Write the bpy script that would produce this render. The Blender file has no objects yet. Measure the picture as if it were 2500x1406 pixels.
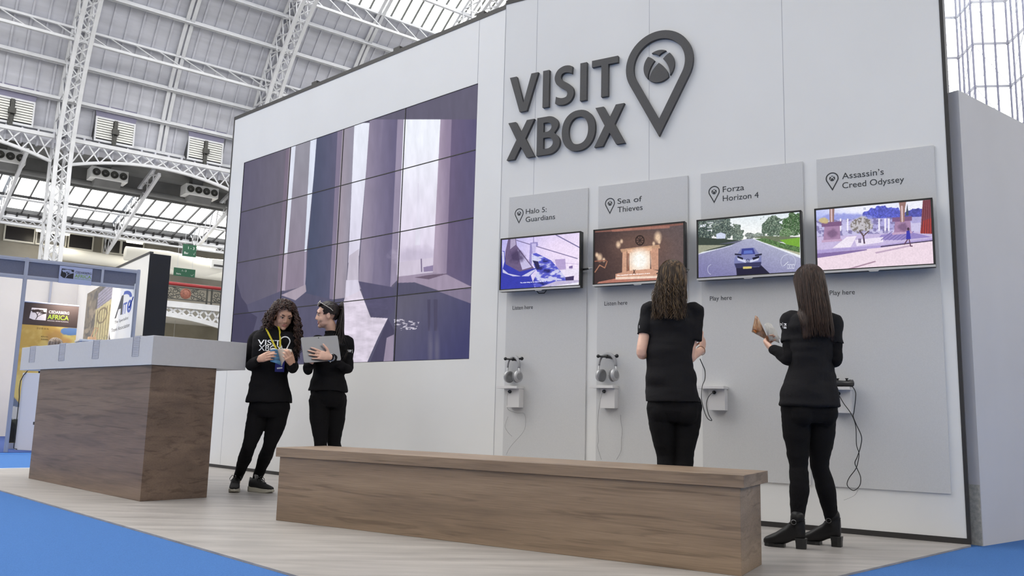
import bpy, bmesh, math, random
import numpy as np
from mathutils import Vector, Matrix, noise as mnoise

random.seed(7)
np.random.seed(7)
SC = bpy.context.scene
COL = SC.collection
R = math.radians
PI = math.pi
sin, cos = math.sin, math.cos

# ------------------------------------------------------------------ camera
EYE = 0.74
FPX = 2040.28
PITCH, ROLL = R(8.42016), R(1.46942)
_fw = Vector((0, cos(PITCH), sin(PITCH)))
_up = Vector((0, -sin(PITCH), cos(PITCH)))
_rt = Vector((1, 0, 0))
_r2 = _rt * cos(ROLL) + _up * sin(ROLL)
_u2 = -_rt * sin(ROLL) + _up * cos(ROLL)
cam = bpy.data.cameras.new('camera')
cam.sensor_width = 36.0
cam.lens = FPX / 2500 * 36.0
cam.clip_end = 500
camo = bpy.data.objects.new('camera', cam)
COL.objects.link(camo)
camo.matrix_world = Matrix(((_r2.x, _u2.x, -_fw.x, 0), (_r2.y, _u2.y, -_fw.y, 0), (_r2.z, _u2.z, -_fw.z, EYE), (0, 0, 0, 1)))
SC.camera = camo

# ------------------------------------------------------------------ sky, lamps, exposure
SC.view_settings.view_transform = 'Standard'
SC.view_settings.look = 'None'
SC.view_settings.gamma = 1.0
SC.view_settings.use_curve_mapping = False
SC.view_settings.exposure = 0.0
SC.cycles.use_denoising = True
SC.cycles.max_bounces = 7
SC.cycles.diffuse_bounces = 4
SC.cycles.transparent_max_bounces = 8
SC.cycles.adaptive_threshold = 0.02
SC.cycles.caustics_reflective = False
SC.cycles.caustics_refractive = False
SC.cycles.sample_clamp_indirect = 6.0
world = bpy.data.worlds.new('overcast_sky')
SC.world = world
world.use_nodes = True
_bg = world.node_tree.nodes['Background']
_bg.inputs[0].default_value = (1.0, 0.95, 0.885, 1)
SKY = 5.0
_bg.inputs[1].default_value = SKY


def lamp(name, kind, loc, energy, color=(1, 1, 1), size=1.0, size_y=None, aim=None):
    l = bpy.data.lights.new(name, kind)
    l.energy = energy
    l.color = color
    if kind == 'AREA':
        l.shape = 'RECTANGLE'
        l.size = size
        l.size_y = size_y or size
    else:
        l.shadow_soft_size = size
    o = bpy.data.objects.new(name, l)
    COL.objects.link(o)
    o.location = loc
    if aim is not None:
        o.rotation_euler = (Vector(aim) - Vector(loc)).to_track_quat('-Z', 'Y').to_euler()
    return o


# ------------------------------------------------------------------ frames and picking points on real planes
class Frame:
    def __init__(s, ang, org=(0, 0)):
        s.a, s.o = ang, org
        s.c, s.s = cos(ang), sin(ang)

    def w(s, x, y, z=0):
        return Vector((s.o[0] + x * s.c - y * s.s, s.o[1] + x * s.s + y * s.c, z))

    def l(s, p):
        dx, dy = p[0] - s.o[0], p[1] - s.o[1]
        return (dx * s.c + dy * s.s, -dx * s.s + dy * s.c, p[2])


HALL = Frame(R(38.397))                       # x along the hall, y out to its side aisle
RW = Frame(R(149.545 - 180), (-0.118, 7.088))  # demo wall: x to the right along it, -y towards the visitors
LW = Frame(R(137.682 - 180), (-0.118, 7.088))  # video wall section
BEN = Frame(R(149.6 - 180), (-1.504, 5.63))    # bench
CTR = Frame(R(137.2 - 180), (-2.761, 6.472))   # counter, origin at its near corner
SHL = Frame(R(35.25), (-7.077, 12.019))        # shell scheme stand
WRT = Frame(R(36.7), (2.965, 5.351))           # neighbouring white wall
WD = Frame(0.0)


def ray(px, py):
    u, v = (px - 1250) / FPX, (703 - py) / FPX
    return _fw + _r2 * u + _u2 * v


def at(px, py, fwd):
    """the point at forward distance fwd (metres along world Y) behind an image position"""
    d = ray(px, py)
    t = fwd / d.y
    return Vector((d.x * t, fwd, d.z * t + EYE))


def on(fr, px, py, off=0.0):
    """local coordinates on the vertical plane y=-off of a frame"""
    d = ray(px, py)
    o = fr.l((0, 0, EYE))
    e = (d.x * fr.c + d.y * fr.s, -d.x * fr.s + d.y * fr.c)
    t = (-off - o[1]) / e[1]
    return (o[0] + e[0] * t, EYE + d.z * t)


def px_of(P):
    """image position of world points, array (n,3)"""
    d = np.asarray(P, float) - np.array([0, 0, EYE])
    z = d @ np.array(_fw)
    return 1250 + FPX * (d @ np.array(_r2)) / z, 703 - FPX * (d @ np.array(_u2)) / z


# ------------------------------------------------------------------ materials
def lin(c):
    c = np.asarray(c, float) / 255.0
    return np.where(c <= 0.04045, c / 12.92, ((c + 0.055) / 1.055) ** 2.4)


def rgba(c):
    r = lin(c)
    return (float(r[0]), float(r[1]), float(r[2]), 1.0)


class NT:
    def __init__(s, m):
        s.t = m.node_tree
        s.n, s.k = s.t.nodes, s.t.links

    def add(s, typ, **kw):
        n = s.n.new(typ)
        for k, v in kw.items():
            setattr(n, k, v)
        return n

    def link(s, a, b):
        s.k.new(a, b)


def M(name, c, rough=0.5, metal=0.0, noise=None, bump=None, emit=None, stretch=None, spec=None, coat=None):
    m = bpy.data.materials.new(name)
    m.use_nodes = True
    t = NT(m)
    b = t.n['Principled BSDF']
    b.inputs['Base Color'].default_value = rgba(c)
    b.inputs['Roughness'].default_value = rough
    b.inputs['Metallic'].default_value = metal
    if spec is not None:
        b.inputs['Specular IOR Level'].default_value = spec
    if coat:
        b.inputs['Coat Weight'].default_value = coat
    if emit:
        b.inputs['Emission Color'].default_value = rgba(emit[0])
        b.inputs['Emission Strength'].default_value = emit[1]
    if noise or bump:
        tc = t.add('ShaderNodeTexCoord')
        src = tc.outputs['Object']
        if stretch:
            mp = t.add('ShaderNodeMapping')
            mp.inputs['Scale'].default_value = stretch
            t.link(src, mp.inputs['Vector'])
            src = mp.outputs['Vector']
    if noise:
        n = t.add('ShaderNodeTexNoise')
        n.inputs['Scale'].default_value = noise[0]
        n.inputs['Detail'].default_value = 6
        t.link(src, n.inputs['Vector'])
        r = t.add('ShaderNodeValToRGB')
        a = noise[1]
        e = r.color_ramp.elements
        e[0].position, e[1].position = 0.3, 0.72
        base = np.array(c, float)
        e[0].color = rgba(np.clip(base * (1 - a), 0, 255))
        e[1].color = rgba(np.clip(base * (1 + a), 0, 255))
        t.link(n.outputs['Fac'], r.inputs['Fac'])
        t.link(r.outputs['Color'], b.inputs['Base Color'])
    if bump:
        n2 = t.add('ShaderNodeTexNoise')
        n2.inputs['Scale'].default_value = bump[0]
        n2.inputs['Detail'].default_value = 4
        t.link(src, n2.inputs['Vector'])
        bp = t.add('ShaderNodeBump')
        bp.inputs['Strength'].default_value = bump[1]
        bp.inputs['Distance'].default_value = 0.01
        t.link(n2.outputs['Fac'], bp.inputs['Height'])
        t.link(bp.outputs['Normal'], b.inputs['Normal'])
    return m


def wood(name, dark, mid, light, rough=0.45):
    """laminate with horizontal grain: broad bands, fine pores and wandering growth lines"""
    m = bpy.data.materials.new(name)
    m.use_nodes = True
    t = NT(m)
    b = t.n['Principled BSDF']
    b.inputs['Roughness'].default_value = rough
    tc = t.add('ShaderNodeTexCoord')

    def nz(scale, st, detail=5, dist=0.0):
        mp = t.add('ShaderNodeMapping')
        mp.inputs['Scale'].default_value = st
        t.link(tc.outputs['Object'], mp.inputs['Vector'])
        n = t.add('ShaderNodeTexNoise')
        n.inputs['Scale'].default_value = scale
        n.inputs['Detail'].default_value = detail
        n.inputs['Distortion'].default_value = dist
        t.link(mp.outputs['Vector'], n.inputs['Vector'])
        return n.outputs['Fac']

    a = nz(1.0, (0.8, 2.2, 7.0), 3, 0.6)
    f = nz(1.0, (5, 60, 170), 3)
    w = nz(1.0, (1.1, 5.0, 20.0), 6, 1.4)
    r = t.add('ShaderNodeValToRGB')
    e = r.color_ramp.elements
    e[0].position, e[1].position = 0.28, 0.75
    e[0].color, e[1].color = rgba(dark), rgba(light)
    k = e.new(0.5)
    k.color = rgba(mid)
    t.link(a, r.inputs['Fac'])
    r2 = t.add('ShaderNodeValToRGB')
    e2 = r2.color_ramp.elements
    e2[0].position, e2[1].position = 0.33, 0.47
    e2[0].color, e2[1].color = (0.52, 0.49, 0.47, 1), (1, 1, 1, 1)
    t.link(w, r2.inputs['Fac'])
    r3 = t.add('ShaderNodeValToRGB')
    e3 = r3.color_ramp.elements
    e3[0].position, e3[1].position = 0.3, 0.7
    e3[0].color, e3[1].color = (0.84, 0.84, 0.84, 1), (1.1, 1.1, 1.1, 1)
    t.link(f, r3.inputs['Fac'])
    x1 = t.add('ShaderNodeMixRGB', blend_type='MULTIPLY')
    x1.inputs[0].default_value = 0.75
    t.link(r.outputs[0], x1.inputs[1])
    t.link(r2.outputs[0], x1.inputs[2])
    x2 = t.add('ShaderNodeMixRGB', blend_type='MULTIPLY')
    x2.inputs[0].default_value = 1.0
    t.link(x1.outputs[0], x2.inputs[1])
    t.link(r3.outputs[0], x2.inputs[2])
    t.link(x2.outputs[0], b.inputs['Base Color'])
    bp = t.add('ShaderNodeBump')
    bp.inputs['Strength'].default_value = 0.12
    bp.inputs['Distance'].default_value = 0.004
    t.link(f, bp.inputs['Height'])
    t.link(bp.outputs['Normal'], b.inputs['Normal'])
    return m


def glass(name, tint=(235, 240, 245)):
    m = bpy.data.materials.new(name)
    m.use_nodes = True
    t = NT(m)
    out = t.n['Material Output']
    t.n.remove(t.n['Principled BSDF'])
    tr = t.add('ShaderNodeBsdfTransparent')
    tr.inputs[0].default_value = rgba(tint)
    gl = t.add('ShaderNodeBsdfGlossy')
    gl.inputs['Roughness'].default_value = 0.1
    mx = t.add('ShaderNodeMixShader')
    mx.inputs[0].default_value = 0.06
    t.link(tr.outputs[0], mx.inputs[1])
    t.link(gl.outputs[0], mx.inputs[2])
    t.link(mx.outputs[0], out.inputs['Surface'])
    return m


def picture(name, emit=True, strength=1.0, rough=0.35):
    m = bpy.data.materials.new(name)
    m.use_nodes = True
    t = NT(m)
    b = t.n['Principled BSDF']
    b.inputs['Roughness'].default_value = rough
    b.inputs['Specular IOR Level'].default_value = 0.05 if emit else 0.3
    a = t.add('ShaderNodeAttribute')
    a.attribute_name = 'pic'
    if emit:
        b.inputs['Base Color'].default_value = (0.01, 0.01, 0.012, 1)
        t.link(a.outputs['Color'], b.inputs['Emission Color'])
        b.inputs['Emission Strength'].default_value = strength
    else:
        t.link(a.outputs['Color'], b.inputs['Base Color'])
    return m


# ------------------------------------------------------------------ objects
ORG = {}


def setp(o, label=None, cat=None, group=None, kind=None):
    if label:
        o['label'] = label
    if cat:
        o['category'] = cat
    if group:
        o['group'] = group
    if kind:
        o['kind'] = kind
    return o


def thing(name, label, cat, fr=WD, org=(0, 0, 0), group=None):
    o = bpy.data.objects.new(name, None)
    o.empty_display_size = 0.1
    COL.objects.link(o)
    o.location = fr.w(*org)
    o.rotation_euler = (0, 0, fr.a)
    ORG[o.name] = Vector(org)
    return setp(o, label, cat, group)


class MB:
    """collects vertices and faces in the coordinates of a frame"""

    def __init__(s):
        s.v, s.f = [], []

    def add(s, vs, fs):
        b = len(s.v)
        s.v += [tuple(v) for v in vs]
        s.f += [tuple(b + i for i in f) for f in fs]
        return s

    def box(s, x0, x1, y0, y1, z0, z1):
        return s.add([(x0, y0, z0), (x1, y0, z0), (x1, y1, z0), (x0, y1, z0), (x0, y0, z1), (x1, y0, z1), (x1, y1, z1), (x0, y1, z1)],
                     [(0, 3, 2, 1), (4, 5, 6, 7), (0, 1, 5, 4), (1, 2, 6, 5), (2, 3, 7, 6), (3, 0, 4, 7)])

    def quad(s, a, b, c, d):
        return s.add([a, b, c, d], [(0, 1, 2, 3)])

    def beam(s, p, q, w, h=None, side=None):
        p, q = Vector(p), Vector(q)
        h = h or w
        d = (q - p)
        if d.length < 1e-6:
            return s
        d.normalize()
        r = Vector(side) if side is not None else (Vector((0, 0, 1)) if abs(d.z) < 0.9 else Vector((1, 0, 0)))
        a = d.cross(r).normalized()
        b = a.cross(d).normalized()
        vs = []
        for e in (p, q):
            for i, j in ((-1, -1), (1, -1), (1, 1), (-1, 1)):
                vs.append(e + a * (i * w / 2) + b * (j * h / 2))
        return s.add(vs, [(0, 3, 2, 1), (4, 5, 6, 7), (0, 1, 5, 4), (1, 2, 6, 5), (2, 3, 7, 6), (3, 0, 4, 7)])

    def prism(s, poly, axis, a, b):
        """polygon (list of 2-tuples) swept along an axis from a to b; axis 'x','y','z'"""
        n = len(poly)

        def mk(p, t):
            return {'x': (t, p[0], p[1]), 'y': (p[0], t, p[1]), 'z': (p[0], p[1], t)}[axis]
        vs = [mk(p, a) for p in poly] + [mk(p, b) for p in poly]
        fs = [tuple(range(n)), tuple(range(2 * n - 1, n - 1, -1))] + [(i, i + n, (i + 1) % n + n, (i + 1) % n) for i in range(n)]
        return s.add(vs, fs)

    def tube(s, pts, r, n=8, flat=1.0, cap=True, closed=False):
        """round (or flattened) sweep along a path; r a number or one per point"""
        pts = [Vector(p) for p in pts]
        m = len(pts)
        rr = r if hasattr(r, '__len__') else [r] * m
        prev = None
        vs = []
        for i, p in enumerate(pts):
            if closed:
                d = pts[(i + 1) % m] - pts[i - 1]
            else:
                d = pts[min(i + 1, m - 1)] - pts[max(i - 1, 0)]
            d = d.normalized() if d.length > 1e-9 else Vector((0, 0, 1))
            if prev is None:
                ref = Vector((0, 0, 1)) if abs(d.z) < 0.9 else Vector((0, 1, 0))
                a = d.cross(ref).normalized()
            else:
                a = (prev - d * prev.dot(d))
                a = a.normalized() if a.length > 1e-6 else d.cross(Vector((0, 0, 1))).normalized()
            prev = a
            b = d.cross(a)
            for k in range(n):
                t = 2 * PI * k / n
                vs.append(p + a * (rr[i] * cos(t)) + b * (rr[i] * flat * sin(t)))
        fs = []
        for i in range(m if closed else m - 1):
            j = (i + 1) % m
            for k in range(n):
                fs.append((i * n + k, i * n + (k + 1) % n, j * n + (k + 1) % n, j * n + k))
        if cap and not closed:
            fs.append(tuple(range(n - 1, -1, -1)))
            fs.append(tuple((m - 1) * n + k for k in range(n)))
        return s.add(vs, fs)

    def rings(s, rings, cap=True):
        n = len(rings[0])
        vs = [p for r in rings for p in r]
        fs = []
        for i in range(len(rings) - 1):
            for k in range(n):
                fs.append((i * n + k, i * n + (k + 1) % n, (i + 1) * n + (k + 1) % n, (i + 1) * n + k))
        if cap:
            fs.append(tuple(range(n - 1, -1, -1)))
            fs.append(tuple((len(rings) - 1) * n + k for k in range(n)))
        return s.add(vs, fs)

    def ball(s, c, rx, ry=None, rz=None, n=16, m=10, rot=None):
        ry = rx if ry is None else ry
        rz = rx if rz is None else rz
        c = Vector(c)
        vs, fs = [], []
        for i in range(m + 1):
            t = PI * i / m
            for k in range(n):
                u = 2 * PI * k / n
                p = Vector((rx * sin(t) * cos(u), ry * sin(t) * sin(u), rz * cos(t)))
                if rot is not None:
                    p = rot @ p
                vs.append(c + p)
        for i in range(m):
            for k in range(n):
                fs.append((i * n + k, (i + 1) * n + k, (i + 1) * n + (k + 1) % n, i * n + (k + 1) % n))
        return s.add(vs, fs)

    def cyl(s, p, q, r, n=20, r2=None):
        return s.tube([p, q], [r, r if r2 is None else r2], n)

    def mesh(s, name, o=(0, 0, 0), smooth=False, merge=True):
        me = bpy.data.meshes.new(name)
        o = Vector(o)
        me.from_pydata([Vector(v) - o for v in s.v], [], s.f)
        if merge:
            bm = bmesh.new()
            bm.from_mesh(me)
            bmesh.ops.remove_doubles(bm, verts=bm.verts, dist=1e-6)
            bmesh.ops.recalc_face_normals(bm, faces=bm.faces)
            bm.to_mesh(me)
            bm.free()
        if smooth:
            me.polygons.foreach_set('use_smooth', [True] * len(me.polygons))
        return me

    def part(s, name, mat, parent, label=None, smooth=False, bevel=0, kind=None):
        org = ORG[parent.name]
        o = bpy.data.objects.new(name, s.mesh(name, org, smooth))
        COL.objects.link(o)
        o.parent = parent
        ORG[o.name] = org
        o.data.materials.append(mat)
        if bevel:
            add_bevel(o, bevel)
        return setp(o, label, None, None, kind)

    def solo(s, name, label, cat, mat, fr=WD, org=(0, 0, 0), group=None, smooth=False, bevel=0, kind=None):
        o = bpy.data.objects.new(name, s.mesh(name, org, smooth))
        COL.objects.link(o)
        o.location = fr.w(*org)
        o.rotation_euler = (0, 0, fr.a)
        ORG[o.name] = Vector(org)
        o.data.materials.append(mat)
        if bevel:
            add_bevel(o, bevel)
        return setp(o, label, cat, group, kind)


def add_bevel(o, w, seg=2):
    b = o.modifiers.new('edge', 'BEVEL')
    b.width = w
    b.segments = seg
    b.limit_method = 'ANGLE'
    b.angle_limit = R(40)


def struct(mb, name, mat, fr=WD, org=(0, 0, 0), label=None, **kw):
    o = mb.solo(name, label, None, mat, fr, org, **kw)
    o['kind'] = 'structure'
    return o


def copy_tree(o, loc, rotz=None, label=None):
    c = o.copy()
    COL.objects.link(c)
    c.location = loc
    if rotz is not None:
        c.rotation_euler = (0, 0, rotz)
    if label:
        c['label'] = label
    for ch in list(o.children):
        d = ch.copy()
        COL.objects.link(d)
        d.parent = c
        for g in list(ch.children):
            e = g.copy()
            COL.objects.link(e)
            e.parent = d
    return c


def glyphs(s, size=1.0, extrude=0.0, offset=0.0, spacing=1.0, align='LEFT', bevel=0.0):
    """outline text as a bare mesh in its own XY plane -> (verts, faces)"""
    cu = bpy.data.curves.new('lettering', 'FONT')
    cu.body = s
    cu.size = size
    cu.extrude = extrude
    cu.offset = offset
    cu.space_character = spacing
    cu.space_line = 0.92
    cu.align_x = align
    cu.resolution_u = 6
    o = bpy.data.objects.new('lettering', cu)
    COL.objects.link(o)
    dg = bpy.context.evaluated_depsgraph_get()
    me = bpy.data.meshes.new_from_object(o.evaluated_get(dg))
    V = [v.co.copy() for v in me.vertices]
    Fc = [tuple(p.vertices) for p in me.polygons]
    bpy.data.objects.remove(o)
    bpy.data.curves.remove(cu)
    bpy.data.meshes.remove(me)
    return V, Fc


def put_text(mb, s, x, z, y, w=None, h=None, size=0.1, thick=0.001, offset=0.0, spacing=1.0):
    """lettering standing on the plane y of a frame, lower left corner (x,z); fitted to w and h if given"""
    V, Fc = glyphs(s, 1.0, 0.5, offset, spacing)
    if not V:
        return
    x0, x1 = min(v.x for v in V), max(v.x for v in V)
    z0, z1 = min(v.y for v in V), max(v.y for v in V)
    sx = (w / (x1 - x0)) if w else size
    sz = (h / (z1 - z0)) if h else (sx if w else size)
    if not w and h:
        sx = sz
    mb.add([(x + (v.x - x0) * sx, y - thick * (v.z + 0.5), z + (v.y - z0) * sz) for v in V], Fc)
# ------------------------------------------------------------------ palette
m_wall = M('white_panel', (222, 222, 222), 0.45, noise=(1.2, 0.012))
m_edge = M('black_edging', (42, 40, 40), 0.5)
m_grey = M('grey_board', (199, 199, 200), 0.5, noise=(220, 0.02))
m_ink = M('dark_ink', (44, 47, 52), 0.5)
m_letter = M('charcoal_foam', (70, 69, 71), 0.55, noise=(180, 0.05))
m_benchwood = wood('walnut_laminate', (114, 96, 80), (136, 116, 97), (154, 133, 112))
m_counterwood = wood('dark_walnut_laminate', (96, 80, 70), (116, 97, 84), (132, 112, 97))
m_counterwhite = M('white_laminate', (200, 199, 201), 0.4, noise=(40, 0.01))
m_roofw = M('white_painted_iron', (206, 207, 211), 0.5, noise=(2.0, 0.03))
m_skin = M('ceiling_boards', (188, 189, 198), 0.7, noise=(0.7, 0.06), stretch=(0.5, 3.0, 3.0), bump=(14, 0.25))
m_dark = M('dark_grey_paint', (60, 60, 62), 0.6)
m_aisle = M('grey_aisle_ceiling', (120, 120, 120), 0.8, noise=(0.8, 0.1))
m_gall = M('gallery_wall', (150, 145, 134), 0.8, noise=(0.6, 0.08))
m_black = M('black_plastic', (22, 22, 23), 0.4)
m_navy = M('black_fabric_panel', (16, 18, 26), 0.8)
m_alu = M('anodised_aluminium', (176, 180, 196), 0.4, 0.3)
m_fascia = M('grey_fascia_board', (104, 106, 122), 0.6, noise=(60, 0.03))
m_cream = M('shell_panel', (232, 228, 224), 0.6, noise=(1.5, 0.015))
m_glass = glass('clear_glass')
m_red = M('red_handrail', (150, 38, 42), 0.4)
m_iron = M('cast_iron', (58, 58, 54), 0.5, noise=(12, 0.15))
m_terra = M('painted_roundel', (140, 88, 74), 0.6, noise=(14, 0.2))
m_green = M('green_sign', (26, 84, 58), 0.5)
m_white = M('white_print', (240, 240, 240), 0.5)
m_silver = M('silver_plastic', (190, 190, 192), 0.35, 0.4)
m_bluecarpet = M('blue_carpet', (72, 113, 172), 0.95, noise=(260, 0.08), bump=(400, 0.5), spec=0.1)
m_navycarpet = M('dark_blue_carpet', (40, 66, 128), 0.95, noise=(200, 0.08))
m_vinyl = M('grey_vinyl_planks', (154, 149, 145), 0.42, noise=(2.2, 0.10), stretch=(0.7, 4.5, 1.0), bump=(60, 0.05))
m_tubelamp = M('fluorescent_tube', (255, 250, 235), 0.4, emit=((255, 244, 214), 9.0))
m_pvc = M('white_duct', (226, 223, 212), 0.45)

# ------------------------------------------------------------------ floor
mb = MB()
mb.box(-60, 70, -16, 66, -0.10, -0.014)
struct(mb, 'floor_hall', M('hall_concrete', (150, 148, 142), .7, noise=(1.5, .1)), HALL)
mb = MB().box(-16, 30, -1.9, 14.6, -0.0138, -0.010)
carpet = struct(mb, 'carpet', m_bluecarpet, HALL)
poly = [(-5.90, 8.757), (0.111, 2.830), (2.862, 5.305), (2.99, 5.55), (0.1, 7.4), (-3.2, 10.87), (-3.57, 10.58)]
mb = MB().prism(poly, 'z', -0.012, 0.0)
floor = struct(mb, 'floor', m_vinyl)
mb = MB().beam((-5.93, 8.78, -0.004), (-3.6, 10.62, -0.004), 0.03, 0.010)
struct(mb, 'trim_1', m_white)

# ------------------------------------------------------------------ barrel roof
CY0, AX, CZ0, BZ = 24.0, 26.0, 12.0, 18.5


def roof(th, d=0.0):
    """(y,z) of the roof profile at angle th, d metres inside it"""
    t = R(th)
    y, z = CY0 + AX * cos(t), CZ0 + BZ * sin(t)
    n = Vector((cos(t) / AX, sin(t) / BZ)).normalized()
    return y - n.x * d, z - n.y * d


X0, X1 = -40.0, 64.0


def shell(mb, t0, t1, d0, d1, xa=X0, xb=X1, step=3.0):
    n = max(2, int(abs(t1 - t0) / step))
    pts = [roof(t0 + (t1 - t0) * i / n, d0) for i in range(n + 1)] + [roof(t1 + (t0 - t1) * i / n, d1) for i in range(n + 1)]
    mb.prism(pts, 'x', xa, xb)


mb = MB()
shell(mb, 7.6, 43.2, 0.0, -0.2)
shell(mb, 137, 178, 0.0, -0.2)
# raised seams between the boards
x = -4.0
while x < 36:
    th = 7.8
    while th < 42.6:
        a, b = roof(th, 0.04), roof(min(th + 4, 43), 0.04)
        mb.beam((x, a[0], a[1]), (x, b[0], b[1]), 0.06, 0.10, side=(1, 0, 0))
        th += 4
    x += 10.3 / 14
ceil = struct(mb, 'ceiling', m_skin, HALL)

mb = MB()
n = 24
mb2 = MB()
for i in range(n):
    a, b = roof(43.2 + 93.8 * i / n), roof(43.2 + 93.8 * (i + 1) / n)
    mb.quad((X0, a[0], a[1]), (X1, a[0], a[1]), (X1, b[0], b[1]), (X0, b[0], b[1]))
win = struct(mb, 'window_1', m_glass, HALL)
bars = MB()
x = -4.0
while x < 44:
    for th in range(43, 88, 4):
        a, b = roof(th, 0.02), roof(th + 4, 0.02)
        bars.beam((x, a[0], a[1]), (x, b[0], b[1]), 0.075, 0.11, side=(1, 0, 0))
    x += 10.3 / 14
bars.part('glazing_bars', M('glazing_bar_paint', (120, 122, 120), 0.5), win)

# end wall with its folded glass curtain
mb = MB()
mb.box(64.0, 64.4, -14, 62, -0.01, 13.0)
mb.box(64.0, 64.4, -2, 50, 13.0, 17.8)
struct(mb, 'wall_end', m_gall, HALL)
zig = []
k = -7
while 25.6 + 3.6 * k < 46:
    zig += [(64.4, 25.6 + 3.6 * k), (66.2, 27.4 + 3.6 * k)]
    k += 1
gl, bar, mull, br = MB(), MB(), MB(), MB()
ztop = lambda y: 12 + 18.5 * math.sqrt(max(0.0, 1 - ((y - 24) / 26) ** 2)) + 4.5
for (xa, ya), (xb, yb) in zip(zig[:-1], zig[1:]):
    zt = ztop((ya + yb) / 2)
    gl.quad((xa, ya, 17.8), (xb, yb, 17.8), (xb, yb, zt), (xa, ya, zt))
    for z in (19.0, 22.45, 25.9, 29.3, 32.7):
        if z < zt:
            bar.beam((xa, ya, z), (xb, yb, z), 0.15, 0.15)
    for f in (0.0, 0.36, 0.7):
        p = (xa + (xb - xa) * f, ya + (yb - ya) * f)
        mull.beam((p[0] - .05, p[1], 17.8), (p[0] - .05, p[1], zt), 0.10, 0.17)
    for z in (19.0, 22.45, 25.9, 29.3):
        if z + 3 < zt:
            br.beam((xa, ya, z), ((xa + xb) / 2, (ya + yb) / 2, z + 1.72), 0.06)
            br.beam((xb, yb, z), ((xa + xb) / 2, (ya + yb) / 2, z + 1.72), 0.06)
            br.beam((xa, ya, z + 3.44), ((xa + xb) / 2, (ya + yb) / 2, z + 1.72), 0.06)
            br.beam((xb, yb, z + 3.44), ((xa + xb) / 2, (ya + yb) / 2, z + 1.72), 0.06)
win2 = struct(gl, 'window_2', m_glass, HALL)
m_mull = M('grey_mullion', (84, 86, 108), 0.5)
bar.part('transom', M('grey_transom', (126, 128, 138), .5), win2)
mull.part('mullion', m_mull, win2)
br.part('brace', m_roofw, win2)
# the other long side and the near end of the hall, behind the visitor
struct(MB().box(X0, X1, -14.6, -14.0, -0.014, 12.0), 'wall_south', m_gall, HALL)
struct(MB().quad((X0, -8.0, 12.65), (X1, -8.0, 12.65), (X1, -14.0, 12.0), (X0, -14.0, 12.0)), 'added_skylight', m_glass, HALL)  # unseen skylight, added and sized to brighten the right walls and boards
struct(MB().prism([(-2.0, 13.3), (-8.0, 12.65), (-8.0, 12.85), (-2.0, 13.5)], 'x', X0, X1), 'ceiling_baffle', m_aisle, HALL)  # unseen opaque strip, added to narrow the skylight and cut its light
near = MB().box(X0 - .3, X0, -14, 62, -0.01, 12.0)
ny = [roof(3.5 + 173 * i / 24) for i in range(25)]
near.prism(ny, 'x', X0 - .3, X0)
struct(near, 'wall_near', m_gall, HALL)


# ------------------------------------------------------------------ lattice ribs
def lattice(mb, A, B, step, w, d=0.05, double=True):
    """X bars between two polylines that run side by side"""
    def sample(P, n):
        L = [0]
        for i in range(1, len(P)):
            L.append(L[-1] + (P[i] - P[i - 1]).length)
        out = []
        for k in range(n + 1):
            t = L[-1] * k / n
            i = 1
            while i < len(P) - 1 and L[i] < t:
                i += 1
            u = (t - L[i - 1]) / max(1e-9, L[i] - L[i - 1])
            out.append(P[i - 1].lerp(P[i], u))
        return out, L[-1]
    _, LL = sample(A, 1)
    n = max(2, int(LL / step))
    a, b = sample(A, n)[0], sample(B, n)[0]
    for i in range(n):
        mb.beam(a[i], b[i + 1], w, d, side=(b[i] - a[i]).cross(a[i + 1] - a[i]))
        if double:
            mb.beam(b[i], a[i + 1], w, d, side=(b[i] - a[i]).cross(a[i + 1] - a[i]))


def polybeam(mb, P, w, h, side):
    for p, q in zip(P[:-1], P[1:]):
        mb.beam(p, q, w, h, side=side)


def make_rib(x, label):
    t = thing('roof_rib', label, 'roof rib', HALL, (x, 48.0, -0.01), 'arched lattice ribs of the hall roof')
    ths = [3 + 3 * i for i in range(30)]
    hw = 0.33

    def curve(dx, d, col):
        base = [Vector((x + dx, col, -0.01)), Vector((x + dx, col, 7)), Vector((x + dx, col, 11.0))]
        return base + [Vector((x + dx,) + roof(th, d)) for th in ths]
    ci = [curve(-hw, 1.95, 47.95), curve(hw, 1.95, 47.95)]
    co = [curve(-hw, 0.12, 49.75), curve(hw, 0.12, 49.75)]
    for c in ci:
        m = MB()
        polybeam(m, c, 0.17, 0.20, (1, 0, 0))
        m.part('inner_chord', m_roofw, t)
    for c in co:
        m = MB()
        polybeam(m, c, 0.13, 0.14, (1, 0, 0))
        m.part('outer_chord', m_roofw, t)
    m = MB()
    lattice(m, ci[0], ci[1], 0.62, 0.06)
    m.part('soffit_lattice', m_roofw, t)
    for k in (0, 1):
        m = MB()
        lattice(m, ci[k], co[k], 1.05, 0.06)
        m.part('web_lattice', m_roofw, t)
    m = MB()
    lattice(m, co[0], co[1], 1.0, 0.07)
    m.part('back_lattice', m_roofw, t)
    return t


make_rib(7.8, 'white iron lattice rib rising from the column behind the left-hand grey shell stand')
make_rib(18.1, 'white iron lattice rib standing behind the top left corner of the video wall')
make_rib(28.4, 'white iron lattice rib at the glazed crown above the top edge of the white wall')

sec_lab = {2.65: 'thin double roof rail left of the first lattice rib, near the upper left corner',
           12.95: 'thin double roof rail midway between the two lattice ribs',
           23.25: 'thin double roof rail right of the second lattice rib, meeting the glazed crown'}
for x, lab in sec_lab.items():
    m = MB()
    ths = [8 + 3 * i for i in range(26)]
    for dx in (-0.15, 0.15):
        polybeam(m, [Vector((x + dx,) + roof(th, 0.18)) for th in ths], 0.075, 0.20, (1, 0, 0))
    y, z = roof(8)
    m.solo('roof_rail', lab, 'roof rail', m_roofw, HALL, (x, y, z), 'double rails between the ribs')

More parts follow.
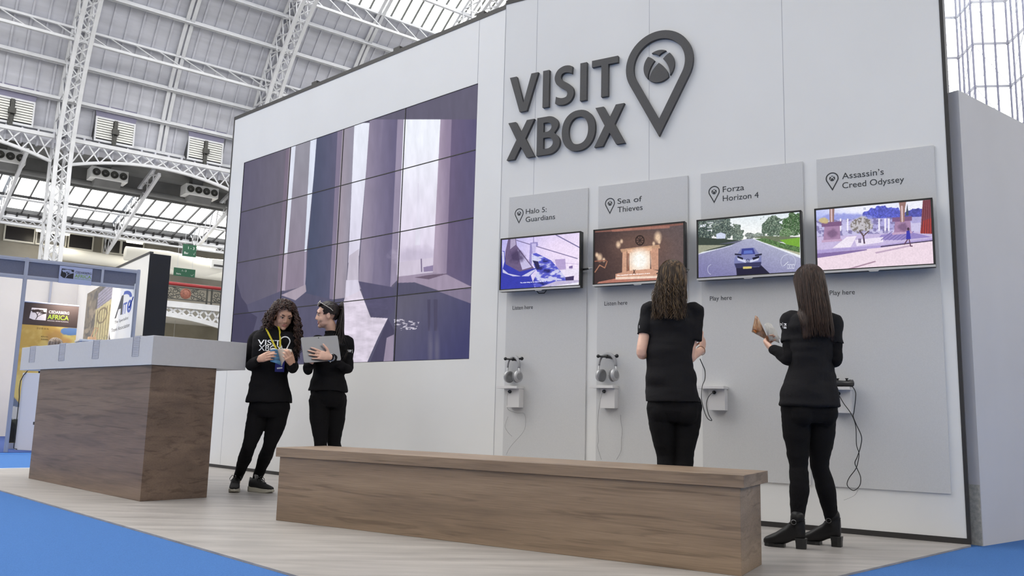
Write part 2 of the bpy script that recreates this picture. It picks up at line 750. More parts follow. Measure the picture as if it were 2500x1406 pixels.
names = ['lowest', 'second', 'third', 'fourth', 'fifth', 'sixth', 'seventh', 'eighth']
for i, th in enumerate((9.5, 15.0, 20.8, 26.4, 32.3, 37.8, 43.1, 48.1)):
    y, z = roof(th)
    deep = th in (26.4, 43.1)
    lab = '%s %s purlin counted up the curved roof from the louvre vents' % (names[i], 'lattice' if deep else 'plain')
    if not deep:
        m = MB()
        p = roof(th, 0.2)
        m.box(-10, 40, p[0] - .035, p[0] + .035, p[1] - .14, p[1] + .14)
        p = roof(th, 0.32)
        m.box(-10, 40, p[0] - .08, p[0] + .08, p[1] - .035, p[1] + .035)
        m.solo('purlin', lab, 'purlin', m_roofw, HALL, (0, y, z), 'purlins of the roof')
    else:
        t = thing('purlin', lab, 'purlin', HALL, (0, y, z), 'purlins of the roof')
        p, q = roof(th, 0.15), roof(th - 1.2, 1.0)
        m = MB().box(-10, 40, p[0] - .08, p[0] + .08, p[1] - .06, p[1] + .06)
        m.part('upper_chord', m_roofw, t)
        m = MB().box(-10, 40, q[0] - .10, q[0] + .10, q[1] - .07, q[1] + .07)
        m.part('lower_chord', m_roofw, t)
        m = MB()
        lattice(m, [Vector((-10, p[0], p[1])), Vector((40, p[0], p[1]))], [Vector((-10, q[0], q[1])), Vector((40, q[0], q[1]))], 1.28, 0.06, 0.05, False)
        m.part('lattice', m_roofw, t)

# ------------------------------------------------------------------ louvre vents low on the roof
m_louv = M('louvre_slats', (222, 222, 218), 0.5)
m_recess = M('vent_recess', (120, 118, 140), 0.7)
for x, lab in ((5.35, 'double louvre vent in the roof nearest the left edge'),
               (10.35, 'double louvre vent in the roof between the first rib and the thin rail'),
               (15.35, 'double louvre vent in the roof beside the corner of the video wall')):
    yv, z0, z1 = 48.98, 14.95, 16.15
    t = thing('louvre_vent', lab, 'roof vent', HALL, (x, yv, z0), 'louvre vents in the roof')
    m = MB()
    for s_ in (-1, 1):
        m.prism([(yv, z0), (yv, z1 + .06), (yv + .9, z0)], 'x', x + s_ * 1.0 - .03, x + s_ * 1.0 + .03)
    m.quad((x - 1.0, yv + .1, z0), (x + 1.0, yv + .1, z0), (x + 1.0, yv + .1, z1), (x - 1.0, yv + .1, z1))
    m.part('housing', m_dark, t)
    m = MB()
    p2 = roof(15.6, .05)
    m.quad((x - 1.0, yv - .02, z1 + .05), (x + 1.0, yv - .02, z1 + .05), (x + 1.15, p2[0], p2[1]), (x - 1.15, p2[0], p2[1]))
    m.part('hood', m_recess, t)
    for s_ in (-1, 1):
        m = MB()
        xa, xb = sorted((x + s_ * .12, x + s_ * .95))
        for i in range(8):
            z = z0 + .1 + i * (z1 - z0 - .16) / 7.5
            m.prism([(yv - .02, z), (yv + .07, z + .03), (yv + .07, z + .14), (yv - .02, z + .095)], 'x', xa, xb)
        m.part('louvre', m_louv, t)
    m = MB()
    m.box(x - 1.03, x + 1.03, yv - .06, yv + .06, z0 - .1, z0 + .02)
    m.box(x - 1.03, x + 1.03, yv - .06, yv + .06, z1, z1 + .1)
    for xx in (-1.03, .95):
        m.box(x + xx, x + xx + .08, yv - .06, yv + .06, z0, z1)
    m.part('frame', m_roofw, t)
    m = MB()
    m.box(x - .09, x + .09, yv - .12, yv + .04, z0 - .35, z1 + .02)
    m.box(x - .17, x + .17, yv - .26, yv + .02, z0 + .42, z0 + .72)
    m.tube([(x - .1, yv - .2, z0 + .4), (x - .15, yv - .25, z0 - .1), (x - .05, yv - .1, z0 - .45)], .03, 6)
    m.part('actuator', m_iron, t)

# ------------------------------------------------------------------ arched lattice girders between the columns
for k, (xa, xb, lab) in enumerate(((-2.5, 7.8, 'arched lattice girder running left from the first column'),
                                   (7.8, 18.1, 'arched lattice girder between the first column and the video wall'))):
    y = 48.7
    t = thing('arched_girder', lab, 'girder', HALL, (xa, y, 13), 'arched girders under the roof edge')
    N = 24
    xs = [xa + .45 + (xb - xa - .9) * i / N for i in range(N + 1)]
    low = [Vector((x_, y, 13.03 + .92 * (1 - (2 * (x_ - xa) / (xb - xa) - 1) ** 2))) for x_ in xs]
    top = [Vector((x_, y, 14.55)) for x_ in xs]
    m = MB()
    polybeam(m, top, .2, .2, (0, 0, 1))
    m.part('top_chord', m_roofw, t)
    m = MB()
    polybeam(m, low, .2, .14, (0, 0, 1))
    m.part('arch_chord', m_roofw, t)
    m = MB()
    lattice(m, top, low, .70, .065, .05)
    m.part('lattice', m_roofw, t)
mb = MB()
mb.box(-40, 64, 49.2, 50.3, 14.35, 14.62)      # gutter ledge behind the girders
x = -3.0
while x < 20:
    mb.box(x, x + .09, 49.0, 49.3, 14.0, 14.9)
    x += .74
struct(mb, 'trim_2', m_skin, HALL)

# ------------------------------------------------------------------ side aisle: ceiling, skylight, gallery
mb = MB()
mb.prism([(50.2, 14.6), (53.5, 14.4), (53.5, 13.2), (53.7, 13.2), (53.7, 14.8), (50.2, 14.9)], 'x', -40, 64)
struct(mb, 'ceiling_aisle', m_aisle, HALL)
sk = MB().quad((-40, 53.6, 13.3), (64, 53.6, 13.3), (64, 59.2, 12.25), (-40, 59.2, 12.25))
w3 = struct(sk, 'window_3', m_glass, HALL)
bars = MB()
x = 3.0
while x < 22:
    bars.beam((x, 53.6, 13.24), (x, 59.2, 12.2), .07, .12)
    x += .92
for yy, zz in ((56.3, 12.74), (59.1, 12.2)):
    bars.box(-2, 24, yy - .06, yy + .06, zz - .12, zz + .02)
bars.part('glazing_bars', m_dark, w3)
struct(MB().prism([(59.2, 12.25), (62.0, 12.1), (62.0, 12.4), (59.2, 12.5)], 'x', -40, 64), 'ceiling_gallery', m_aisle, HALL)
mb = MB().box(-40, 64, 61.6, 62.0, -0.01, 12.3)
struct(mb, 'wall_gallery', m_gall, HALL)
mb = MB().box(-40, 64, 50.0, 61.6, 6.35, 6.6)
struct(mb, 'floor_gallery', m_roofw, HALL)

# roof trusses of the aisle
for x, lab in ((6.3, 'sloping lattice truss left of the first column'), (12.95, 'sloping lattice truss under the middle of the arched girder'),
               (18.0, 'sloping lattice truss beside the edge of the white wall')):
    t = thing('aisle_truss', lab, 'roof truss', HALL, (x, 50, 12), 'sloping trusses over the side aisle')
    A = [Vector((x, 49.2, 13.7)), Vector((x, 61.5, 10.2))]
    B = [Vector((x, 50.4, 14.3)), Vector((x, 61.5, 12.1))]
    m = MB()
    polybeam(m, A, .2, .16, (1, 0, 0))
    m.part('lower_chord', m_roofw, t)
    m = MB()
    polybeam(m, B, .2, .16, (1, 0, 0))
    m.part('upper_chord', m_roofw, t)
    m = MB()
    lattice(m, A, B, 1.2, .06, .05)
    m.part('lattice', m_roofw, t)

# purlins, pipes and conduit under the skylight
for y, z, r, nm, lab in ((52.6, 13.3, .17, 'pipe', 'fat grey pipe running below the ventilation units'),
                         (56.0, 12.45, .07, 'pipe', 'thin white pipe crossing the side skylight'),
                         (58.6, 11.75, .09, 'pipe', 'thin pipe along the lower edge of the side skylight'),
                         (58.2, 11.3, .06, 'pipe', 'thin conduit hanging above the gallery windows')):
    MB().cyl((-8, y, z), (22, y, z), r, 10).solo(nm, lab, 'pipe', m_roofw if r < .15 else m_aisle, HALL, (-8, y, z), 'pipes under the side skylight')
t = thing('lighting_truss', 'long flat lattice beam with clamps below the side skylight', 'truss', HALL, (0, 58.8, 11.6))
A = [Vector((-8, 58.9, 11.95)), Vector((22, 58.9, 11.95))]
B = [Vector((-8, 58.9, 11.5)), Vector((22, 58.9, 11.5))]
m = MB()
polybeam(m, A, .12, .12, (0, 0, 1))
polybeam(m, B, .12, .12, (0, 0, 1))
m.part('chords', m_roofw, t)
m = MB()
lattice(m, A, B, .5, .06, .04)
m.part('lattice', m_roofw, t)
for i in range(26):
    xx = 4.2 + i * .62
    MB().box(xx, xx + .07, 58.5, 58.84, 11.9, 12.12).part('clamp', m_black, t)
for xx in (16.5, 17.6):
    MB().box(xx, xx + .5, 58.3, 58.84, 11.35, 11.55).part('junction_box', m_black, t)

# ventilation units
m_vent = M('white_vent_box', (226, 226, 224), 0.45)
for x, lab in ((5.55, 'white four-nozzle ventilation box nearest the left edge'),
               (10.8, 'white four-nozzle ventilation box right of the first column'),
               (16.1, 'white four-nozzle ventilation box beside the white wall')):
    y = 51.3
    t = thing('ventilation_unit', lab, 'ventilation unit', HALL, (x, y, 13.3), 'ventilation boxes under the girders')
    m = MB().box(x - 1.0, x + 1.0, y, y + 1.1, 13.4, 14.05)
    m.part('casing', m_vent, t, bevel=.02)
    m = MB().prism([(y + .2, 13.4), (y + 1.1, 13.4), (y + 1.0, 13.05), (y + .5, 13.05)], 'x', x - .7, x + .7)
    m.box(x - .55, x + .1, y + .3, y + 1.0, 14.05, 14.5)
    m.part('duct_collar', m_aisle, t)
    for i in range(4):
        xc = x - .72 + i * .48
        m = MB()
        N = 20
        prof = [(.20, -.03), (.215, -.06), (.175, -.07), (.15, .0), (.12, .12)]
        m.rings([[(xc + r_ * cos(2 * PI * a / N), y + d_, 13.72 + r_ * sin(2 * PI * a / N)) for a in range(N)] for r_, d_ in prof])
        nz = m.part('nozzle', m_iron, t, smooth=True)
        m = MB().ball((xc, y - .02, 13.72), .07, .05, .07)
        m.part('cone', M('nozzle_cone', (110, 110, 108), .4), nz, smooth=True)

# gallery windows, ducts, tubes and signs
m_winblack = M('dark_window', (38, 34, 34), 0.3)
for i, (xa, xb) in enumerate(((7.15, 8.75), (8.95, 10.6), (10.85, 12.25), (12.95, 14.0), (14.15, 15.5))):
    lab = ['first', 'second', 'third', 'fourth', 'fifth'][i] + ' dark window from the left, high on the gallery wall'
    t = thing('gallery_window', lab, 'window', HALL, (xa, 61.55, 10.9), 'dark windows high on the gallery wall')
    MB().box(xa, xb, 61.45, 61.55, 10.85, 11.75).part('pane', m_winblack, t)
    m = MB()
    for a, b, c, d in ((xa - .08, xb + .08, 10.77, 10.86), (xa - .08, xb + .08, 11.74, 11.82)):
        m.box(a, b, 61.38, 61.58, c, d)
    for xx in (xa - .08, xb):
        m.box(xx, xx + .08, 61.38, 61.58, 10.8, 11.8)
    m.part('frame', m_pvc, t)
t = thing('air_duct', 'long round cream duct along the gallery below the dark windows', 'duct', HALL, (9, 60.3, 10.2))
MB().cyl((9.6, 60.4, 10.2), (24, 60.4, 10.0), .42, 20).part('pipe_run', m_pvc, t, smooth=True)
MB().tube([(9.3, 60.4, 10.2), (9.9, 60.4, 10.2)], [.5, .5], 4).part('end_box', m_vent, t)
t = thing('air_duct', 'bulging white duct with a grille above the green sign and red rail', 'duct', HALL, (14, 55, 9.6))
MB().tube([(13.0, 55.5, 9.95), (15.5, 55.5, 9.95), (16.5, 55.5, 9.75), (18, 55.5, 9.7), (19.2, 55.5, 9.95), (24, 55.5, 9.95)], [.45, .5, .62, .6, .42, .42], 20).part('pipe_run', m_pvc, t, smooth=True)
m = MB().box(18.15, 19.35, 54.75, 54.95, 9.62, 10.18)
m.part('grille_plate', m_vent, t)
m = MB().box(18.3, 19.2, 54.7, 54.76, 9.72, 9.84)
m.part('grille_slot', m_dark, t)
for i, (x, y, z, L, lab) in enumerate(((8.6, 59.6, 11.35, 1.9, 'lit fluorescent tube behind the first column'),
                                    (13.6, 58.0, 11.15, 1.0, 'lit fluorescent tube above the fourth dark gallery window'),
                                    (17.2, 55.0, 10.85, 1.2, 'lit fluorescent tube beside the hanging green sign'),
                                    (16.3, 58.0, 4.35, 1.6, 'lit fluorescent tube under the gallery'))):
    t = thing('tube_lamp', lab, 'lamp', HALL, (x, y, z), 'fluorescent tubes in the side aisle')
    MB().cyl((x, y, z), (x + L, y, z), .06, 10).part('tube', m_tubelamp, t)
    lamp('tube_glow', 'AREA', HALL.w(x + L / 2, y, z - .09), 60 if z > 8 else 700, (1.0, .95, .84), .3, L, aim=HALL.w(x + L / 2, y, 0))
    MB().box(x - .05, x + L + .05, y - .08, y + .08, z + .06, z + .16).part('batten', m_vent, t)
    MB().cyl((x + L / 2, y, z + .1), (x + L / 2, y, z + (.9 if z > 8 else 1.9)), .015, 6).part('hanger', m_roofw, t)
for (x, y, z, w, h, lab, lines) in ((14.9, 50.2, 9.36, .78, .72, 'hanging green sign half hidden above the black partition', ('1 - 3', 'Bar')),
                                    (15.3, 53.0, 8.55, 1.3, .5, 'wide green sign above the red handrail', ('1 - 3', 'Stairs'))):
    t = thing('direction_sign', lab, 'sign', HALL, (x, y, z), 'green hall signs')
    MB().box(x, x + w, y, y + .06, z, z + h).part('board', m_green, t)
    m = MB()
    put_text(m, lines[0], x + w * .38, z + h * .60, y, h=h * .22, thick=.004)
    put_text(m, lines[1], x + w * .12, z + h * .18, y, h=h * .18, thick=.004)
    m.beam((x + w * .8, y - .006, z + h * .30), (x + w * .85, y - .006, z + h * .16), .02, .006)
    m.beam((x + w * .85, y - .006, z + h * .16), (x + w * .93, y - .006, z + h * .42), .02, .006)
    m.part('lettering', m_white, t)
    m = MB()
    for f in (.15, .85):
        m.cyl((x + w * f, y + .03, z + h), (x + w * f, y + .03, z + h + 1.4), .012, 6)
    m.part('hanger', m_roofw, t)

# gallery front: girder, balustrade, handrail
t = thing('gallery_girder', 'white arched lattice girder carrying the gallery with the red rail', 'girder', HALL, (13, 49.8, 5.4))
xs = [8.2 + 9.6 * i / 20 for i in range(21)]
top = [Vector((x, 49.8, 6.2)) for x in xs]
low = [Vector((x, 49.8, 5.28 + .62 * (1 - ((x - 13) / 4.8) ** 2))) for x in xs]
m = MB()
polybeam(m, [p + Vector((0, 0, .18)) for p in top], .3, .34, (0, 0, 1))
m.part('top_chord', m_roofw, t)
m = MB()
polybeam(m, [p - Vector((0, 0, .08)) for p in low], .24, .26, (0, 0, 1))
m.part('arch_chord', m_roofw, t)
m = MB()
lattice(m, top, low, .5, .11, .05)
m.part('lattice', m_roofw, t)


def scroll(m, cx, cz, r, turns, s, y, mir=1):
    pts = []
    for i in range(26):
        a = s + turns * 2 * PI * i / 25
        q = r * (1 - .82 * i / 25)
        pts.append((cx + mir * q * cos(a), y, cz + q * sin(a)))
    m.tube(pts, .022, 5)


bal = None
for i in range(3):
    x0 = 11.05 + 2.75 * i - .15
    if bal is None:
        t = thing('balustrade', '', 'balustrade', HALL, (x0, 50, 6.6), 'cast iron balustrade panels')
        m = MB()
        for z in (6.72, 7.42):
            m.box(x0, x0 + 2.75, 49.96, 50.04, z, z + .05)
        for dx in (0.02, .3):
            m.box(x0 + dx, x0 + dx + .07, 49.93, 50.07, 6.6, 7.5)
        m.part('rails', m_iron, t)
        m = MB()
        xc = x0 + 1.55
        for mir in (-1, 1):
            for (dx, dz, r_, tn, st) in ((.62, .12, .2, 1.3, 1.2), (.78, -.12, .19, 1.4, 4.0), (.98, .1, .17, 1.2, 2.2), (.45, -.2, .14, 1.2, 0.4), (1.05, -.2, .12, 1.2, .2), (.42, .24, .1, 1.1, 3.4)):
                scroll(m, xc + mir * dx, 7.09 + dz, r_, tn, st, 50.0, mir)
            m.beam((xc + mir * .3, 50, 7.05), (xc + mir * 1.1, 50, 6.75), .05)
            m.beam((xc + mir * .3, 50, 7.15), (xc + mir * .75, 50, 7.42), .04)
        m.part('scrollwork', m_iron, t)
        m = MB()
        N = 28
        m.rings([[(xc + r_ * cos(2 * PI * a / N), 49.93 + d_, 7.1 + r_ * sin(2 * PI * a / N)) for a in range(N)] for r_, d_ in ((.31, .1), (.31, 0), (.25, -.03), (.24, .0), (.12, -.04), (.02, -.05))])
        m.part('roundel', m_terra, t)
        bal = t
        org0 = t.location.copy()
    else:
        t = copy_tree(bal, HALL.w(x0, 50, 6.6))
    t['label'] = ['ornate cast iron balustrade panel hidden behind the black partition', 'ornate cast iron balustrade panel with terracotta roundel under the red handrail',
                  'ornate cast iron balustrade panel running behind the white wall'][i]
MB().tube([(9, 50, 7.62), (24, 50, 7.62)], .13, 10, flat=.8).solo('handrail', 'red handrail along the gallery balustrade', 'handrail', m_red, HALL, (13, 50, 7.6), smooth=True)
# column head seen under the gallery
t = thing('column', 'short column head with brass band under the gallery', 'column', HALL, (14.3, 54, 0))
MB().cyl((14.6, 54, -.01), (14.6, 54, 4.0), .3, 18).part('shaft', m_roofw, t, smooth=True)
MB().cyl((14.6, 54, 3.5), (14.6, 54, 3.75), .42, 18).part('band', M('brass_band', (120, 100, 60), .4, .6), t)
# ------------------------------------------------------------------ painted pictures for screens and prints
def vnoise(x, y, seed=0):
    xi, yi = np.floor(x).astype(np.int64), np.floor(y).astype(np.int64)
    xf, yf = x - xi, y - yi
    u, v = xf * xf * (3 - 2 * xf), yf * yf * (3 - 2 * yf)

    def h(a, b):
        n = (a * 374761393 + b * 668265263 + seed * 1442695041) & 0x7fffffff
        n = ((n ^ (n >> 13)) * 1274126177) & 0x7fffffff
        return ((n ^ (n >> 16)) & 0xffff) / 65535.0
    return (h(xi, yi) * (1 - u) + h(xi + 1, yi) * u) * (1 - v) + (h(xi, yi + 1) * (1 - u) + h(xi + 1, yi + 1) * u) * v


def fbm(x, y, o=4, seed=0):
    t, a = 0, 0.5
    for i in range(o):
        t = t + a * vnoise(x, y, seed + i)
        x, y, a = x * 2.03, y * 2.03, a * 0.5
    return t / (1 - 0.5 ** o)


class Pic:
    """paints colours (0-255) on scattered sample points x,y"""

    def __init__(s, x, y, base=(0, 0, 0)):
        s.x, s.y = x, y
        s.c = np.tile(np.array(base, float), (len(x), 1))

    def put(s, a, col):
        a = np.clip(a, 0, 1)[:, None]
        s.c = s.c * (1 - a) + np.asarray(col, float) * a

    def inside(s, pts):
        r = np.zeros(len(s.x), bool)
        j = len(pts) - 1
        for i in range(len(pts)):
            xi, yi = pts[i]
            xj, yj = pts[j]
            if yi != yj:
                r ^= ((yi > s.y) != (yj > s.y)) & (s.x < (xj - xi) * (s.y - yi) / (yj - yi) + xi)
            j = i
        return r

    def poly(s, pts, col, a=1.0):
        s.put(s.inside(pts) * a, col)

    def grad(s, pts, p, q, c0, c1, a=1.0):
        d = (q[0] - p[0], q[1] - p[1])
        t = np.clip(((s.x - p[0]) * d[0] + (s.y - p[1]) * d[1]) / (d[0] ** 2 + d[1] ** 2), 0, 1)[:, None]
        s.put(s.inside(pts) * a, np.asarray(c0, float) * (1 - t) + np.asarray(c1, float) * t)

    def ell(s, cx, cy, rx, ry, col, a=1.0, soft=0.0, lump=0.0, seed=1, fq=0.03):
        d = np.sqrt(((s.x - cx) / rx) ** 2 + ((s.y - cy) / ry) ** 2)
        if lump:
            d = d + (fbm(s.x * fq, s.y * fq, 4, seed) - .5) * 2 * lump
        k = (d < 1) * 1.0 if soft == 0 else np.clip((1 + soft - d) / (2 * soft), 0, 1)
        s.put(k * a, col)

    def line(s, pts, w, col, a=1.0):
        for (x0, y0), (x1, y1) in zip(pts[:-1], pts[1:]):
            dx, dy = x1 - x0, y1 - y0
            t = np.clip(((s.x - x0) * dx + (s.y - y0) * dy) / (dx * dx + dy * dy), 0, 1)
            d = np.hypot(s.x - x0 - t * dx, s.y - y0 - t * dy)
            s.put(np.clip(w - d, 0, 1) * a if w > 1 else (d < w) * a, col)

    def mottle(s, f, amt, seed=0, fy=None, mask=None):
        k = 1 + (fbm(s.x * f, s.y * (fy or f), 4, seed) - .5) * 2 * amt
        if mask is not None:
            k = np.where(mask, k, 1)
        s.c = s.c * k[:, None]


def pic_mesh(name, fr, x0, x1, z0, z1, y, nx, nz, paint, mat, parent, tilt=0.0):
    """flat picture standing on a frame, coloured point by point"""
    xs, zs = np.linspace(x0, x1, nx), np.linspace(z0, z1, nz)
    X, Z = np.meshgrid(xs, zs)
    X, Z = X.ravel(), Z.ravel()
    Y = np.full_like(X, y) + tilt * (Z - z0)
    W = np.stack([fr.o[0] + X * fr.c - Y * fr.s, fr.o[1] + X * fr.s + Y * fr.c, Z], 1)
    px, py = px_of(W)
    u_, v_ = (X - x0) / (x1 - x0), (Z - z0) / (z1 - z0)
    col = sum(np.clip(paint(px + a, py + b, u_ + a * .003, v_ - b * .003), 0, 255) for a, b in ((-.22, -.1), (.1, -.24), (.24, .1), (-.1, .22))) / 4
    org = ORG[parent.name]
    V = np.stack([X - org.x, Y - org.y, Z - org.z], 1)
    i = np.arange((nx - 1) * (nz - 1))
    a = (i // (nx - 1)) * nx + i % (nx - 1)
    Fq = np.stack([a, a + 1, a + 1 + nx, a + nx], 1)
    me = bpy.data.meshes.new(name)
    me.vertices.add(len(V))
    me.vertices.foreach_set('co', V.astype(np.float32).ravel())
    me.loops.add(Fq.size)
    me.loops.foreach_set('vertex_index', Fq.ravel().astype(np.int32))
    me.polygons.add(len(Fq))
    me.polygons.foreach_set('loop_start', np.arange(0, Fq.size, 4, dtype=np.int32))
    me.polygons.foreach_set('loop_total', np.full(len(Fq), 4, np.int32))
    me.update(calc_edges=True)
    at_ = me.color_attributes.new('pic', 'FLOAT_COLOR', 'POINT')
    rgb = np.ones((len(V), 4), np.float32)
    rgb[:, :3] = lin(col)
    at_.data.foreach_set('color', rgb.ravel())
    me.materials.append(mat)
    o = bpy.data.objects.new(name, me)
    COL.objects.link(o)
    o.parent = parent
    ORG[o.name] = org
    return o


def onz(px, py, z):
    d = ray(px, py)
    t = (z - EYE) / d.z
    return d * t + Vector((0, 0, EYE))


m_screen = picture('lit_screen', True, 1.0, 0.25)
m_vscreen = picture('video_wall_picture', True, 1.0, 0.4)
m_print = picture('printed_picture', False)

# ------------------------------------------------------------------ video wall section
VX0, VX1, VZ0, VZ1 = -4.39, -0.326, 1.186, 3.712
LX = -4.69
mb = MB()
mb.box(LX, VX0, 0, .3, 0.035, 4.33)
mb.box(VX1, 0.0, 0, .3, 0.035, 4.33)
mb.box(VX0, VX1, 0, .3, 0.035, VZ0)
mb.box(VX0, VX1, 0, .3, VZ1, 4.33)
mb.box(VX0, VX1, .15, .3, VZ0, VZ1)
wl = struct(mb, 'wall_left', m_wall, LW)
mb = MB()
mb.box(LX - .02, 0, -.004, .3, 0.0, 0.035)
mb.box(LX - .02, 0, -.004, .3, 4.33, 4.372)
mb.box(LX - .02, LX, -.004, .3, 0.0, 4.372)
for x in (-3.0, -1.55, -.35):
    mb.box(x - .05, x + .05, .02, .12, 4.37, 4.42)
mb.part('edging', m_edge, wl)
m_joint = M('panel_joint', (172, 172, 178), .7)
mb = MB()
mb.box(-4.425, -4.421, -.001, .01, 0.035, VZ0)
mb.box(-.335, -.331, -.001, .01, VZ1, 4.33)
mb.part('joint', m_joint, wl)


def paint_video(px, py, u, v):
    s = Pic((px - 560) * 2.34375, (py - 300) * 2.34375, (94, 90, 110))
    P = s.poly
    s.grad([(0, 0), (345, 0), (300, 1000), (0, 1300)], (60, 300), (320, 300), (88, 84, 106), (106, 101, 116))
    P([(325, 140), (347, 130), (300, 1000), (270, 1000)], (118, 105, 124))
    P([(345, 100), (365, 100), (316, 960), (298, 960)], (150, 138, 150))
    P([(360, 60), (386, 60), (332, 750), (314, 750)], (222, 226, 240))
    P([(312, 760), (334, 745), (318, 960), (300, 960)], (178, 166, 184))
    s.grad([(385, 60), (470, 60), (430, 930), (385, 945), (318, 960), (332, 750)], (400, 200), (370, 900), (146, 144, 156), (136, 124, 142))
    P([(466, 60), (506, 60), (442, 735), (430, 735)], (220, 226, 242))
    P([(442, 735), (430, 735), (425, 930), (436, 930)], (160, 150, 170))
    s.grad([(502, 60), (625, 30), (620, 60), (575, 1010), (430, 975)], (480, 300), (620, 300), (72, 78, 104), (92, 90, 116))
    P([(620, 30), (650, 30), (592, 1010), (572, 1010)], (128, 118, 142))
    s.grad([(648, 20), (718, 0), (665, 1010), (592, 1010)], (640, 400), (700, 400), (158, 148, 162), (146, 142, 158))
    s.grad([(716, 0), (805, 0), (742, 760), (680, 800)], (760, 100), (710, 800), (232, 236, 248), (216, 210, 230))
    P([(685, 760), (742, 720), (738, 905), (672, 905)], (196, 188, 204))
    P([(803, -20), (1000, -20), (930, 950), (735, 950)], (120, 112, 138))
    s.grad([(803, -20), (880, -20), (815, 950), (735, 950)], (770, 400), (850, 400), (150, 140, 160), (124, 116, 142))
    s.grad([(880, -20), (965, -20), (922, 950), (815, 950)], (850, 400), (945, 400), (124, 116, 142), (100, 94, 124))
    P([(962, -20), (1000, -20), (960, 900), (920, 940)], (150, 140, 164))
    s.grad([(998, -20), (1212, -20), (1163, 860), (958, 870)], (1080, 100), (1080, 760), (240, 243, 253), (222, 212, 232))
    P([(1070, 560), (1078, 345), (1084, 345), (1090, 560), (1092, 700), (1062, 700)], (226, 222, 238))
    s.ell(1080, 760, 125, 45, (196, 186, 208), .9, .4, .35, 3)
    P([(960, 800), (1166, 770), (1165, 860), (960, 905)], (206, 196, 214))
    P([(1110, 825), (1166, 815), (1166, 848), (1112, 852)], (140, 126, 160))
    s.line([(1098, 780), (1100, 850)], 4, (120, 108, 136))
    s.grad([(1208, -20), (1276, -20), (1243, 865), (1164, 858)], (1190, 400), (1250, 400), (172, 156, 178), (140, 126, 152))
    s.grad([(1272, -20), (1430, -20), (1390, 960), (1242, 892)], (1260, 400), (1400, 400), (104, 92, 122), (88, 82, 116))
    # ground
    P([(0, 1080), (300, 960), (440, 975), (590, 1010), (665, 1000), (940, 940), (960, 900), (1240, 870), (1400, 950), (1400, 1400), (0, 1400)], (84, 82, 106))
    P([(296, 985), (436, 925), (440, 965), (378, 1015)], (166, 154, 168))
    P([(960, 880), (1165, 855), (1245, 868), (1400, 945), (1400, 1035), (1200, 960), (1060, 912), (960, 915)], (158, 144, 166))
    P([(1060, 884), (1150, 868), (1250, 862), (1140, 895)], (108, 92, 112))
    P([(668, 900), (738, 898), (748, 960), (700, 1020), (660, 1020)], (214, 208, 226))
    P([(660, 1000), (750, 960), (808, 1112), (906, 1118), (850, 1230), (786, 1375), (560, 1380), (620, 1150)], (216, 206, 222))
    P([(908, 1120), (940, 1180), (980, 1200), (960, 1380), (800, 1380)], (70, 66, 92))
    P([(900, 1230), (985, 1190), (960, 1380), (880, 1380)], (150, 138, 160))
    P([(738, 905), (935, 940), (950, 1060), (905, 1116), (810, 1112)], (84, 80, 108))
    s.grad([(950, 990), (1400, 945), (1400, 1400), (935, 1400)], (1000, 1050), (1330, 1280), (96, 93, 112), (64, 64, 104))
    P([(1185, 960), (1400, 950), (1400, 1040)], (140, 128, 150), .8)
    for x, w in ((1142, 9), (1180, 12)):
        P([(x - w, 1010), (x + w, 1010), (x + w - 3, 1190), (x - w + 3, 1190)], (72, 68, 92), .8)
        s.ell(x + 8, 1300, 13, 90, (120, 116, 132), .5, .6)
    sp = (fbm(s.x * .07, s.y * .2, 3, 9) > .6) & s.inside([(940, 1120), (1090, 1130), (1070, 1180), (950, 1190)])
    s.put(sp * .9, (214, 208, 222))
    P([(35, 880), (70, 1000), (100, 1040), (110, 1080), (160, 1110), (120, 1250), (0, 1300), (10, 900)], (62, 59, 84), .9)  # dark shadow silhouette painted into the screen picture
    m = s.inside([(560, 1000), (906, 1000), (906, 1120), (786, 1380), (540, 1380)])
    s.mottle(.02, .12, 4, .05, m)
    s.mottle(.05, .05, 6, .01)
    return s.c


PW, PH = (VX1 - VX0) / 4, (VZ1 - VZ0) / 4
rown = ['top', 'second', 'third', 'bottom']
coln = ['leftmost', 'second from left', 'third from left', 'rightmost']
for r_ in range(4):
    for c_ in range(4):
        x0, z1 = VX0 + c_ * PW, VZ1 - r_ * PH
        t = thing('display_panel', 'display panel of the video wall, %s in its %s row' % (coln[c_], rown[r_]), 'screen', LW, (x0, 0, z1 - PH), 'sixteen display panels of the video wall')
        e = .0045
        m = MB()
        m.box(x0, x0 + PW, .012, .10, z1 - PH, z1)
        m.part('housing', m_black, t)
        m = MB()
        for a, b, c, d in ((x0, x0 + PW, z1 - e, z1), (x0, x0 + PW, z1 - PH, z1 - PH + e), (x0, x0 + e, z1 - PH, z1), (x0 + PW - e, x0 + PW, z1 - PH, z1)):
            m.box(a, b, .002, .012, c, d)
        m.part('bezel', m_black, t)
        pic_mesh('screen', LW, x0 + e, x0 + PW - e, z1 - PH + e, z1 - e, .008, 230, 146, paint_video, m_vscreen, t)

# ------------------------------------------------------------------ demo wall section
RX = 3.452
mb = MB().box(0, RX, 0, .3, 0.035, 4.37)
wr = struct(mb, 'wall_right', m_wall, RW)
mb = MB()
mb.box(0, RX, -.004, .3, 0, .035)
mb.box(0, RX, -.004, .3, 4.37, 4.41)
mb.box(RX, RX + .022, -.004, .012, 0, 4.41)
mb.part('edging', m_edge, wr)
MB().box(RX, RX + .022, .012, .3, 0, 4.41).part('side_panel', M('charcoal_side_panel', (66, 62, 64), .6), wr)
mb = MB()
for x, z0 in ((.325, 2.572), (1.366, 2.572), (2.412, 2.572)):
    mb.box(x - .0018, x + .0018, -.0008, .01, z0, 4.37)
mb.box(-.0012, .0012, -.0025, .01, .035, 4.37)
mb.part('joint', m_joint, wr)


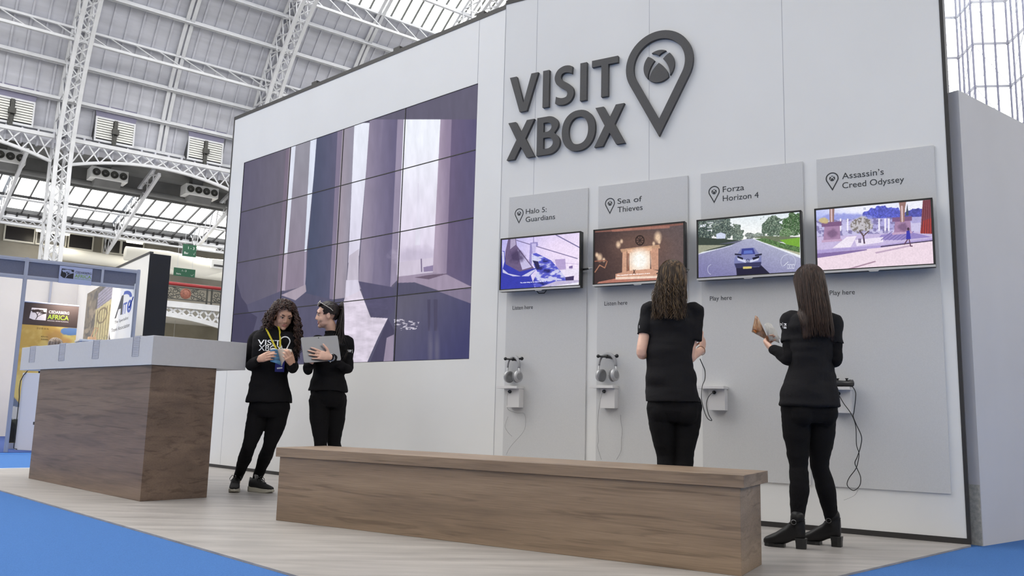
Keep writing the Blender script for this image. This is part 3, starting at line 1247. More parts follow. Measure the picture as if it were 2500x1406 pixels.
def pin_ring(m, cx, ztop, zbot, rad, stroke, y, thick):
    """map pin outline: round head running into a pointed foot"""
    cz = ztop - rad
    d = cz - zbot

    def outline(r, tip):
        dd = cz - tip
        a = math.asin(min(.999, r / dd))       # tangent from the tip
        pts = []
        for i in range(41):
            t = -a + (PI + 2 * a) * i / 40
            pts.append((cx + r * cos(t), cz + r * sin(t)))
        pts.append((cx, tip))
        return pts
    o = outline(rad, zbot)
    ri = rad - stroke
    i_ = outline(ri, zbot + stroke * d / rad)
    n = len(o)
    vs = [(p[0], y, p[1]) for p in o] + [(p[0], y, p[1]) for p in i_] + [(p[0], y - thick, p[1]) for p in o] + [(p[0], y - thick, p[1]) for p in i_]
    fs = []
    for k in range(n):
        j = (k + 1) % n
        fs += [(2 * n + k, 2 * n + j, 3 * n + j, 3 * n + k), (k, j, 2 * n + j, 2 * n + k), (n + j, n + k, 3 * n + k, 3 * n + j), (j, k, n + k, n + j)]
    m.add(vs, fs)


def arcp(a0, a1, n=14):
    return [(cos(R(a0 + (a1 - a0) * i / n)), sin(R(a0 + (a1 - a0) * i / n))) for i in range(n + 1)]


def bez(p, q, r, n=10):
    return [((1 - t) ** 2 * p[0] + 2 * t * (1 - t) * q[0] + t * t * r[0], (1 - t) ** 2 * p[1] + 2 * t * (1 - t) * q[1] + t * t * r[1]) for t in [i / n for i in range(n + 1)]]


def ball_mark():
    top = arcp(118, 62) + bez((.47, .88), (.2, .84), (0, .66))[1:] + bez((0, .66), (-.2, .84), (-.47, .88))[1:-1]
    left = arcp(135, 224) + bez((-.72, -.69), (-.72, -.1), (-.27, .40))[1:] + bez((-.27, .40), (-.5, .64), (-.707, .707))[1:-1]
    right = [(-x, y) for x, y in left]
    bot = bez((-.63, -.77), (-.55, -.2), (0, .2)) + bez((0, .2), (.55, -.2), (.63, -.77))[1:] + arcp(-51, -129)[1:-1]
    return [top, left, right, bot]


# big raised lettering
letters = [('V', .078, .362, 3.322, 3.652, 'first letter of the upper word'), ('I', .410, .470, 3.322, 3.652, 'second letter of the upper word'),
           ('S', .520, .706, 3.316, 3.658, 'middle letter of the upper word'), ('I', .765, .825, 3.322, 3.652, 'fourth letter of the upper word'),
           ('T', .872, 1.106, 3.322, 3.652, 'last letter of the upper word'),
           ('X', .066, .342, 2.900, 3.236, 'first letter of the lower word'), ('B', .362, .582, 2.900, 3.236, 'second letter of the lower word'),
           ('O', .600, .908, 2.892, 3.244, 'third letter of the lower word'), ('X', .900, 1.172, 2.900, 3.236, 'last letter of the lower word')]
for ch, xa, xb, za, zb, lab in letters:
    m = MB()
    w, h = xb - xa, zb - za
    st = .062

    def P(pts):
        m.prism([(xa + a, za + b) for a, b in pts], 'y', -.03, 0)
    if ch == 'I':
        P([(0, 0), (w, 0), (w, h), (0, h)])
    elif ch == 'T':
        P([((w - st) / 2, 0), ((w + st) / 2, 0), ((w + st) / 2, h - .056), (w, h - .056), (w, h), (0, h), (0, h - .056), ((w - st) / 2, h - .056)])
    elif ch == 'V':
        P([(w / 2 - .036, 0), (w / 2 + .036, 0), (w, h), (w - .068, h), (w / 2, .075), (.068, h), (0, h)])
    elif ch == 'X':
        k = .078
        P([(0, 0), (k, 0), (w / 2, h / 2 - .062), (w - k, 0), (w, 0), (w / 2 + .044, h / 2 + .004), (w - .008, h), (w - k - .004, h), (w / 2, h / 2 + .066), (k + .004, h), (.008, h), (w / 2 - .044, h / 2 + .004)])
    elif ch == 'O':
        N = 44
        def el(f, s_=1):
            return [(xa + w / 2 + (w / 2 - f) * math.copysign(abs(cos(2 * PI * i / N)) ** .92, cos(2 * PI * i / N)), za + h / 2 + (h / 2 - f * .9) * math.copysign(abs(sin(2 * PI * i / N)) ** .92, sin(2 * PI * i / N))) for i in range(N)]
        o_, i_ = el(0), el(.064)
        m.add([(p[0], y, p[1]) for y in (0, -.03) for q in (o_, i_) for p in q],
              [f for k in range(N) for j in ((k + 1) % N,) for f in ((2 * N + k, 2 * N + j, 3 * N + j, 3 * N + k), (k, j, 2 * N + j, 2 * N + k), (N + j, N + k, 3 * N + k, 3 * N + j))])
    elif ch == 'S':
        pts = [(w * .90, h * .86), (w * .72, h * .905), (w * .5, h * .915), (w * .28, h * .86), (w * .18, h * .74), (w * .24, h * .62), (w * .42, h * .53),
               (w * .62, h * .455), (w * .79, h * .37), (w * .84, h * .25), (w * .74, h * .135), (w * .52, h * .088), (w * .28, h * .10), (w * .08, h * .15)]
        # smooth the centre line, then sweep a flat band along it
        cl = []
        for i in range(len(pts) - 1):
            p0, p1, p2, p3 = pts[max(i - 1, 0)], pts[i], pts[i + 1], pts[min(i + 2, len(pts) - 1)]
            for k in range(5):
                t = k / 5
                cl.append(tuple(.5 * (2 * p1[a] + (p2[a] - p0[a]) * t + (2 * p0[a] - 5 * p1[a] + 4 * p2[a] - p3[a]) * t * t + (3 * p1[a] - p0[a] - 3 * p2[a] + p3[a]) * t ** 3) for a in (0, 1)))
        cl.append(pts[-1])
        A, B = [], []
        for i, p in enumerate(cl):
            q, r0 = cl[min(i + 1, len(cl) - 1)], cl[max(i - 1, 0)]
            d = Vector((q[0] - r0[0], q[1] - r0[1])).normalized()
            if i < 4 or i > len(cl) - 5:
                d = Vector((-1, 0.12)) if i < 4 else Vector((-1, .12))
                d.normalize()
            A.append((p[0] - d.y * .03, p[1] + d.x * .03))
            B.append((p[0] + d.y * .03, p[1] - d.x * .03))
        n = len(cl)
        vs = [(xa + p[0], y, za + p[1]) for y in (0, -.03) for Q in (A, B) for p in Q]
        fs = []
        for k in range(n - 1):
            fs += [(2 * n + k, 2 * n + k + 1, 3 * n + k + 1, 3 * n + k), (k, k + 1, 2 * n + k + 1, 2 * n + k), (n + k, n + k + 1, 3 * n + k + 1, 3 * n + k), (k, k + 1, n + k + 1, n + k)]
        fs += [(0, n, 3 * n, 2 * n), (n - 1, 2 * n - 1, 4 * n - 1, 3 * n - 1)]
        m.add(vs, fs)
    elif ch == 'B':
        out = [(0, 0)] + [(w - .105 + .105 * cos(R(a)), .0935 + .0935 * sin(R(a))) for a in range(-90, 56, 10)] + [(w - .052, .1805)] + \
              [(w - .118 + .102 * cos(R(a)), .253 + .083 * sin(R(a))) for a in range(-46, 91, 10)] + [(0, h)]
        h1 = [(.062, .052)] + [(w - .122 + .058 * cos(R(a)), .101 + .049 * sin(R(a))) for a in range(-90, 91, 15)] + [(.062, .150)]
        h2 = [(.062, .200)] + [(w - .130 + .050 * cos(R(a)), .242 + .042 * sin(R(a))) for a in range(-90, 91, 15)] + [(.062, .284)]
        bmx = bmesh.new()
        es = []
        for loop in (out, h1, h2):
            vs = [bmx.verts.new((xa + a, 0, za + b)) for a, b in loop]
            es += [bmx.edges.new((vs[i], vs[(i + 1) % len(vs)])) for i in range(len(vs))]
        bmesh.ops.triangle_fill(bmx, use_beauty=True, use_dissolve=False, edges=es)
        bmx.verts.index_update()
        V0 = [v.co.copy() for v in bmx.verts]
        F0 = [tuple(v.index for v in f.verts) for f in bmx.faces]
        bmx.free()
        n = len(V0)
        fs = F0 + [tuple(i + n for i in reversed(f)) for f in F0]
        b0 = 0
        for loop in (out, h1, h2):
            L_ = len(loop)
            fs += [(b0 + i, b0 + (i + 1) % L_, b0 + (i + 1) % L_ + n, b0 + i + n) for i in range(L_)]
            b0 += L_
        m.add(V0 + [v + Vector((0, -.03, 0)) for v in V0], fs)
    m.solo('sign_letter', 'raised charcoal letter %s on the white wall, %s' % (ch, lab), 'letter', m_letter, RW, (xa, 0, za), 'raised letters on the white wall')
m = MB()
pin_ring(m, 1.458, 3.790, 2.912, .281, .066, 0, .03)
m.solo('sign_pin', 'large raised charcoal map pin outline beside the big letters', 'sign', m_letter, RW, (1.458, 0, 2.912))
t = thing('sign_emblem', 'round charcoal emblem of four pieces inside the large map pin', 'emblem', RW, (1.456, 0, 3.36))
for q in ball_mark():
    m = MB().prism([(1.456 + .129 * x, 3.496 + .134 * z) for x, z in q], 'y', -.025, 0)
    m.part('emblem_piece', m_letter, t)

# ------------------------------------------------------------------ the four demo boards with their screens
PX = (.094, .936, 1.787, 2.630)
BW, BZ0, BZ1 = .748, .300, 2.570
titles = (('Halo 5:', 'Guardians'), ('Sea of', 'Thieves'), ('Forza', 'Horizon 4'), ('Assassin\u2019s', 'Creed Odyssey'))
caps = ('Listen here', 'Listen here', 'Play here', 'Play here')
pics = ('an icy blue landscape', 'a glowing fireplace', 'a car on a road', 'a sunlit terrace with hills')
wt = ((.199, .281), (.207, .213), (.16, .265), (.268, .392))


def paint_ice(px, py, u, v):
    s = Pic((px - 1200) * 4.394, (py - 440) * 4.394, (214, 208, 244))
    s.grad([(0, 0), (1200, 0), (1200, 1400), (0, 1400)], (200, 500), (800, 1000), (184, 178, 236), (240, 226, 248))
    s.ell(700, 740, 260, 180, (246, 226, 248), .6, .7)
    P = s.poly
    s.line([(270, 645), (920, 840)], 5, (120, 110, 150))
    s.line([(690, 585), (960, 730)], 6, (110, 104, 150))
    s.line([(330, 850), (930, 900)], 3, (190, 170, 210))
    P([(415, 670), (495, 662), (500, 700), (440, 730), (430, 940), (400, 930)], (150, 140, 196))
    P([(430, 680), (480, 676), (470, 780), (440, 790)], (196, 186, 230))
    s.line([(452, 610), (452, 665)], 4, (130, 120, 170))
    P([(680, 850), (790, 842), (800, 960), (700, 960)], (180, 160, 206))
    P([(830, 925), (870, 915), (870, 960), (835, 960)], (120, 100, 156))
    s.ell(860, 985, 120, 40, (236, 226, 246), 1, .2, .2, 2)
    # cliff on the left
    P([(195, 560), (255, 560), (270, 700), (420, 900), (470, 960), (330, 1010), (140, 930), (150, 760)], (108, 92, 128))
    P([(205, 600), (252, 600), (262, 690), (200, 740)], (176, 164, 196))
    P([(280, 740), (330, 800), (430, 930), (330, 960), (300, 860)], (196, 188, 224))
    s.ell(270, 820, 70, 60, (70, 58, 92), .8, .4, .4, 5)
    P([(90, 760), (140, 760), (150, 900), (300, 980), (500, 935), (420, 1020), (480, 1200), (60, 1250)], (56, 62, 172))
    P([(110, 760), (135, 770), (140, 870), (120, 950), (180, 1000), (320, 1030), (420, 975), (490, 945), (400, 1030), (230, 1030), (120, 990)], (206, 204, 236))
    # ridge on the right
    P([(430, 790), (480, 780), (640, 860), (720, 950), (800, 1050), (960, 1090), (960, 1170), (480, 1170), (440, 1100), (490, 980), (430, 860)], (84, 88, 196))
    m = s.inside([(430, 790), (480, 780), (640, 860), (720, 950), (800, 1050), (960, 1090), (960, 1170), (480, 1170), (440, 1100), (490, 980), (430, 860)])
    ridge = fbm(s.x * .012 + s.y * .006, s.y * .03, 5, 12)
    s.put(m * np.clip((ridge - .5) * 9, 0, 1), (206, 206, 238))
    s.put(m * np.clip((.40 - ridge) * 9, 0, 1), (40, 42, 110))
    P([(440, 860), (500, 870), (520, 940), (490, 960)], (44, 40, 84))
    P([(790, 1040), (885, 1025), (880, 1085), (800, 1090)], (66, 54, 96))
    P([(480, 1160), (700, 1080), (960, 1070), (960, 1120), (640, 1130), (560, 1170)], (196, 186, 216))
    P([(700, 1130), (960, 1090), (960, 1180), (560, 1190)], (240, 238, 250))
    s.mottle(.03, .04, 8)
    s.mottle(.12, .06, 3)
    return s.c


def paint_hearth(px, py, u, v):
    s = Pic((px - 1200) * 4.394, (py - 440) * 4.394, (74, 60, 60))
    P = s.poly
    s.grad([(1080, 400), (2100, 400), (2100, 1200), (1080, 1200)], (1150, 800), (1900, 600), (50, 40, 42), (92, 82, 84))
    P([(1110, 530), (2060, 450), (2060, 480), (1400, 545), (1110, 560)], (132, 92, 84))
    s.line([(1300, 540), (1900, 500)], 14, (188, 128, 112), .7)
    s.ell(1600, 850, 400, 300, (136, 98, 82), .5, .9)
    s.ell(1590, 700, 260, 120, (112, 86, 76), .8, .5)
    for a in range(8):
        s.line([(1592, 645), (1592 + 44 * cos(a * PI / 4), 645 + 50 * sin(a * PI / 4))], 4, (50, 38, 34))
    d = np.hypot((s.x - 1592) / 44, (s.y - 645) / 50)
    s.put((abs(d - 1) < .13) * 1.0, (48, 36, 32))
    P([(1380, 740), (1800, 690), (1810, 730), (1395, 775)], (190, 150, 122))
    P([(1405, 770), (1450, 765), (1450, 1000), (1400, 1000)], (206, 160, 134))
    P([(1455, 760), (1480, 755), (1475, 985), (1455, 985)], (150, 104, 84))
    P([(1700, 735), (1790, 725), (1790, 960), (1715, 960)], (200, 152, 128))
    P([(1455, 745), (1720, 715), (1720, 755), (1460, 785)], (224, 180, 150))
    P([(1480, 780), (1700, 755), (1700, 950), (1480, 975)], (240, 206, 180))
    s.ell(1590, 860, 95, 105, (255, 252, 244), 1, .45)
    P([(1330, 1005), (1480, 970), (1700, 950), (1850, 990), (1850, 1040), (1330, 1040)], (206, 158, 134))
    P([(1150, 1090), (1400, 1040), (1900, 1020), (2060, 1040), (2060, 1110), (1110, 1130)], (180, 120, 104))
    P([(1330, 1040), (1900, 1020), (1900, 1045), (1330, 1065)], (240, 214, 196))
    for x, y, r_ in ((1360, 690, 22), (1395, 655, 14), (1785, 610, 34), (1740, 680, 14), (1800, 660, 14), (1160, 830, 26), (1205, 855, 14), (1130, 800, 16)):
        s.ell(x, y, r_, r_ * 1.5, (240, 208, 176), .9, .5)
    s.line([(1100, 870), (1230, 860)], 6, (150, 96, 78))
    s.line([(1240, 870), (1215, 940), (1160, 910), (1110, 985)], 6, (170, 120, 96))
    s.line([(1520, 960), (1540, 1000)], 4, (60, 40, 36))
    s.line([(1540, 960), (1520, 1000)], 4, (60, 40, 36))
    s.mottle(.05, .08, 4)
    s.mottle(.15, .08, 7)
    return s.c


def paint_road(px, py, u, v):
    s = Pic((px - 1680) * 4.032, (py - 380) * 4.032, (236, 240, 244))
    P = s.poly
    s.grad([(0, 400), (1200, 400), (1200, 840), (0, 840)], (600, 560), (600, 800), (224, 234, 240), (252, 252, 250))
    for x, y, rx, ry, c, sd in ((140, 760, 95, 150, (60, 74, 72), 2), (330, 720, 120, 120, (74, 88, 84), 3), (485, 770, 60, 85, (92, 106, 98), 4), (610, 790, 60, 30, (120, 128, 126), 6),
                                (690, 785, 60, 26, (128, 138, 132), 7), (830, 700, 110, 110, (80, 98, 84), 5), (1050, 680, 120, 110, (62, 92, 56), 8), (960, 760, 60, 60, (90, 118, 80), 11), (250, 640, 90, 50, (96, 108, 106), 9)):
        s.ell(x, y, rx, ry, c, 1, 0, .45, sd, .035)
    tm = (s.y < 840) & (s.c.sum(1) < 440)
    s.mottle(.09, .45, 21, None, tm)
    s.put(((fbm(s.x * .16, s.y * .16, 3, 40) > .60) & tm) * .55, (206, 218, 196))
    P([(85, 800), (470, 830), (520, 840), (400, 890), (85, 960)], (60, 70, 62))
    P([(85, 880), (300, 880), (380, 880), (200, 925), (85, 970)], (158, 160, 140))
    P([(275, 772), (320, 755), (370, 772), (366, 815), (280, 818)], (206, 214, 236))
    P([(640, 800), (760, 790), (1100, 800), (1100, 860), (900, 850)], (110, 120, 96))
    P([(900, 830), (1100, 805), (1100, 905), (980, 880)], (122, 172, 60))
    P([(650, 820), (760, 812), (960, 870), (1100, 900), (1100, 960), (900, 910)], (88, 118, 74))
    s.mottle(.11, .5, 22, None, s.inside([(650, 820), (760, 812), (960, 870), (1100, 900), (1100, 960), (900, 910)]))
    P([(680, 830), (900, 905), (1100, 955), (1100, 980)], (176, 176, 150))
    P([(560, 822), (650, 815), (720, 850), (1110, 1010), (1110, 1200), (80, 1230), (80, 975), (420, 880)], (136, 134, 172))
    s.grad([(560, 822), (650, 815), (720, 850), (1110, 1010), (1110, 1200), (80, 1230), (80, 975), (420, 880)], (600, 830), (500, 1200), (172, 174, 200), (128, 126, 170))
    s.line([(640, 818), (1100, 1000)], 5, (226, 230, 240))
    s.line([(100, 970), (430, 885)], 4, (206, 210, 226))
    P([(300, 870), (560, 825), (470, 860)], (96, 98, 116))
    s.mottle(.10, .08, 3)
    # the car
    P([(470, 1080), (700, 1060), (810, 1165), (480, 1190)], (34, 32, 56))
    P([(455, 1010), (520, 915), (650, 905), (720, 990), (722, 1060), (700, 1095), (470, 1105), (452, 1085)], (126, 130, 178))
    P([(530, 915), (640, 908), (662, 968), (520, 975)], (60, 66, 142))
    P([(550, 935), (630, 930), (640, 962), (545, 966)], (96, 116, 196))
    P([(458, 962), (525, 968), (525, 982), (460, 978)], (40, 40, 62))
    P([(655, 975), (725, 962), (727, 978), (660, 990)], (40, 40, 62))
    P([(480, 1000), (560, 1025), (600, 1030), (660, 1015), (705, 990), (690, 1030), (620, 1050), (560, 1052), (490, 1030)], (206, 210, 236))
    P([(485, 985), (540, 1005), (540, 1025), (485, 1005)], (30, 30, 50))
    P([(630, 1005), (700, 985), (700, 1005), (640, 1028)], (30, 30, 50))
    P([(455, 1062), (720, 1045), (715, 1090), (470, 1105)], (56, 56, 92))
    d = np.hypot(s.x - 588, s.y - 1036)
    s.put((abs(d - 17) < 3) * 1.0, (60, 64, 104))
    s.line([(578, 1026), (588, 1046), (598, 1026)], 3, (60, 64, 104))
    P([(540, 1092), (626, 1090), (626, 1110), (540, 1114)], (216, 200, 120))
    d = np.hypot(s.x - 985, s.y - 1045)
    s.put((abs(d - 72) < 2.5) * .7 * (s.y < 1090), (220, 224, 240))
    s.line([(940, 1085), (985, 1045)], 3, (230, 232, 244))
    for x in (985, 1010, 1035):
        d = np.maximum(abs(s.x - x) / 10, abs(s.y - 1090) / 22)
        s.put(((d < 1) & (d > .72)) * .9, (230, 232, 244))
    d = np.hypot((s.x - 230) / 38, (s.y - 1120) / 48)
    s.put((abs(d - 1) < .05) * (s.x < 225) * .8, (220, 224, 240))
    for x0, x1, y in ((190, 245, 662), (190, 228, 706), (190, 230, 736)):
        s.line([(x0, y), (x1, y - 3)], 4, (226, 228, 236))
    return s.c


def paint_terrace(px, py, u, v):
    s = Pic((px - 1680) * 4.032, (py - 380) * 4.032, (206, 212, 246))
    P = s.poly
    s.grad([(1240, 380), (2440, 380), (2440, 760), (1240, 760)], (1300, 500), (2200, 600), (186, 194, 244), (240, 240, 252))
    s.ell(1700, 520, 300, 60, (246, 246, 254), .8, .6)
    s.ell(1930, 620, 220, 120, (92, 98, 196), 1, 0, .18, 3)
    s.ell(1550, 620, 260, 50, (150, 156, 222), .9, .2, .3, 5)
    s.ell(2260, 590, 130, 70, (84, 86, 170), 1, 0, .3, 6)
    s.mottle(.09, .35, 24, None, s.c[:, 0] < 130)
    P([(1250, 640), (2300, 600), (2300, 800), (1250, 800)], (196, 188, 226), .8)
    s.put((fbm(s.x * .03, s.y * .05, 4, 20) > .56) * s.inside([(1250, 640), (2050, 600), (2050, 800), (1250, 820)]) * .8, (120, 112, 160))
    for x in (1500, 1570, 1880, 1940, 1975):
        P([(x - 8, 620), (x + 8, 618), (x + 8, 740), (x - 8, 742)], (240, 236, 250))
    P([(1250, 800), (2420, 740), (2420, 850), (1250, 930)], (200, 186, 224))
    P([(1900, 780), (2140, 740), (2400, 800), (2100, 830), (1860, 830)], (150, 136, 196))
    P([(1420, 910), (1560, 800), (1660, 790), (1600, 900)], (240, 230, 244))
    P([(1640, 830), (1920, 800), (1920, 850), (1660, 890)], (236, 226, 244))
    for k in range(6):
        s.line([(1900 + k * 40, 830), (2010 + k * 42, 745)], 4, (120, 106, 170))
    P([(1255, 940), (2420, 830), (2420, 1120), (1255, 1150)], (238, 218, 230))
    P([(1255, 930), (1900, 880), (2420, 810), (2420, 835), (1900, 905), (1255, 965)], (176, 160, 212))
    P([(1255, 965), (1760, 920), (1760, 930), (1500, 975), (1255, 1010)], (132, 110, 164))
    s.line([(1900, 895), (2410, 835)], 6, (70, 58, 84))
    P([(1840, 950), (2180, 880), (2200, 890), (1850, 965)], (190, 166, 190))
    P([(1560, 1115), (1840, 1035), (1850, 1045), (1610, 1115)], (170, 140, 160))
    # big urns on plinths
    for cx, top, base, w in ((1415, 690, 845, 85), (2110, 640, 770, 85)):
        P([(cx - w + 12, top), (cx + w - 8, top - 8), (cx + w, base - 15), (cx - w, base)], (166, 132, 168))
        P([(cx - w - 15, top - 30), (cx + w + 8, top - 45), (cx + w + 8, top), (cx - w - 15, top + 12)], (126, 92, 130))
        P([(cx - w - 15, base - 12), (cx + w + 12, base - 28), (cx + w + 12, base - 6), (cx - w - 15, base + 10)], (196, 164, 196))
        s.ell(cx + 5, (top + base) / 2, 45, 40, (120, 92, 126), .8, .3, .3, 9)
        P([(cx - 40, 440), (cx + 40, 430), (cx + 25, 520), (cx + 20, 650), (cx - 22, 655), (cx - 25, 520)], (150, 116, 110))
        s.line([(cx - 6, 500), (cx - 2, 645)], 9, (214, 186, 190))
    s.ell(1330, 640, 45, 28, (206, 186, 130), .9, .2, .4, 2)
    # silvery olive tree
    s.ell(1710, 680, 110, 75, (196, 192, 196), .95, .15, .4, 7)
    s.put((fbm(s.x * .06, s.y * .06, 4, 33) > .55) * (np.hypot((s.x - 1710) / 110, (s.y - 690) / 80) < 1) * .8, (112, 104, 96))
    s.line([(1735, 860), (1725, 790), (1690, 740)], 8, (96, 78, 84))
    s.line([(1725, 790), (1775, 745)], 6, (96, 78, 84))
    for x in (1683, 1697, 1732):
        s.line([(x, 820), (x, 855)], 5, (60, 44, 84))
    # tall cypress and the draped red column
    P([(2140, 590), (2158, 470), (2172, 590)], (76, 84, 96))
    P([(2310, 440), (2400, 430), (2410, 770), (2285, 765)], (130, 74, 84))
    P([(2310, 640), (2405, 610), (2410, 770), (2285, 765)], (168, 66, 62))
    for k in range(5):
        s.line([(2325 + k * 18, 440), (2300 + k * 24, 765)], 4, (100, 48, 58))
    # one small passer-by in blue
    P([(2150, 740), (2180, 735), (2192, 820), (2145, 825)], (60, 58, 168))
    s.ell(2167, 722, 12, 16, (70, 50, 70))
    s.line([(2160, 825), (2128, 872)], 6, (96, 66, 90))
    s.line([(2176, 825), (2190, 890), (2206, 890)], 6, (96, 66, 90))
    s.mottle(.09, .06, 3)
    d = np.maximum(abs(s.x - 1738) / 9, abs(s.y - 522) / 9)
    s.put(((d < 1) & (d > .6)) * .9, (90, 96, 140))
    return s.c


painters = (paint_ice, paint_hearth, paint_road, paint_terrace)
for i in range(4):
    x0 = PX[i]
    t = thing('demo_board', 'pale grey demo board behind the screen with %s' % pics[i], 'board', RW, (x0, 0, BZ0), 'grey demo boards on the white wall')
    MB().box(x0, x0 + BW, -.012, 0, BZ0, BZ1).part('board', m_grey, t)
    m = MB()
    pin_ring(m, x0 + .102, 2.463, 2.330, .043, .0075, -.0121, .0012)
    for q in ball_mark():
        m.prism([(x0 + .102 + .0195 * x, 2.419 + .0195 * z) for x, z in q], 'y', -.0133, -.0121)
    m.part('pin_mark', m_ink, t)
    m = MB()
    a, b = titles[i]
    put_text(m, a, x0 + .168, 2.406, -.0121, w=wt[i][0], h=.044 if i < 3 else .044, thick=.0012)
    dz = .0 if b not in ('Creed Odyssey',) else -.0115
    put_text(m, b, x0 + .168, 2.337 + dz, -.0121, w=wt[i][1], h=.044 if dz == 0 else .056, thick=.0012)
    m.part('title_lettering', m_ink, t)
    m = MB()
    dz = -.009 if caps[i][0] == 'P' else 0
    put_text(m, caps[i], x0 + .062, 1.590 + dz, -.0121, w=.194 if caps[i][0] == 'L' else .163, h=.033 if dz == 0 else .043, thick=.0012)
    m.part('caption_lettering', m_ink, t)

    # screen on its wall mount
    tx, tz0, tz1 = (.074, .937, 1.781, 2.622)[i], 1.733, 2.191
    tw = .754 if i < 3 else .738
    t = thing('television', 'wall mounted screen showing %s' % pics[i], 'television', RW, (tx, 0, tz0), 'screens on the demo wall')
    m = MB().box(tx, tx + tw, -.10, -.055, tz0, tz1)
    m.box(tx + .16, tx + tw - .16, -.055, -.04, tz0 + .06, tz1 - .08)
    m.part('housing', m_black, t, bevel=.003)
    m = MB()
    e = .012
    for a, b, c, d in ((tx, tx + tw, tz1 - e, tz1), (tx, tx + e, tz0, tz1), (tx + tw - e, tx + tw, tz0, tz1), (tx, tx + tw, tz0 + .014, tz0 + .022)):
        m.box(a, b, -.106, -.10, c, d)
    m.part('bezel', m_black, t)
    m = MB().box(tx, tx + tw, -.110, -.10, tz0, tz0 + .014)
    m.part('chin_strip', m_silver, t, 'silver strip along the lower edge')
    m = MB().prism([(tx + tw / 2 - .035, tz0), (tx + tw / 2 - .025, tz0 - .008), (tx + tw / 2 + .025, tz0 - .008), (tx + tw / 2 + .035, tz0)], 'y', -.108, -.10)
    m.part('sensor_nub', m_silver, t)
    m = MB().box(tx + .3, tx + tw - .3, -.041, -.012, tz0 + .12, tz1 - .12)
    m.part('wall_mount', m_dark, t)
    pic_mesh('screen', RW, tx + e, tx + tw - e, tz0 + .022, tz1 - e, -.1005, 330, 190, painters[i], m_screen, t)
    if i < 2:
        m = MB()
        put_text(m, ('The other thing not to miss is the city of', 'Get acquainted with this old tavern of ours')[i], tx + (.20, .205)[i], tz0 + (.062, .072)[i], -.1006, w=(.24, .27)[i], h=.0105, thick=.0004)
        m.part('subtitle', M('subtitle_glow', (250, 250, 250), .5, emit=((250, 250, 250), 1.0)), t)
    if i == 2:
        m = MB()
        put_text(m, '34/97', tx + .022, tz1 - .058, -.1006, w=.05, h=.02, thick=.0004)
        m.part('lap_counter', M('counter_glow', (240, 240, 250), .5, emit=((235, 238, 250), 1.0)), t)
    if i == 0:
        MB().tube([(tx + tw - .02, -.06, tz0 + .15), (tx + tw + .05, -.06, tz0 + .155)], .008, 8).part('plug', m_black, t)
        MB().tube([(tx + tw + .05, -.06, tz0 + .155), (tx + tw + .075, -.05, tz0 + .16)], .006, 6).part('plug_tip', m_silver, t)
        MB().tube([(tx + .33, -.05, tz0), (tx + .35, -.05, tz0 - .02), (tx + .40, -.05, tz0 - .022), (tx + .42, -.05, tz0)], .004, 6).part('cable_loop', m_black, t)

# ------------------------------------------------------------------ small shelves, headphones, cables, gamepads
m_shelf = M('white_shelf_board', (214, 212, 212), .45)
sl = ('left of the four, under the icy screen', 'second of the four, under the fireplace screen', 'third of the four, under the car screen', 'last of the four, behind the woman with the magazine')
for i in range(4):
    xr = PX[i] + .186
    zt = (.948, .958, .960, .960)[i]
    t = thing('wall_shelf', 'small white box shelf, ' + sl[i], 'shelf', RW, (xr - .1, 0, zt - .17), 'small white shelves on the demo boards')
    MB().box(xr - .19, xr + .004, -.132, -.012, zt - .02, zt).part('shelf_top', m_shelf, t, bevel=.001)
    MB().box(xr - .118, xr, -.085, -.012, zt - .172, zt - .02).part('box', m_shelf, t, bevel=.001)
    xc, zc = xr - .085 if i < 2 else xr - .075, zt - .045
    m = MB().cyl((xc, -.085, zc), (xc, -.098, zc), .013, 14)
    m.cyl((xc, -.098, zc), (xc, -.115, zc), .007, 10)
    m.part('grommet', m_black, t)

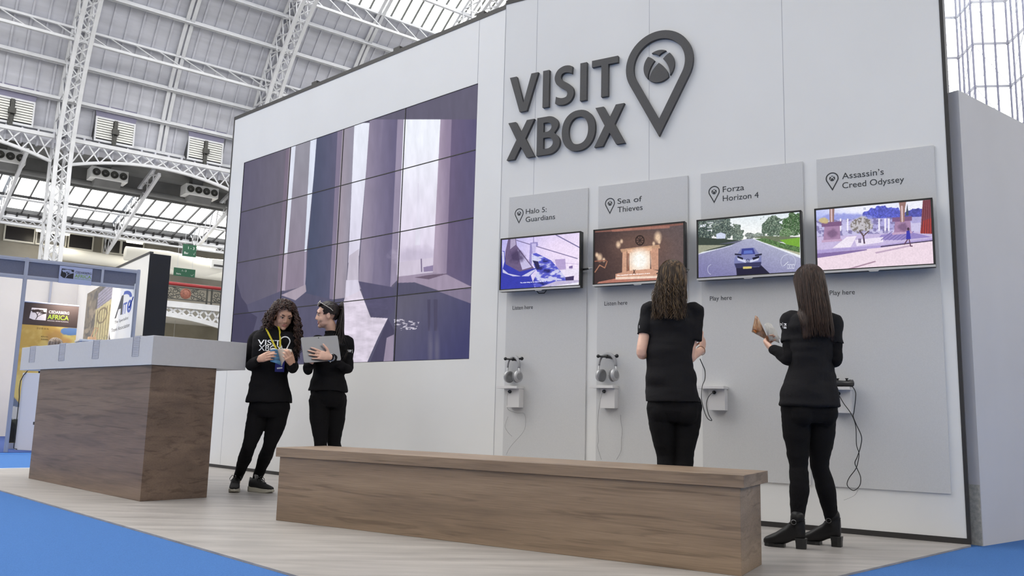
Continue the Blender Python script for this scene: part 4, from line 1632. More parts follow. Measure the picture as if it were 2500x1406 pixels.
m_hpc = M('headphone_shell', (176, 176, 178), .35, .35)
m_hpp = M('headphone_pad', (120, 120, 122), .8)
for i, (hx, hz, lab) in enumerate(((.222, 1.0, 'grey headphones hanging under the icy screen'), (1.062, 1.012, 'grey headphones hanging under the fireplace screen'))):
    t = thing('hook', 'black wall hook holding the headphones under the %s screen' % ('icy' if i == 0 else 'fireplace'), 'hook', RW, (hx, 0, hz + .17), 'black headphone hooks')
    m = MB().tube([(hx - .075, -.09, hz + .172), (hx - .02, -.10, hz + .168), (hx + .03, -.10, hz + .168), (hx + .075, -.09, hz + .172)], .008, 8)
    m.ball((hx - .078, -.09, hz + .173), .014)
    m.ball((hx + .078, -.09, hz + .173), .015)
    m.part('cross_bar', m_black, t, smooth=True)
    m = MB().cyl((hx, -.012, hz + .165), (hx, -.10, hz + .168), .011, 10)
    m.ball((hx, -.102, hz + .168), .015)
    m.part('peg', m_black, t, smooth=True)
    t = thing('headphones', lab, 'headphones', RW, (hx, -.09, hz), 'grey headphones on the demo wall')
    yaw = Matrix.Rotation(R(-28 if i == 0 else -20), 3, 'Z')

    def H(x, y, z):
        p = yaw @ Vector((x, y, 0))
        return (hx + p.x, -.09 + p.y, hz + z)
    arc = [H(.088 * cos(R(a)), 0, .105 + .085 * sin(R(a))) for a in range(-8, 189, 9)]
    m = MB().tube(arc, .013, 10, flat=.55)
    m.part('headband', M('headband_grey', (140, 140, 143), .6), t, smooth=True)
    for s_ in (-1, 1):
        m = MB().tube([H(s_ * .089, 0, .10), H(s_ * .093, 0, .06), H(s_ * .086, 0, .03)], .006, 8)
        m.part('yoke', m_silver, t, smooth=True)
        N = 22
        ax = yaw @ Vector((s_, 0, .12)).normalized()
        ux = Vector((0, 0, 1)).cross(ax).normalized()
        vx = ax.cross(ux)
        c0 = Vector(H(s_ * .066, 0, .025))
        mk = lambda prof: [[c0 + ax * d + ux * (r_ * .9 * cos(2 * PI * k / N)) + vx * (r_ * 1.1 * sin(2 * PI * k / N)) for k in range(N)] for r_, d in prof]
        m = MB().rings(mk([(.030, .030), (.040, .027), (.044, .018), (.044, .004), (.040, 0)]))
        cup = m.part('ear_cup', m_hpc, t, smooth=True)
        m = MB().rings(mk([(.029, .0305), (.027, .0325), (.020, .032)]))
        m.part('cap_disc', M('ear_cup_disc', (150, 150, 152), .3, .5), cup, smooth=True)
        m = MB().rings(mk([(.040, 0), (.045, -.006), (.044, -.018), (.034, -.022), (.026, -.014)]))
        m.part('ear_pad', m_hpp, t, smooth=True)


def cable(pts, r, name, lab, mat, cat='cable', grp=None, off=.03):
    P = []
    for q in pts:
        o = q[2] if len(q) > 2 else off
        a = on(RW, q[0], q[1], o)
        P.append(Vector((a[0], -o, a[1])))
    S = []
    for i in range(len(P) - 1):
        p0, p1, p2, p3 = P[max(i - 1, 0)], P[i], P[i + 1], P[min(i + 2, len(P) - 1)]
        for k in range(6):
            t = k / 6
            S.append(.5 * (2 * p1 + (p2 - p0) * t + (2 * p0 - 5 * p1 + 4 * p2 - p3) * t * t + (3 * p1 - p0 - 3 * p2 + p3) * t ** 3))
    S.append(P[-1])
    return MB().tube(S, r, 6).solo(name, lab, cat, mat, RW, tuple(P[0]), grp, smooth=True)


m_thin = M('grey_thin_cable', (120, 120, 122), .5)
cable([(1247, 955, .115), (1240, 960, .11), (1238, 985, .09), (1241, 1000, .07), (1262, 1008, .04), (1280, 1010, .03), (1283, 1035), (1277, 1055), (1255, 1080), (1243, 1095), (1236, 1110)], .0012, 'headphone_cable', 'thin grey cable trailing below the leftmost white shelf', m_thin, grp='headphone cables')
cable([(1240, 1017, .02), (1233, 1040, .02), (1240, 1055, .02), (1250, 1065, .02)], .0010, 'headphone_cable', 'short thin cable end curling below the leftmost white shelf', m_thin, grp='headphone cables')
cable([(1480, 957, .115), (1470, 960, .11), (1462, 1000, .05), (1459, 1040), (1461, 1075), (1459, 1090), (1468, 1122)], .0012, 'headphone_cable', 'long thin cable hanging left below the second white shelf', m_thin, grp='headphone cables')
cable([(1515, 1012, .02), (1516, 1030, .02), (1519, 1050, .02), (1517, 1075, .02), (1516, 1100, .02), (1505, 1122, .02)], .0012, 'headphone_cable', 'long thin cable hanging right below the second white shelf', m_thin, grp='headphone cables')
cable([(1747, 957, .115), (1735, 962, .13), (1727, 975, .13), (1725, 990, .12), (1730, 1012, .09), (1738, 1026, .08), (1728, 1022, .08), (1720, 1005, .15), (1713, 975, .30), (1714, 945, .55), (1721, 925, .75), (1721, 905, .85), (1715, 890, .9), (1709, 876, .93)], .0028, 'gamepad_cable', 'black cable running from the third shelf to the woman with wavy hair', m_black)
cable([(2066, 938, .085), (2079, 942, .10), (2088, 955, .11), (2089, 970, .11), (2085, 1005, .10), (2083, 1016, .09), (2090, 1035, .08), (2103, 1065, .06), (2101, 1090, .05), (2093, 1115, .05), (2087, 1130, .05), (2093, 1145, .05),
       (2101, 1165, .05), (2099, 1185, .05), (2085, 1197, .05), (2072, 1190, .05), (2068, 1180, .05), (2074, 1165, .05), (2090, 1143, .06), (2096, 1120, .07), (2097, 1105, .07), (2091, 1085, .08), (2089, 1040, .09), (2078, 1010, .10), (2060, 985, .11), (2049, 966, .115)],
      .0028, 'gamepad_cable', 'black twisted cable looping down below the rightmost shelf', m_black)
cable([(2095, 1196, .02), (2085, 1210, .02), (2060, 1221, .02)], .001, 'headphone_cable', 'faint thin cable end on the white wall below the black loop', m_thin, grp='headphone cables')

m_pad = M('gamepad_black', (34, 34, 36), .45)


def gamepad(t, mat, X):
    """X maps pad coordinates (x right, y away, z up) to the frame"""
    m = MB()
    rr = []
    for x, w, d, h, y in ((-.075, .012, .012, .010, -.052), (-.07, .02, .022, .018, -.035), (-.058, .03, .034, .022, -.012), (-.035, .03, .036, .022, .003), (0, .03, .034, .02, .008), (.035, .03, .036, .022, .003), (.058, .03, .034, .022, -.012), (.07, .02, .022, .018, -.035), (.075, .012, .012, .010, -.052)):
        rr.append([X(x, y + d * cos(2 * PI * k / 12), h * sin(2 * PI * k / 12)) for k in range(12)])
    m.rings(rr)
    m.part('body', mat, t, smooth=True)
    for sx, sy in ((-.042, .008), (.022, -.012)):
        m = MB().tube([X(sx, sy, .018), X(sx, sy, .030)], .007, 10)
        m.tube([X(sx, sy, .030), X(sx, sy, .035)], .011, 12)
        m.part('thumbstick', m_black, t)
    for dx, dy in ((0, .011), (0, -.011), (.011, 0), (-.011, 0)):
        MB().ball(X(.046 + dx, .006 + dy, .021), .0055, n=8, m=6).part('button', m_black, t)


t = thing('gamepad', 'black gamepad lying on the rightmost white shelf', 'gamepad', RW, (2.775, -.075, .960))
gamepad(t, m_pad, lambda x, y, z: (2.775 + x * .95, -.075 + y, .983 + z))

# ------------------------------------------------------------------ bench
t = thing('bench', 'long low walnut laminate bench with an overhanging lid', 'bench', BEN, (1.5, .2, 0))
MB().box(0, 3.038, 0, .388, 0, .408).part('body', m_benchwood, t, bevel=.002)
m = MB().box(-.026, 3.060, -.014, .46, .408, .468)
m.part('lid', m_benchwood, t, bevel=.002)

# ------------------------------------------------------------------ counter
t = thing('counter', 'tall reception counter with dark walnut body and thick white top', 'counter', CTR, (-1.2, .26, 0))
MB().box(-2.415, 0, 0, .535, 0, 1.028).part('body', m_counterwood, t, bevel=.002)
a0, b0 = CTR.l(onz(48.4, 900.8, 1.028)), CTR.l(onz(598.8, 902.7, 1.028))
TX0 = on(CTR, 48.4, 900.8, .012)[0]
cy = CTR.l(at(600, 870, 6.0))
# far right corner of the top: on the end plane x=+0.014
e_ = Frame(CTR.a + PI / 2, (CTR.w(.014, 0).x, CTR.w(.014, 0).y))
TY1 = on(e_, 598.8, 902.7)[0]
MB().box(TX0, .014, -.012, TY1, 1.028, 1.255).part('top', m_counterwhite, t, bevel=.002)
m_slot = M('slot_grey', (176, 176, 184), .5)
for qa, qb, yb in ((218, 258, 243), (437, 480, 229), (688, 735, 212), (985, 1035, 195)):
    x0 = on(CTR, qa / 3.056, 800 + yb / 3.056, .012)[0]
    x1 = on(CTR, qb / 3.056, 800 + yb / 3.056, .012)[0]
    m = MB()
    for k in range(11):
        z = 1.10 + k * .0145
        m.box(x0 + .012, x1, -.0145, -.012, z, z + .0125)
    m.box(x0, x0 + .008, -.0165, -.012, 1.10, 1.262)
    m.box(x0, x1, -.012, .05, 1.2551, 1.262)
    m.part('slatted_slot', m_slot, t)
# ------------------------------------------------------------------ neighbouring stand on the left
m_spot = M('warm_shell_panel', (236, 232, 228), .6)
Z_T, Z_B = 2.776, 2.47
xs_ = on(SHL, 251, 660)[0]
x_end = 1.51
_sid = Frame(SHL.a - PI / 2, (SHL.w(x_end - .031, 0).x, SHL.w(x_end - .031, 0).y))
SD = -on(_sid, 184.5, 760)[0]                       # depth of the shell stand

mb = MB().box(-4.0, x_end + .03, -.03, SD + .05, -.012, -.004)
struct(mb, 'floor_shell', m_navycarpet, SHL)
mb = MB()
for k, z in enumerate((-.25, -.38)):
    mb.box(-6, 3, z, z + .035, -.010, -.006)
struct(mb, 'trim_3', M('carpet_tape', (74, 138, 214), .6), SHL)
WH = 3.4
mb = MB().box(-4.0, x_end, SD, SD + .05, -.004, WH)
wb = struct(mb, 'wall_shell_back', m_cream, SHL)
mb = MB().prism([(.05, -.004), (.05, 2.5), (SD, WH), (SD, -.004)], 'x', x_end - .03, x_end + .01)
struct(mb, 'wall_shell_side', m_cream, SHL)
mb = MB()
for x in (-2.0, -1.0, -.02, .97):
    mb.box(x - .02, x + .02, SD - .03, SD, -.004, WH)
mb.part('panel_posts', m_alu, wb)
for x, lab in ((0.0, 'slim aluminium post at the left end of the name board'), (x_end + .01, 'slim aluminium post at the right end of the grey fascia')):
    m = MB().box(x - .02, x + .02, -.02, .02, -.004, Z_T + .01)
    m.box(x - .027, x - .017, -.006, .006, -.004, Z_T)
    m.box(x + .017, x + .027, -.006, .006, -.004, Z_T)
    m.box(x - .006, x + .006, -.027, -.017, -.004, Z_T)
    m.solo('stand_post', lab, 'post', m_alu, SHL, (x, 0, 0), 'aluminium posts of the shell stand')
for xa, xb, lab in ((-2.2, -.02, 'grey fascia board at the left edge above the cream wall'), (.02, xs_ - .012, 'grey fascia board carrying the green and black name plate'),
                    (xs_ + .012, x_end - .015, 'short grey fascia board at the right end of the shell stand')):
    t = thing('fascia', lab, 'fascia', SHL, (xa, 0, Z_B), 'fascia boards of the shell stand')
    MB().box(xa, xb, -.008, .008, Z_B + .05, Z_T - .05).part('board', m_fascia, t)
    m = MB()
    m.box(xa, xb, -.022, .022, Z_B, Z_B + .052)
    m.box(xa, xb, -.022, .022, Z_T - .052, Z_T)
    m.box(xa - .012, xa + .005, -.022, .022, Z_B, Z_T)
    m.box(xb - .005, xb + .012, -.022, .022, Z_B, Z_T)
    for z in (Z_B + .022, Z_T - .03):
        m.box(xa, xb, -.026, -.022, z, z + .01)
    m.part('rails', m_alu, t)

m_pale = M('pale_blue_plate', (172, 178, 206), .5)
m_lime = M('lime_print', (126, 160, 62), .5)
m_limeb = M('bright_lime_print', (176, 206, 70), .5)
m_ivory = M('ivory_print', (236, 226, 228), .5)
m_brown = M('brown_banner', (72, 58, 56), .6, noise=(3, .06))
m_inkb = M('black_print', (26, 26, 34), .5)


def acacia(m, x, z, w, h, y, th=.001):
    """spreading thorn tree: trunk, forks and flat leafy tiers"""
    def L(pts, k):
        for (a, b), (c, d) in zip(pts[:-1], pts[1:]):
            m.beam((x + a * w, y - th / 2, z + b * h), (x + c * w, y - th / 2, z + d * h), k * w, th, side=(0, 1, 0))
    L([(.36, 0), (.45, .25), (.44, .42), (.30, .66)], .05)
    L([(.45, .25), (.66, .46), (.86, .58)], .035)
    L([(.44, .42), (.5, .6), (.62, .74)], .03)
    for cx, cz, rx, rz in ((.3, .75, .26, .08), (.5, .84, .3, .07), (.22, .66, .14, .05), (.78, .6, .2, .06), (.66, .72, .2, .06), (.88, .66, .11, .05), (.14, .8, .12, .06)):
        random.seed(int(cx * 100))
        pts = [(x + (cx + rx * cos(2 * PI * k / 18) * random.uniform(.8, 1.15)) * w, z + (cz + rz * sin(2 * PI * k / 18) * random.uniform(.7, 1.3)) * h) for k in range(18)]
        m.prism(pts, 'y', y - th, y)


# warm spotlights added, unseen behind the fascia, to brighten the shell stand
for x, y, lab in ((-.7, .45, 'spotlight behind the left grey fascia'), (.75, .45, 'spotlight behind the fascia with the name plate')):
    t = thing('fillspot', lab, 'lamp', SHL, (x, y, 2.6), 'spotlights of the shell stand')
    MB().cyl((x, y, 2.66), (x, y + .10, 2.58), .035, 14, .05).part('lamp_head', m_black, t)
    MB().beam((x, 0, 2.70), (x, y, 2.68), .02).part('arm', m_alu, t)
    p_ = SHL.w(x, y + .16, 2.56)
    q_ = SHL.w(x, SD, 1.7)
    l_ = lamp('fillspot_glow', 'SPOT', p_, 85, (1.0, .90, .78), .05, aim=q_)
    l_.data.spot_size = R(125)
    l_.data.spot_blend = .8

# name plate on the fascia
t = thing('name_plate', 'pale name plate with black tree picture hung on the grey fascia', 'sign', SHL, (.43, 0, 2.44))
x0, x1 = on(SHL, 145, 660, .03)[0], on(SHL, 225, 668, .03)[0]
z0, z1 = on(SHL, 145, 690, .03)[1], on(SHL, 145, 648, .03)[1]
MB().box(x0, x1, -.036, -.026, z0, z1).part('plate', m_pale, t)
bx0, bx1 = on(SHL, 148, 668, .036)[0], on(SHL, 180, 668, .036)[0]
bz0, bz1 = on(SHL, 150, 678, .036)[1], on(SHL, 150, 655, .036)[1]
m = MB()
m.prism([(bx0 + .01, bz1), (bx1, bz1 - .004), (bx1, bz0), (bx0 + .04, bz0 + .002), (bx0, bz0 + .03)], 'y', -.0375, -.036)
m.part('black_tile', m_inkb, t)
m = MB()
acacia(m, bx0 + .01, bz0 + .005, (bx1 - bx0) * .95, (bz1 - bz0) * .98, -.0376)
m.part('tree_print', m_pale, t)
tx0, tx1 = on(SHL, 184, 668, .036)[0], on(SHL, 223.5, 668, .036)[0]
m = MB()
put_text(m, 'CEDARBERG', tx0, bz1 - .052, -.036, w=tx1 - tx0, h=.033, offset=.01)
m.part('upper_lettering', m_inkb, t)
m = MB()
put_text(m, 'AFRICA', tx0 - .005, bz1 - .115, -.036, w=tx1 - tx0 + .005, h=.052, offset=.012)
m.part('lower_lettering', m_lime, t)
m = MB()
put_text(m, 'PERSONAL SAFARI PLANNING', tx0 - .005, bz1 - .137, -.036, w=tx1 - tx0 + .005, h=.012)
m.part('small_lettering', m_lime, t)

# roll-up banner with the map
YB = 1.0
t = thing('roll_up_banner', 'tall roll-up banner with brown header and yellow map', 'banner', SHL, (.3, YB, 0))
o = -YB
bx0, bz1 = on(SHL, 58, 736, o)
bx1 = on(SHL, 193, 748, o)[0]
bzm = on(SHL, 52, 791, o)[1]
MB().box(bx0, bx1, YB - .004, YB, bzm, bz1).part('header', m_brown, t)
MB().cyl((bx0, YB, bz1), (bx1, YB, bz1), .012, 8).part('top_bar', m_alu, t)
m = MB().box(bx0 - .02, bx1 + .02, YB - .08, YB + .08, -.004, .08)
m.part('base', m_alu, t)
lx0, lx1 = on(SHL, 72, 770, o + .005)[0], on(SHL, 113, 770, o + .005)[0]
lz0, lz1 = on(SHL, 92, 781, o + .005)[1], on(SHL, 92, 752, o + .005)[1]
m = MB().prism([(lx0 + .02, lz1), (lx1, lz1), (lx1, lz0), (lx0 + .06, lz0), (lx0, lz0 + .02)], 'y', YB - .006, YB - .004)
m.part('ivory_tile', m_ivory, t)
m = MB()
acacia(m, lx0 + .01, lz0 + .005, (lx1 - lx0) * .96, (lz1 - lz0) * .95, YB - .006)
m.part('tree_print', m_brown, t)
tx0, tx1 = on(SHL, 118.5, 770, o)[0], on(SHL, 168.5, 770, o)[0]
zc = on(SHL, 143, 763, o)[1]
m = MB()
put_text(m, 'CEDARBERG', tx0, zc - .022, YB - .004, w=tx1 - tx0, h=.045, offset=.012)
m.part('upper_lettering', m_ivory, t)
m = MB()
put_text(m, 'AFRICA', tx0 - .01, zc - .115, YB - .004, w=tx1 - tx0 + .01, h=.075, offset=.014)
m.part('lower_lettering', m_limeb, t)
m = MB()
put_text(m, 'PERSONAL SAFARI PLANNING', tx0 - .01, zc - .148, YB - .004, w=tx1 - tx0 + .01, h=.017)
m.part('small_lettering', m_ivory, t)


def paint_map(px, py, u, v):
    s = Pic(u * 300, (1 - v) * 620, (226, 196, 118))
    n = fbm(s.x * .014, s.y * .014, 4, 3)
    s.put(np.clip((n - .45) * 6, 0, 1) * .7, (240, 220, 140))
    s.put(np.clip((.42 - n) * 7, 0, 1) * .7, (206, 164, 84))
    s.ell(190, 60, 50, 45, (196, 150, 90), .8, .3, .4, 4)
    s.ell(268, 22, 55, 20, (112, 146, 196), 1, .05, .3, 5)
    s.ell(255, 130, 30, 40, (104, 136, 180), .9, .1, .4, 8)
    s.ell(235, 80, 40, 22, (222, 172, 108), .9, .3, .4, 9)
    s.poly([(0, 380), (40, 420), (70, 520), (300, 480), (300, 620), (0, 620)], (120, 130, 150))
    s.poly([(0, 430), (120, 450), (300, 470), (300, 500), (0, 500)], (222, 220, 214))
    s.grad([(0, 500), (300, 470), (300, 620), (0, 620)], (100, 480), (100, 560), (90, 92, 80), (40, 38, 34))
    s.put((fbm(s.x * .05, s.y * .03, 3, 5) > .55) * (s.y > 490) * .8, (34, 32, 30))
    return s.c


pic_mesh('map_print', SHL, bx0, bx1, .08, bzm, YB - .002, 90, 180, paint_map, m_print, t)
m = MB()
for w_, qx, qy, hh in (('SUDAN', 90, 803, .026), ('SOUTH', 100, 823, .020), ('SUDAN', 100, 829.5, .020)):
    a = on(SHL, qx, qy, o)
    put_text(m, w_, a[0], a[1], YB - .003, h=hh, spacing=1.5 if hh > .02 else 1.05)
m.part('map_lettering', M('map_ink', (96, 74, 50), .6), t)

# posters on the side wall of the stand (plane x = x_end - .03)
SID = Frame(SHL.a - PI / 2, (SHL.w(x_end - .031, 0).x, SHL.w(x_end - .031, 0).y))      # x runs from the back to the front of the stand


def paint_ruin(px, py, u, v):
    s = Pic(u * 290, (1 - v) * 600, (120, 108, 90))
    s.put(np.clip((fbm(s.x * .03, s.y * .02, 4, 2) - .45) * 6, 0, 1), (70, 66, 62))
    s.put(np.clip((fbm(s.x * .04, s.y * .03, 4, 7) - .52) * 7, 0, 1) * (s.x < 150), (150, 134, 110))
    s.poly([(140, 40), (290, 10), (290, 110), (140, 130)], (150, 146, 166))
    for k in range(5):
        s.line([(140, 60 + k * 18), (290, 30 + k * 18)], 3, (110, 106, 120))
    s.poly([(130, 130), (290, 110), (290, 430), (120, 440)], (196, 184, 130))
    for k in range(6):
        s.line([(150 + k * 26, 140), (148 + k * 26, 420)], 4, (126, 110, 72))
    d = np.hypot((s.x - 205) / 50, (s.y - 180) / 40)
    s.put((abs(d - 1) < .12) * .8, (110, 92, 60))
    s.put(np.clip((fbm(s.x * .06, s.y * .06, 3, 3) - .5) * 8, 0, 1) * (s.y > 300) * (s.y < 430) * .7, (110, 104, 70))
    s.poly([(20, 330), (130, 310), (130, 440), (20, 440)], (206, 190, 130))
    s.ell(70, 390, 26, 60, (92, 74, 54))
    s.poly([(0, 430), (290, 420), (290, 600), (0, 600)], (84, 68, 50))
    s.poly([(150, 470), (270, 460), (280, 600), (130, 600)], (126, 104, 62))
    s.ell(60, 480, 60, 50, (60, 52, 44), 1, .1, .3, 4)
    s.mottle(.06, .12, 5)
    return s.c


pa, pb = on(SID, 214, 720), on(SID, 275, 715)
pz0, pz1 = on(SID, 240, 830)[1], on(SID, 240, 702)[1]
t = thing('poster', 'photo poster of an ornate yellow palace inside the shell stand', 'poster', SID, (pa[0], 0, 1.0))
MB().box(pa[0], pb[0], -.006, 0, .9, pz1).part('backing', m_white, t)
pic_mesh('print', SID, pa[0], pb[0], .9, pz1, -.0065, 90, 150, paint_ruin, m_print, t)
qa, qb = on(SID, 277, 715)[0], on(SID, 329, 715)[0]
t = thing('poster', 'white association poster with blue arc and black lettering beside the shell stand post', 'poster', SID, (qa, 0, 1.0))
zt_ = on(SID, 300, 708)[1]
MB().box(qa, qb, -.006, 0, .9, zt_).part('backing', m_white, t)
wq = qb - qa
m_bluep = M('blue_print', (48, 84, 178), .5)
m = MB()
zA0, zA1 = on(SID, 300, 768)[1], on(SID, 300, 718)[1]
hA = zA1 - zA0
m.prism([(qa + .20 * wq, zA0 - .05 * hA), (qa + .27 * wq, zA0 - .05 * hA), (qa + .35 * wq, zA0 + .33 * hA), (qa + .47 * wq, zA0 + .33 * hA), (qa + .47 * wq, zA0 + .02 * hA), (qa + .54 * wq, zA0 + .02 * hA), (qa + .54 * wq, zA0 + .93 * hA), (qa + .46 * wq, zA0 + .93 * hA)], 'y', -.008, -.006)
m.part('black_letter', m_ink, t)
m = MB()
arc_o = [(qa + wq * (.55 + .36 * cos(R(a))), zA0 + hA * (.66 + .42 * sin(R(a)))) for a in range(0, 96, 8)]
arc_i = [(qa + wq * (.55 + .27 * cos(R(a))), zA0 + hA * (.66 + .27 * sin(R(a)))) for a in range(95, -1, -8)]
m.prism(arc_o + arc_i, 'y', -.008, -.006)
put_text(m, 'IT', qa + .56 * wq, zA0, -.006, w=.17 * wq, h=hA * .52, offset=.02)
N = 24
for k in range(N):
    a, b = 2 * PI * k / N, 2 * PI * (k + 1) / N
    m.prism([(qa + wq * (.84 + .095 * cos(x)), zA0 + hA * (.27 + .29 * sin(x))) for x in (a, b)] + [(qa + wq * (.84 + .035 * cos(x)), zA0 + hA * (.27 + .17 * sin(x))) for x in (b, a)], 'y', -.008, -.006)
m.beam((qa + wq * .80, -.009, zA0 + hA * .32), (qa + wq * .85, -.009, zA0 + hA * .18), .02, .002)
m.beam((qa + wq * .85, -.009, zA0 + hA * .18), (qa + wq * .99, -.009, zA0 + hA * .62), .02, .002)
m.part('blue_letters', m_bluep, t)
m = MB()
za = on(SID, 300, 783)[1]
put_text(m, 'The Specialist', qa + .22 * wq, za - .02, -.006, w=.62 * wq, h=.062)
put_text(m, 'Travel Association', qa + .10 * wq, za - .135, -.006, w=.82 * wq, h=.062)
m.part('black_lettering', m_ink, t)
m = MB()
zb_ = za - .19
m.prism([(qa, zb_ + .10)] + [(qa + wq * (.42 - .42 * cos(R(a))), zb_ + .10 - .26 * sin(R(a))) for a in range(0, 91, 9)] + [(qa + .42 * wq, .9), (qa, .9)], 'y', -.0075, -.006)
m.part('dark_corner', M('poster_corner', (84, 76, 66), .6, noise=(30, .3)), t)

# white plinth, table, phone holder, seated visitor
m_plin = M('white_plinth', (214, 214, 220), .5)
pl0 = onz(35, 1098, -.004)
PLN = Frame(SHL.a - R(50), (pl0.x, pl0.y))
e1 = PLN.l(onz(62, 1102, -.004))
hz = on(PLN, 52, 910)[1]
m = MB().box(0, max(.15, e1[0]), 0, .62, -.004, hz)
m.solo('plinth', 'tall white plinth standing behind the left end of the counter', 'plinth', m_plin, PLN, (0, 0, -.004), bevel=.003)
tp = at(228, 830, 13.0)
t = thing('table', 'small white table inside the shell stand, seen over the counter', 'table', SHL, SHL.l((tp.x, tp.y, -.004)))
lx, ly, _ = SHL.l(tp)
zt = tp.z - .004
MB().box(lx - .22, lx + .22, ly - .15, ly + .3, zt - .03, zt).part('tabletop', m_white, t, bevel=.002)
for sx in (-.19, .19):
    for sy in (-.12, .27):
        MB().cyl((lx + sx, ly + sy, -.004), (lx + sx, ly + sy, zt - .03), .018, 10).part('leg', m_alu, t)
t = thing('phone_holder', 'small pale wooden holder standing on the white table', 'holder', SHL, (lx, ly, zt))
m_pwood = M('pale_wood', (214, 176, 140), .6, noise=(20, .06))
bx = SHL.l(at(227, 826, 13.0))[0]
MB().box(bx - .07, bx + .04, ly - .05, ly + .06, zt, zt + .05).part('foot', m_pwood, t, bevel=.004)
m = MB()
for dx in (-.03, .02):
    m.beam((bx + dx, ly, zt + .05), (bx + dx + .045, ly + .03, zt + .20), .02, .012)
m.beam((bx - .03 + .045, ly + .03, zt + .195), (bx + .02 + .045, ly + .03, zt + .195), .02, .012)
m.part('back_frame', m_pwood, t)

# cable from the counter
pts = [(70, 902), (58, 915), (50, 930), (47, 950), (47, 970)]
P_ = [at(x, y, 12.6) for x, y in pts]
P_ += [Vector((P_[-1].x, P_[-1].y, z)) for z in (.6, .3, .02)] + [Vector((P_[-1].x + .05, P_[-1].y, .008))]
MB().tube(P_, .006, 8).solo('power_cable', 'black cable hanging behind the white plinth at the left end of the counter', 'cable', m_black, WD, tuple(P_[0]), smooth=True)

# black and white partition behind the shell stand
C = HALL.l(at(367, 618, 16.0))
zt = C[2]
D = HALL.l((0, 0, 0))
blk = Frame(HALL.a, (HALL.w(C[0], C[1]).x, HALL.w(C[0], C[1]).y))
bw = on(blk, 418, 625)[0]
m = MB().box(0, bw, 0, .03, -.01, zt)
t = thing('partition', 'tall white partition with a black end panel behind the shell stand', 'partition', blk, (0, 0, -.01))
m.part('black_panel', m_navy, t)
MB().box(0, .05, .03, 5.5, -.01, zt - .01).part('white_panel', m_wall, t)
MB().box(-.01, .06, .0, 5.5, zt - .01, zt + .035).part('top_edge', m_dark, t)

# neighbouring white wall on the right
m_ply = M('bare_board_edge', (176, 174, 166), .7, noise=(40, .12))
mb = MB().box(0, 5.0, 0, .09, -.01, 2.955)
w_ = struct(mb, 'wall_neighbour', M('neighbour_white', (196, 195, 199), .55, noise=(1.5, .015)), WRT)
m = MB().box(-.002, 0, .004, .086, -.01, .36)
m.part('raw_edge', m_ply, w_)
# ------------------------------------------------------------------ people
from mathutils.bvhtree import BVHTree


def fuse(mb, name, voxel, iters=6, org=(0, 0, 0), crease=None):
    """melt overlapping closed shapes into one smooth skin"""
    me = mb.mesh(name + '_raw', (0, 0, 0), merge=True)
    o = bpy.data.objects.new(name + '_raw', me)
    COL.objects.link(o)
    r = o.modifiers.new('r', 'REMESH')
    r.mode = 'VOXEL'
    r.voxel_size = voxel
    r.use_smooth_shade = True
    s = o.modifiers.new('s', 'SMOOTH')
    s.factor = 0.5
    s.iterations = iters
    dg = bpy.context.evaluated_depsgraph_get()
    out = bpy.data.meshes.new_from_object(o.evaluated_get(dg))
    bpy.data.objects.remove(o)
    bpy.data.meshes.remove(me)
    out.name = name
    n = len(out.vertices)
    co = np.empty(n * 3, np.float32)
    out.vertices.foreach_get('co', co)
    co = co.reshape(-1, 3)
    if crease:
        no = np.empty(n * 3, np.float32)
        out.vertices.foreach_get('normal', no)
        no = no.reshape(-1, 3)
        amp, fx, fz, seed = crease
        w = fbm(co[:, 0] * fx + co[:, 1] * fx * .8 + 50, co[:, 2] * fz + 50, 3, seed) - .5
        w = np.sign(w) * np.abs(w) ** .8
        co = co + no * (w * amp)[:, None]
    co = co - np.array(org, np.float32)
    out.vertices.foreach_set('co', co.astype(np.float32).ravel())
    out.polygons.foreach_set('use_smooth', [True] * len(out.polygons))
    out.update()
    return out


def link_part(name, me, mat, parent, label=None):
    o = bpy.data.objects.new(name, me)
    COL.objects.link(o)
    o.parent = parent
    ORG[o.name] = ORG[parent.name]
    me.materials.clear()
    me.materials.append(mat)
    return setp(o, label)


def spline(P, n=5):
    S = []
    P = [Vector(p) for p in P]
    for i in range(len(P) - 1):
        p0, p1, p2, p3 = P[max(i - 1, 0)], P[i], P[i + 1], P[min(i + 2, len(P) - 1)]
        for k in range(n):
            t = k / n
            S.append(.5 * (2 * p1 + (p2 - p0) * t + (2 * p0 - 5 * p1 + 4 * p2 - p3) * t * t + (3 * p1 - p0 - 3 * p2 + p3) * t ** 3))
    S.append(P[-1])
    return S


def limb(mb, pts, rad, n=14, sub=5):
    """tapered limb with round ends along joints"""
    S = spline(pts, sub)
    m = len(pts) - 1
    rr = []
    for i in range(len(S)):
        f = i / sub
        k = min(int(f), m - 1)
        u = f - k
        rr.append(rad[k] * (1 - u) + rad[k + 1] * u)
    mb.tube(S, rr, n)
    mb.ball(S[0], rr[0] * .98, n=12, m=8)
    mb.ball(S[-1], rr[-1] * .98, n=12, m=8)


def stack(mb, sec, n=26, power=2.3):
    """torso from cross sections (centre, right vector, half width, front vector, half depth)"""
    rings = []
    for c, rv, hw, fv, hd in sec:
        r = []
        for k in range(n):
            a = 2 * PI * k / n
            ca, sa = cos(a), sin(a)
            x = math.copysign(abs(ca) ** (2 / power), ca)
            y = math.copysign(abs(sa) ** (2 / power), sa)
            r.append(Vector(c) + rv * (hw * x) + fv * (hd * y))
        rings.append(r)
    mb.rings(rings)


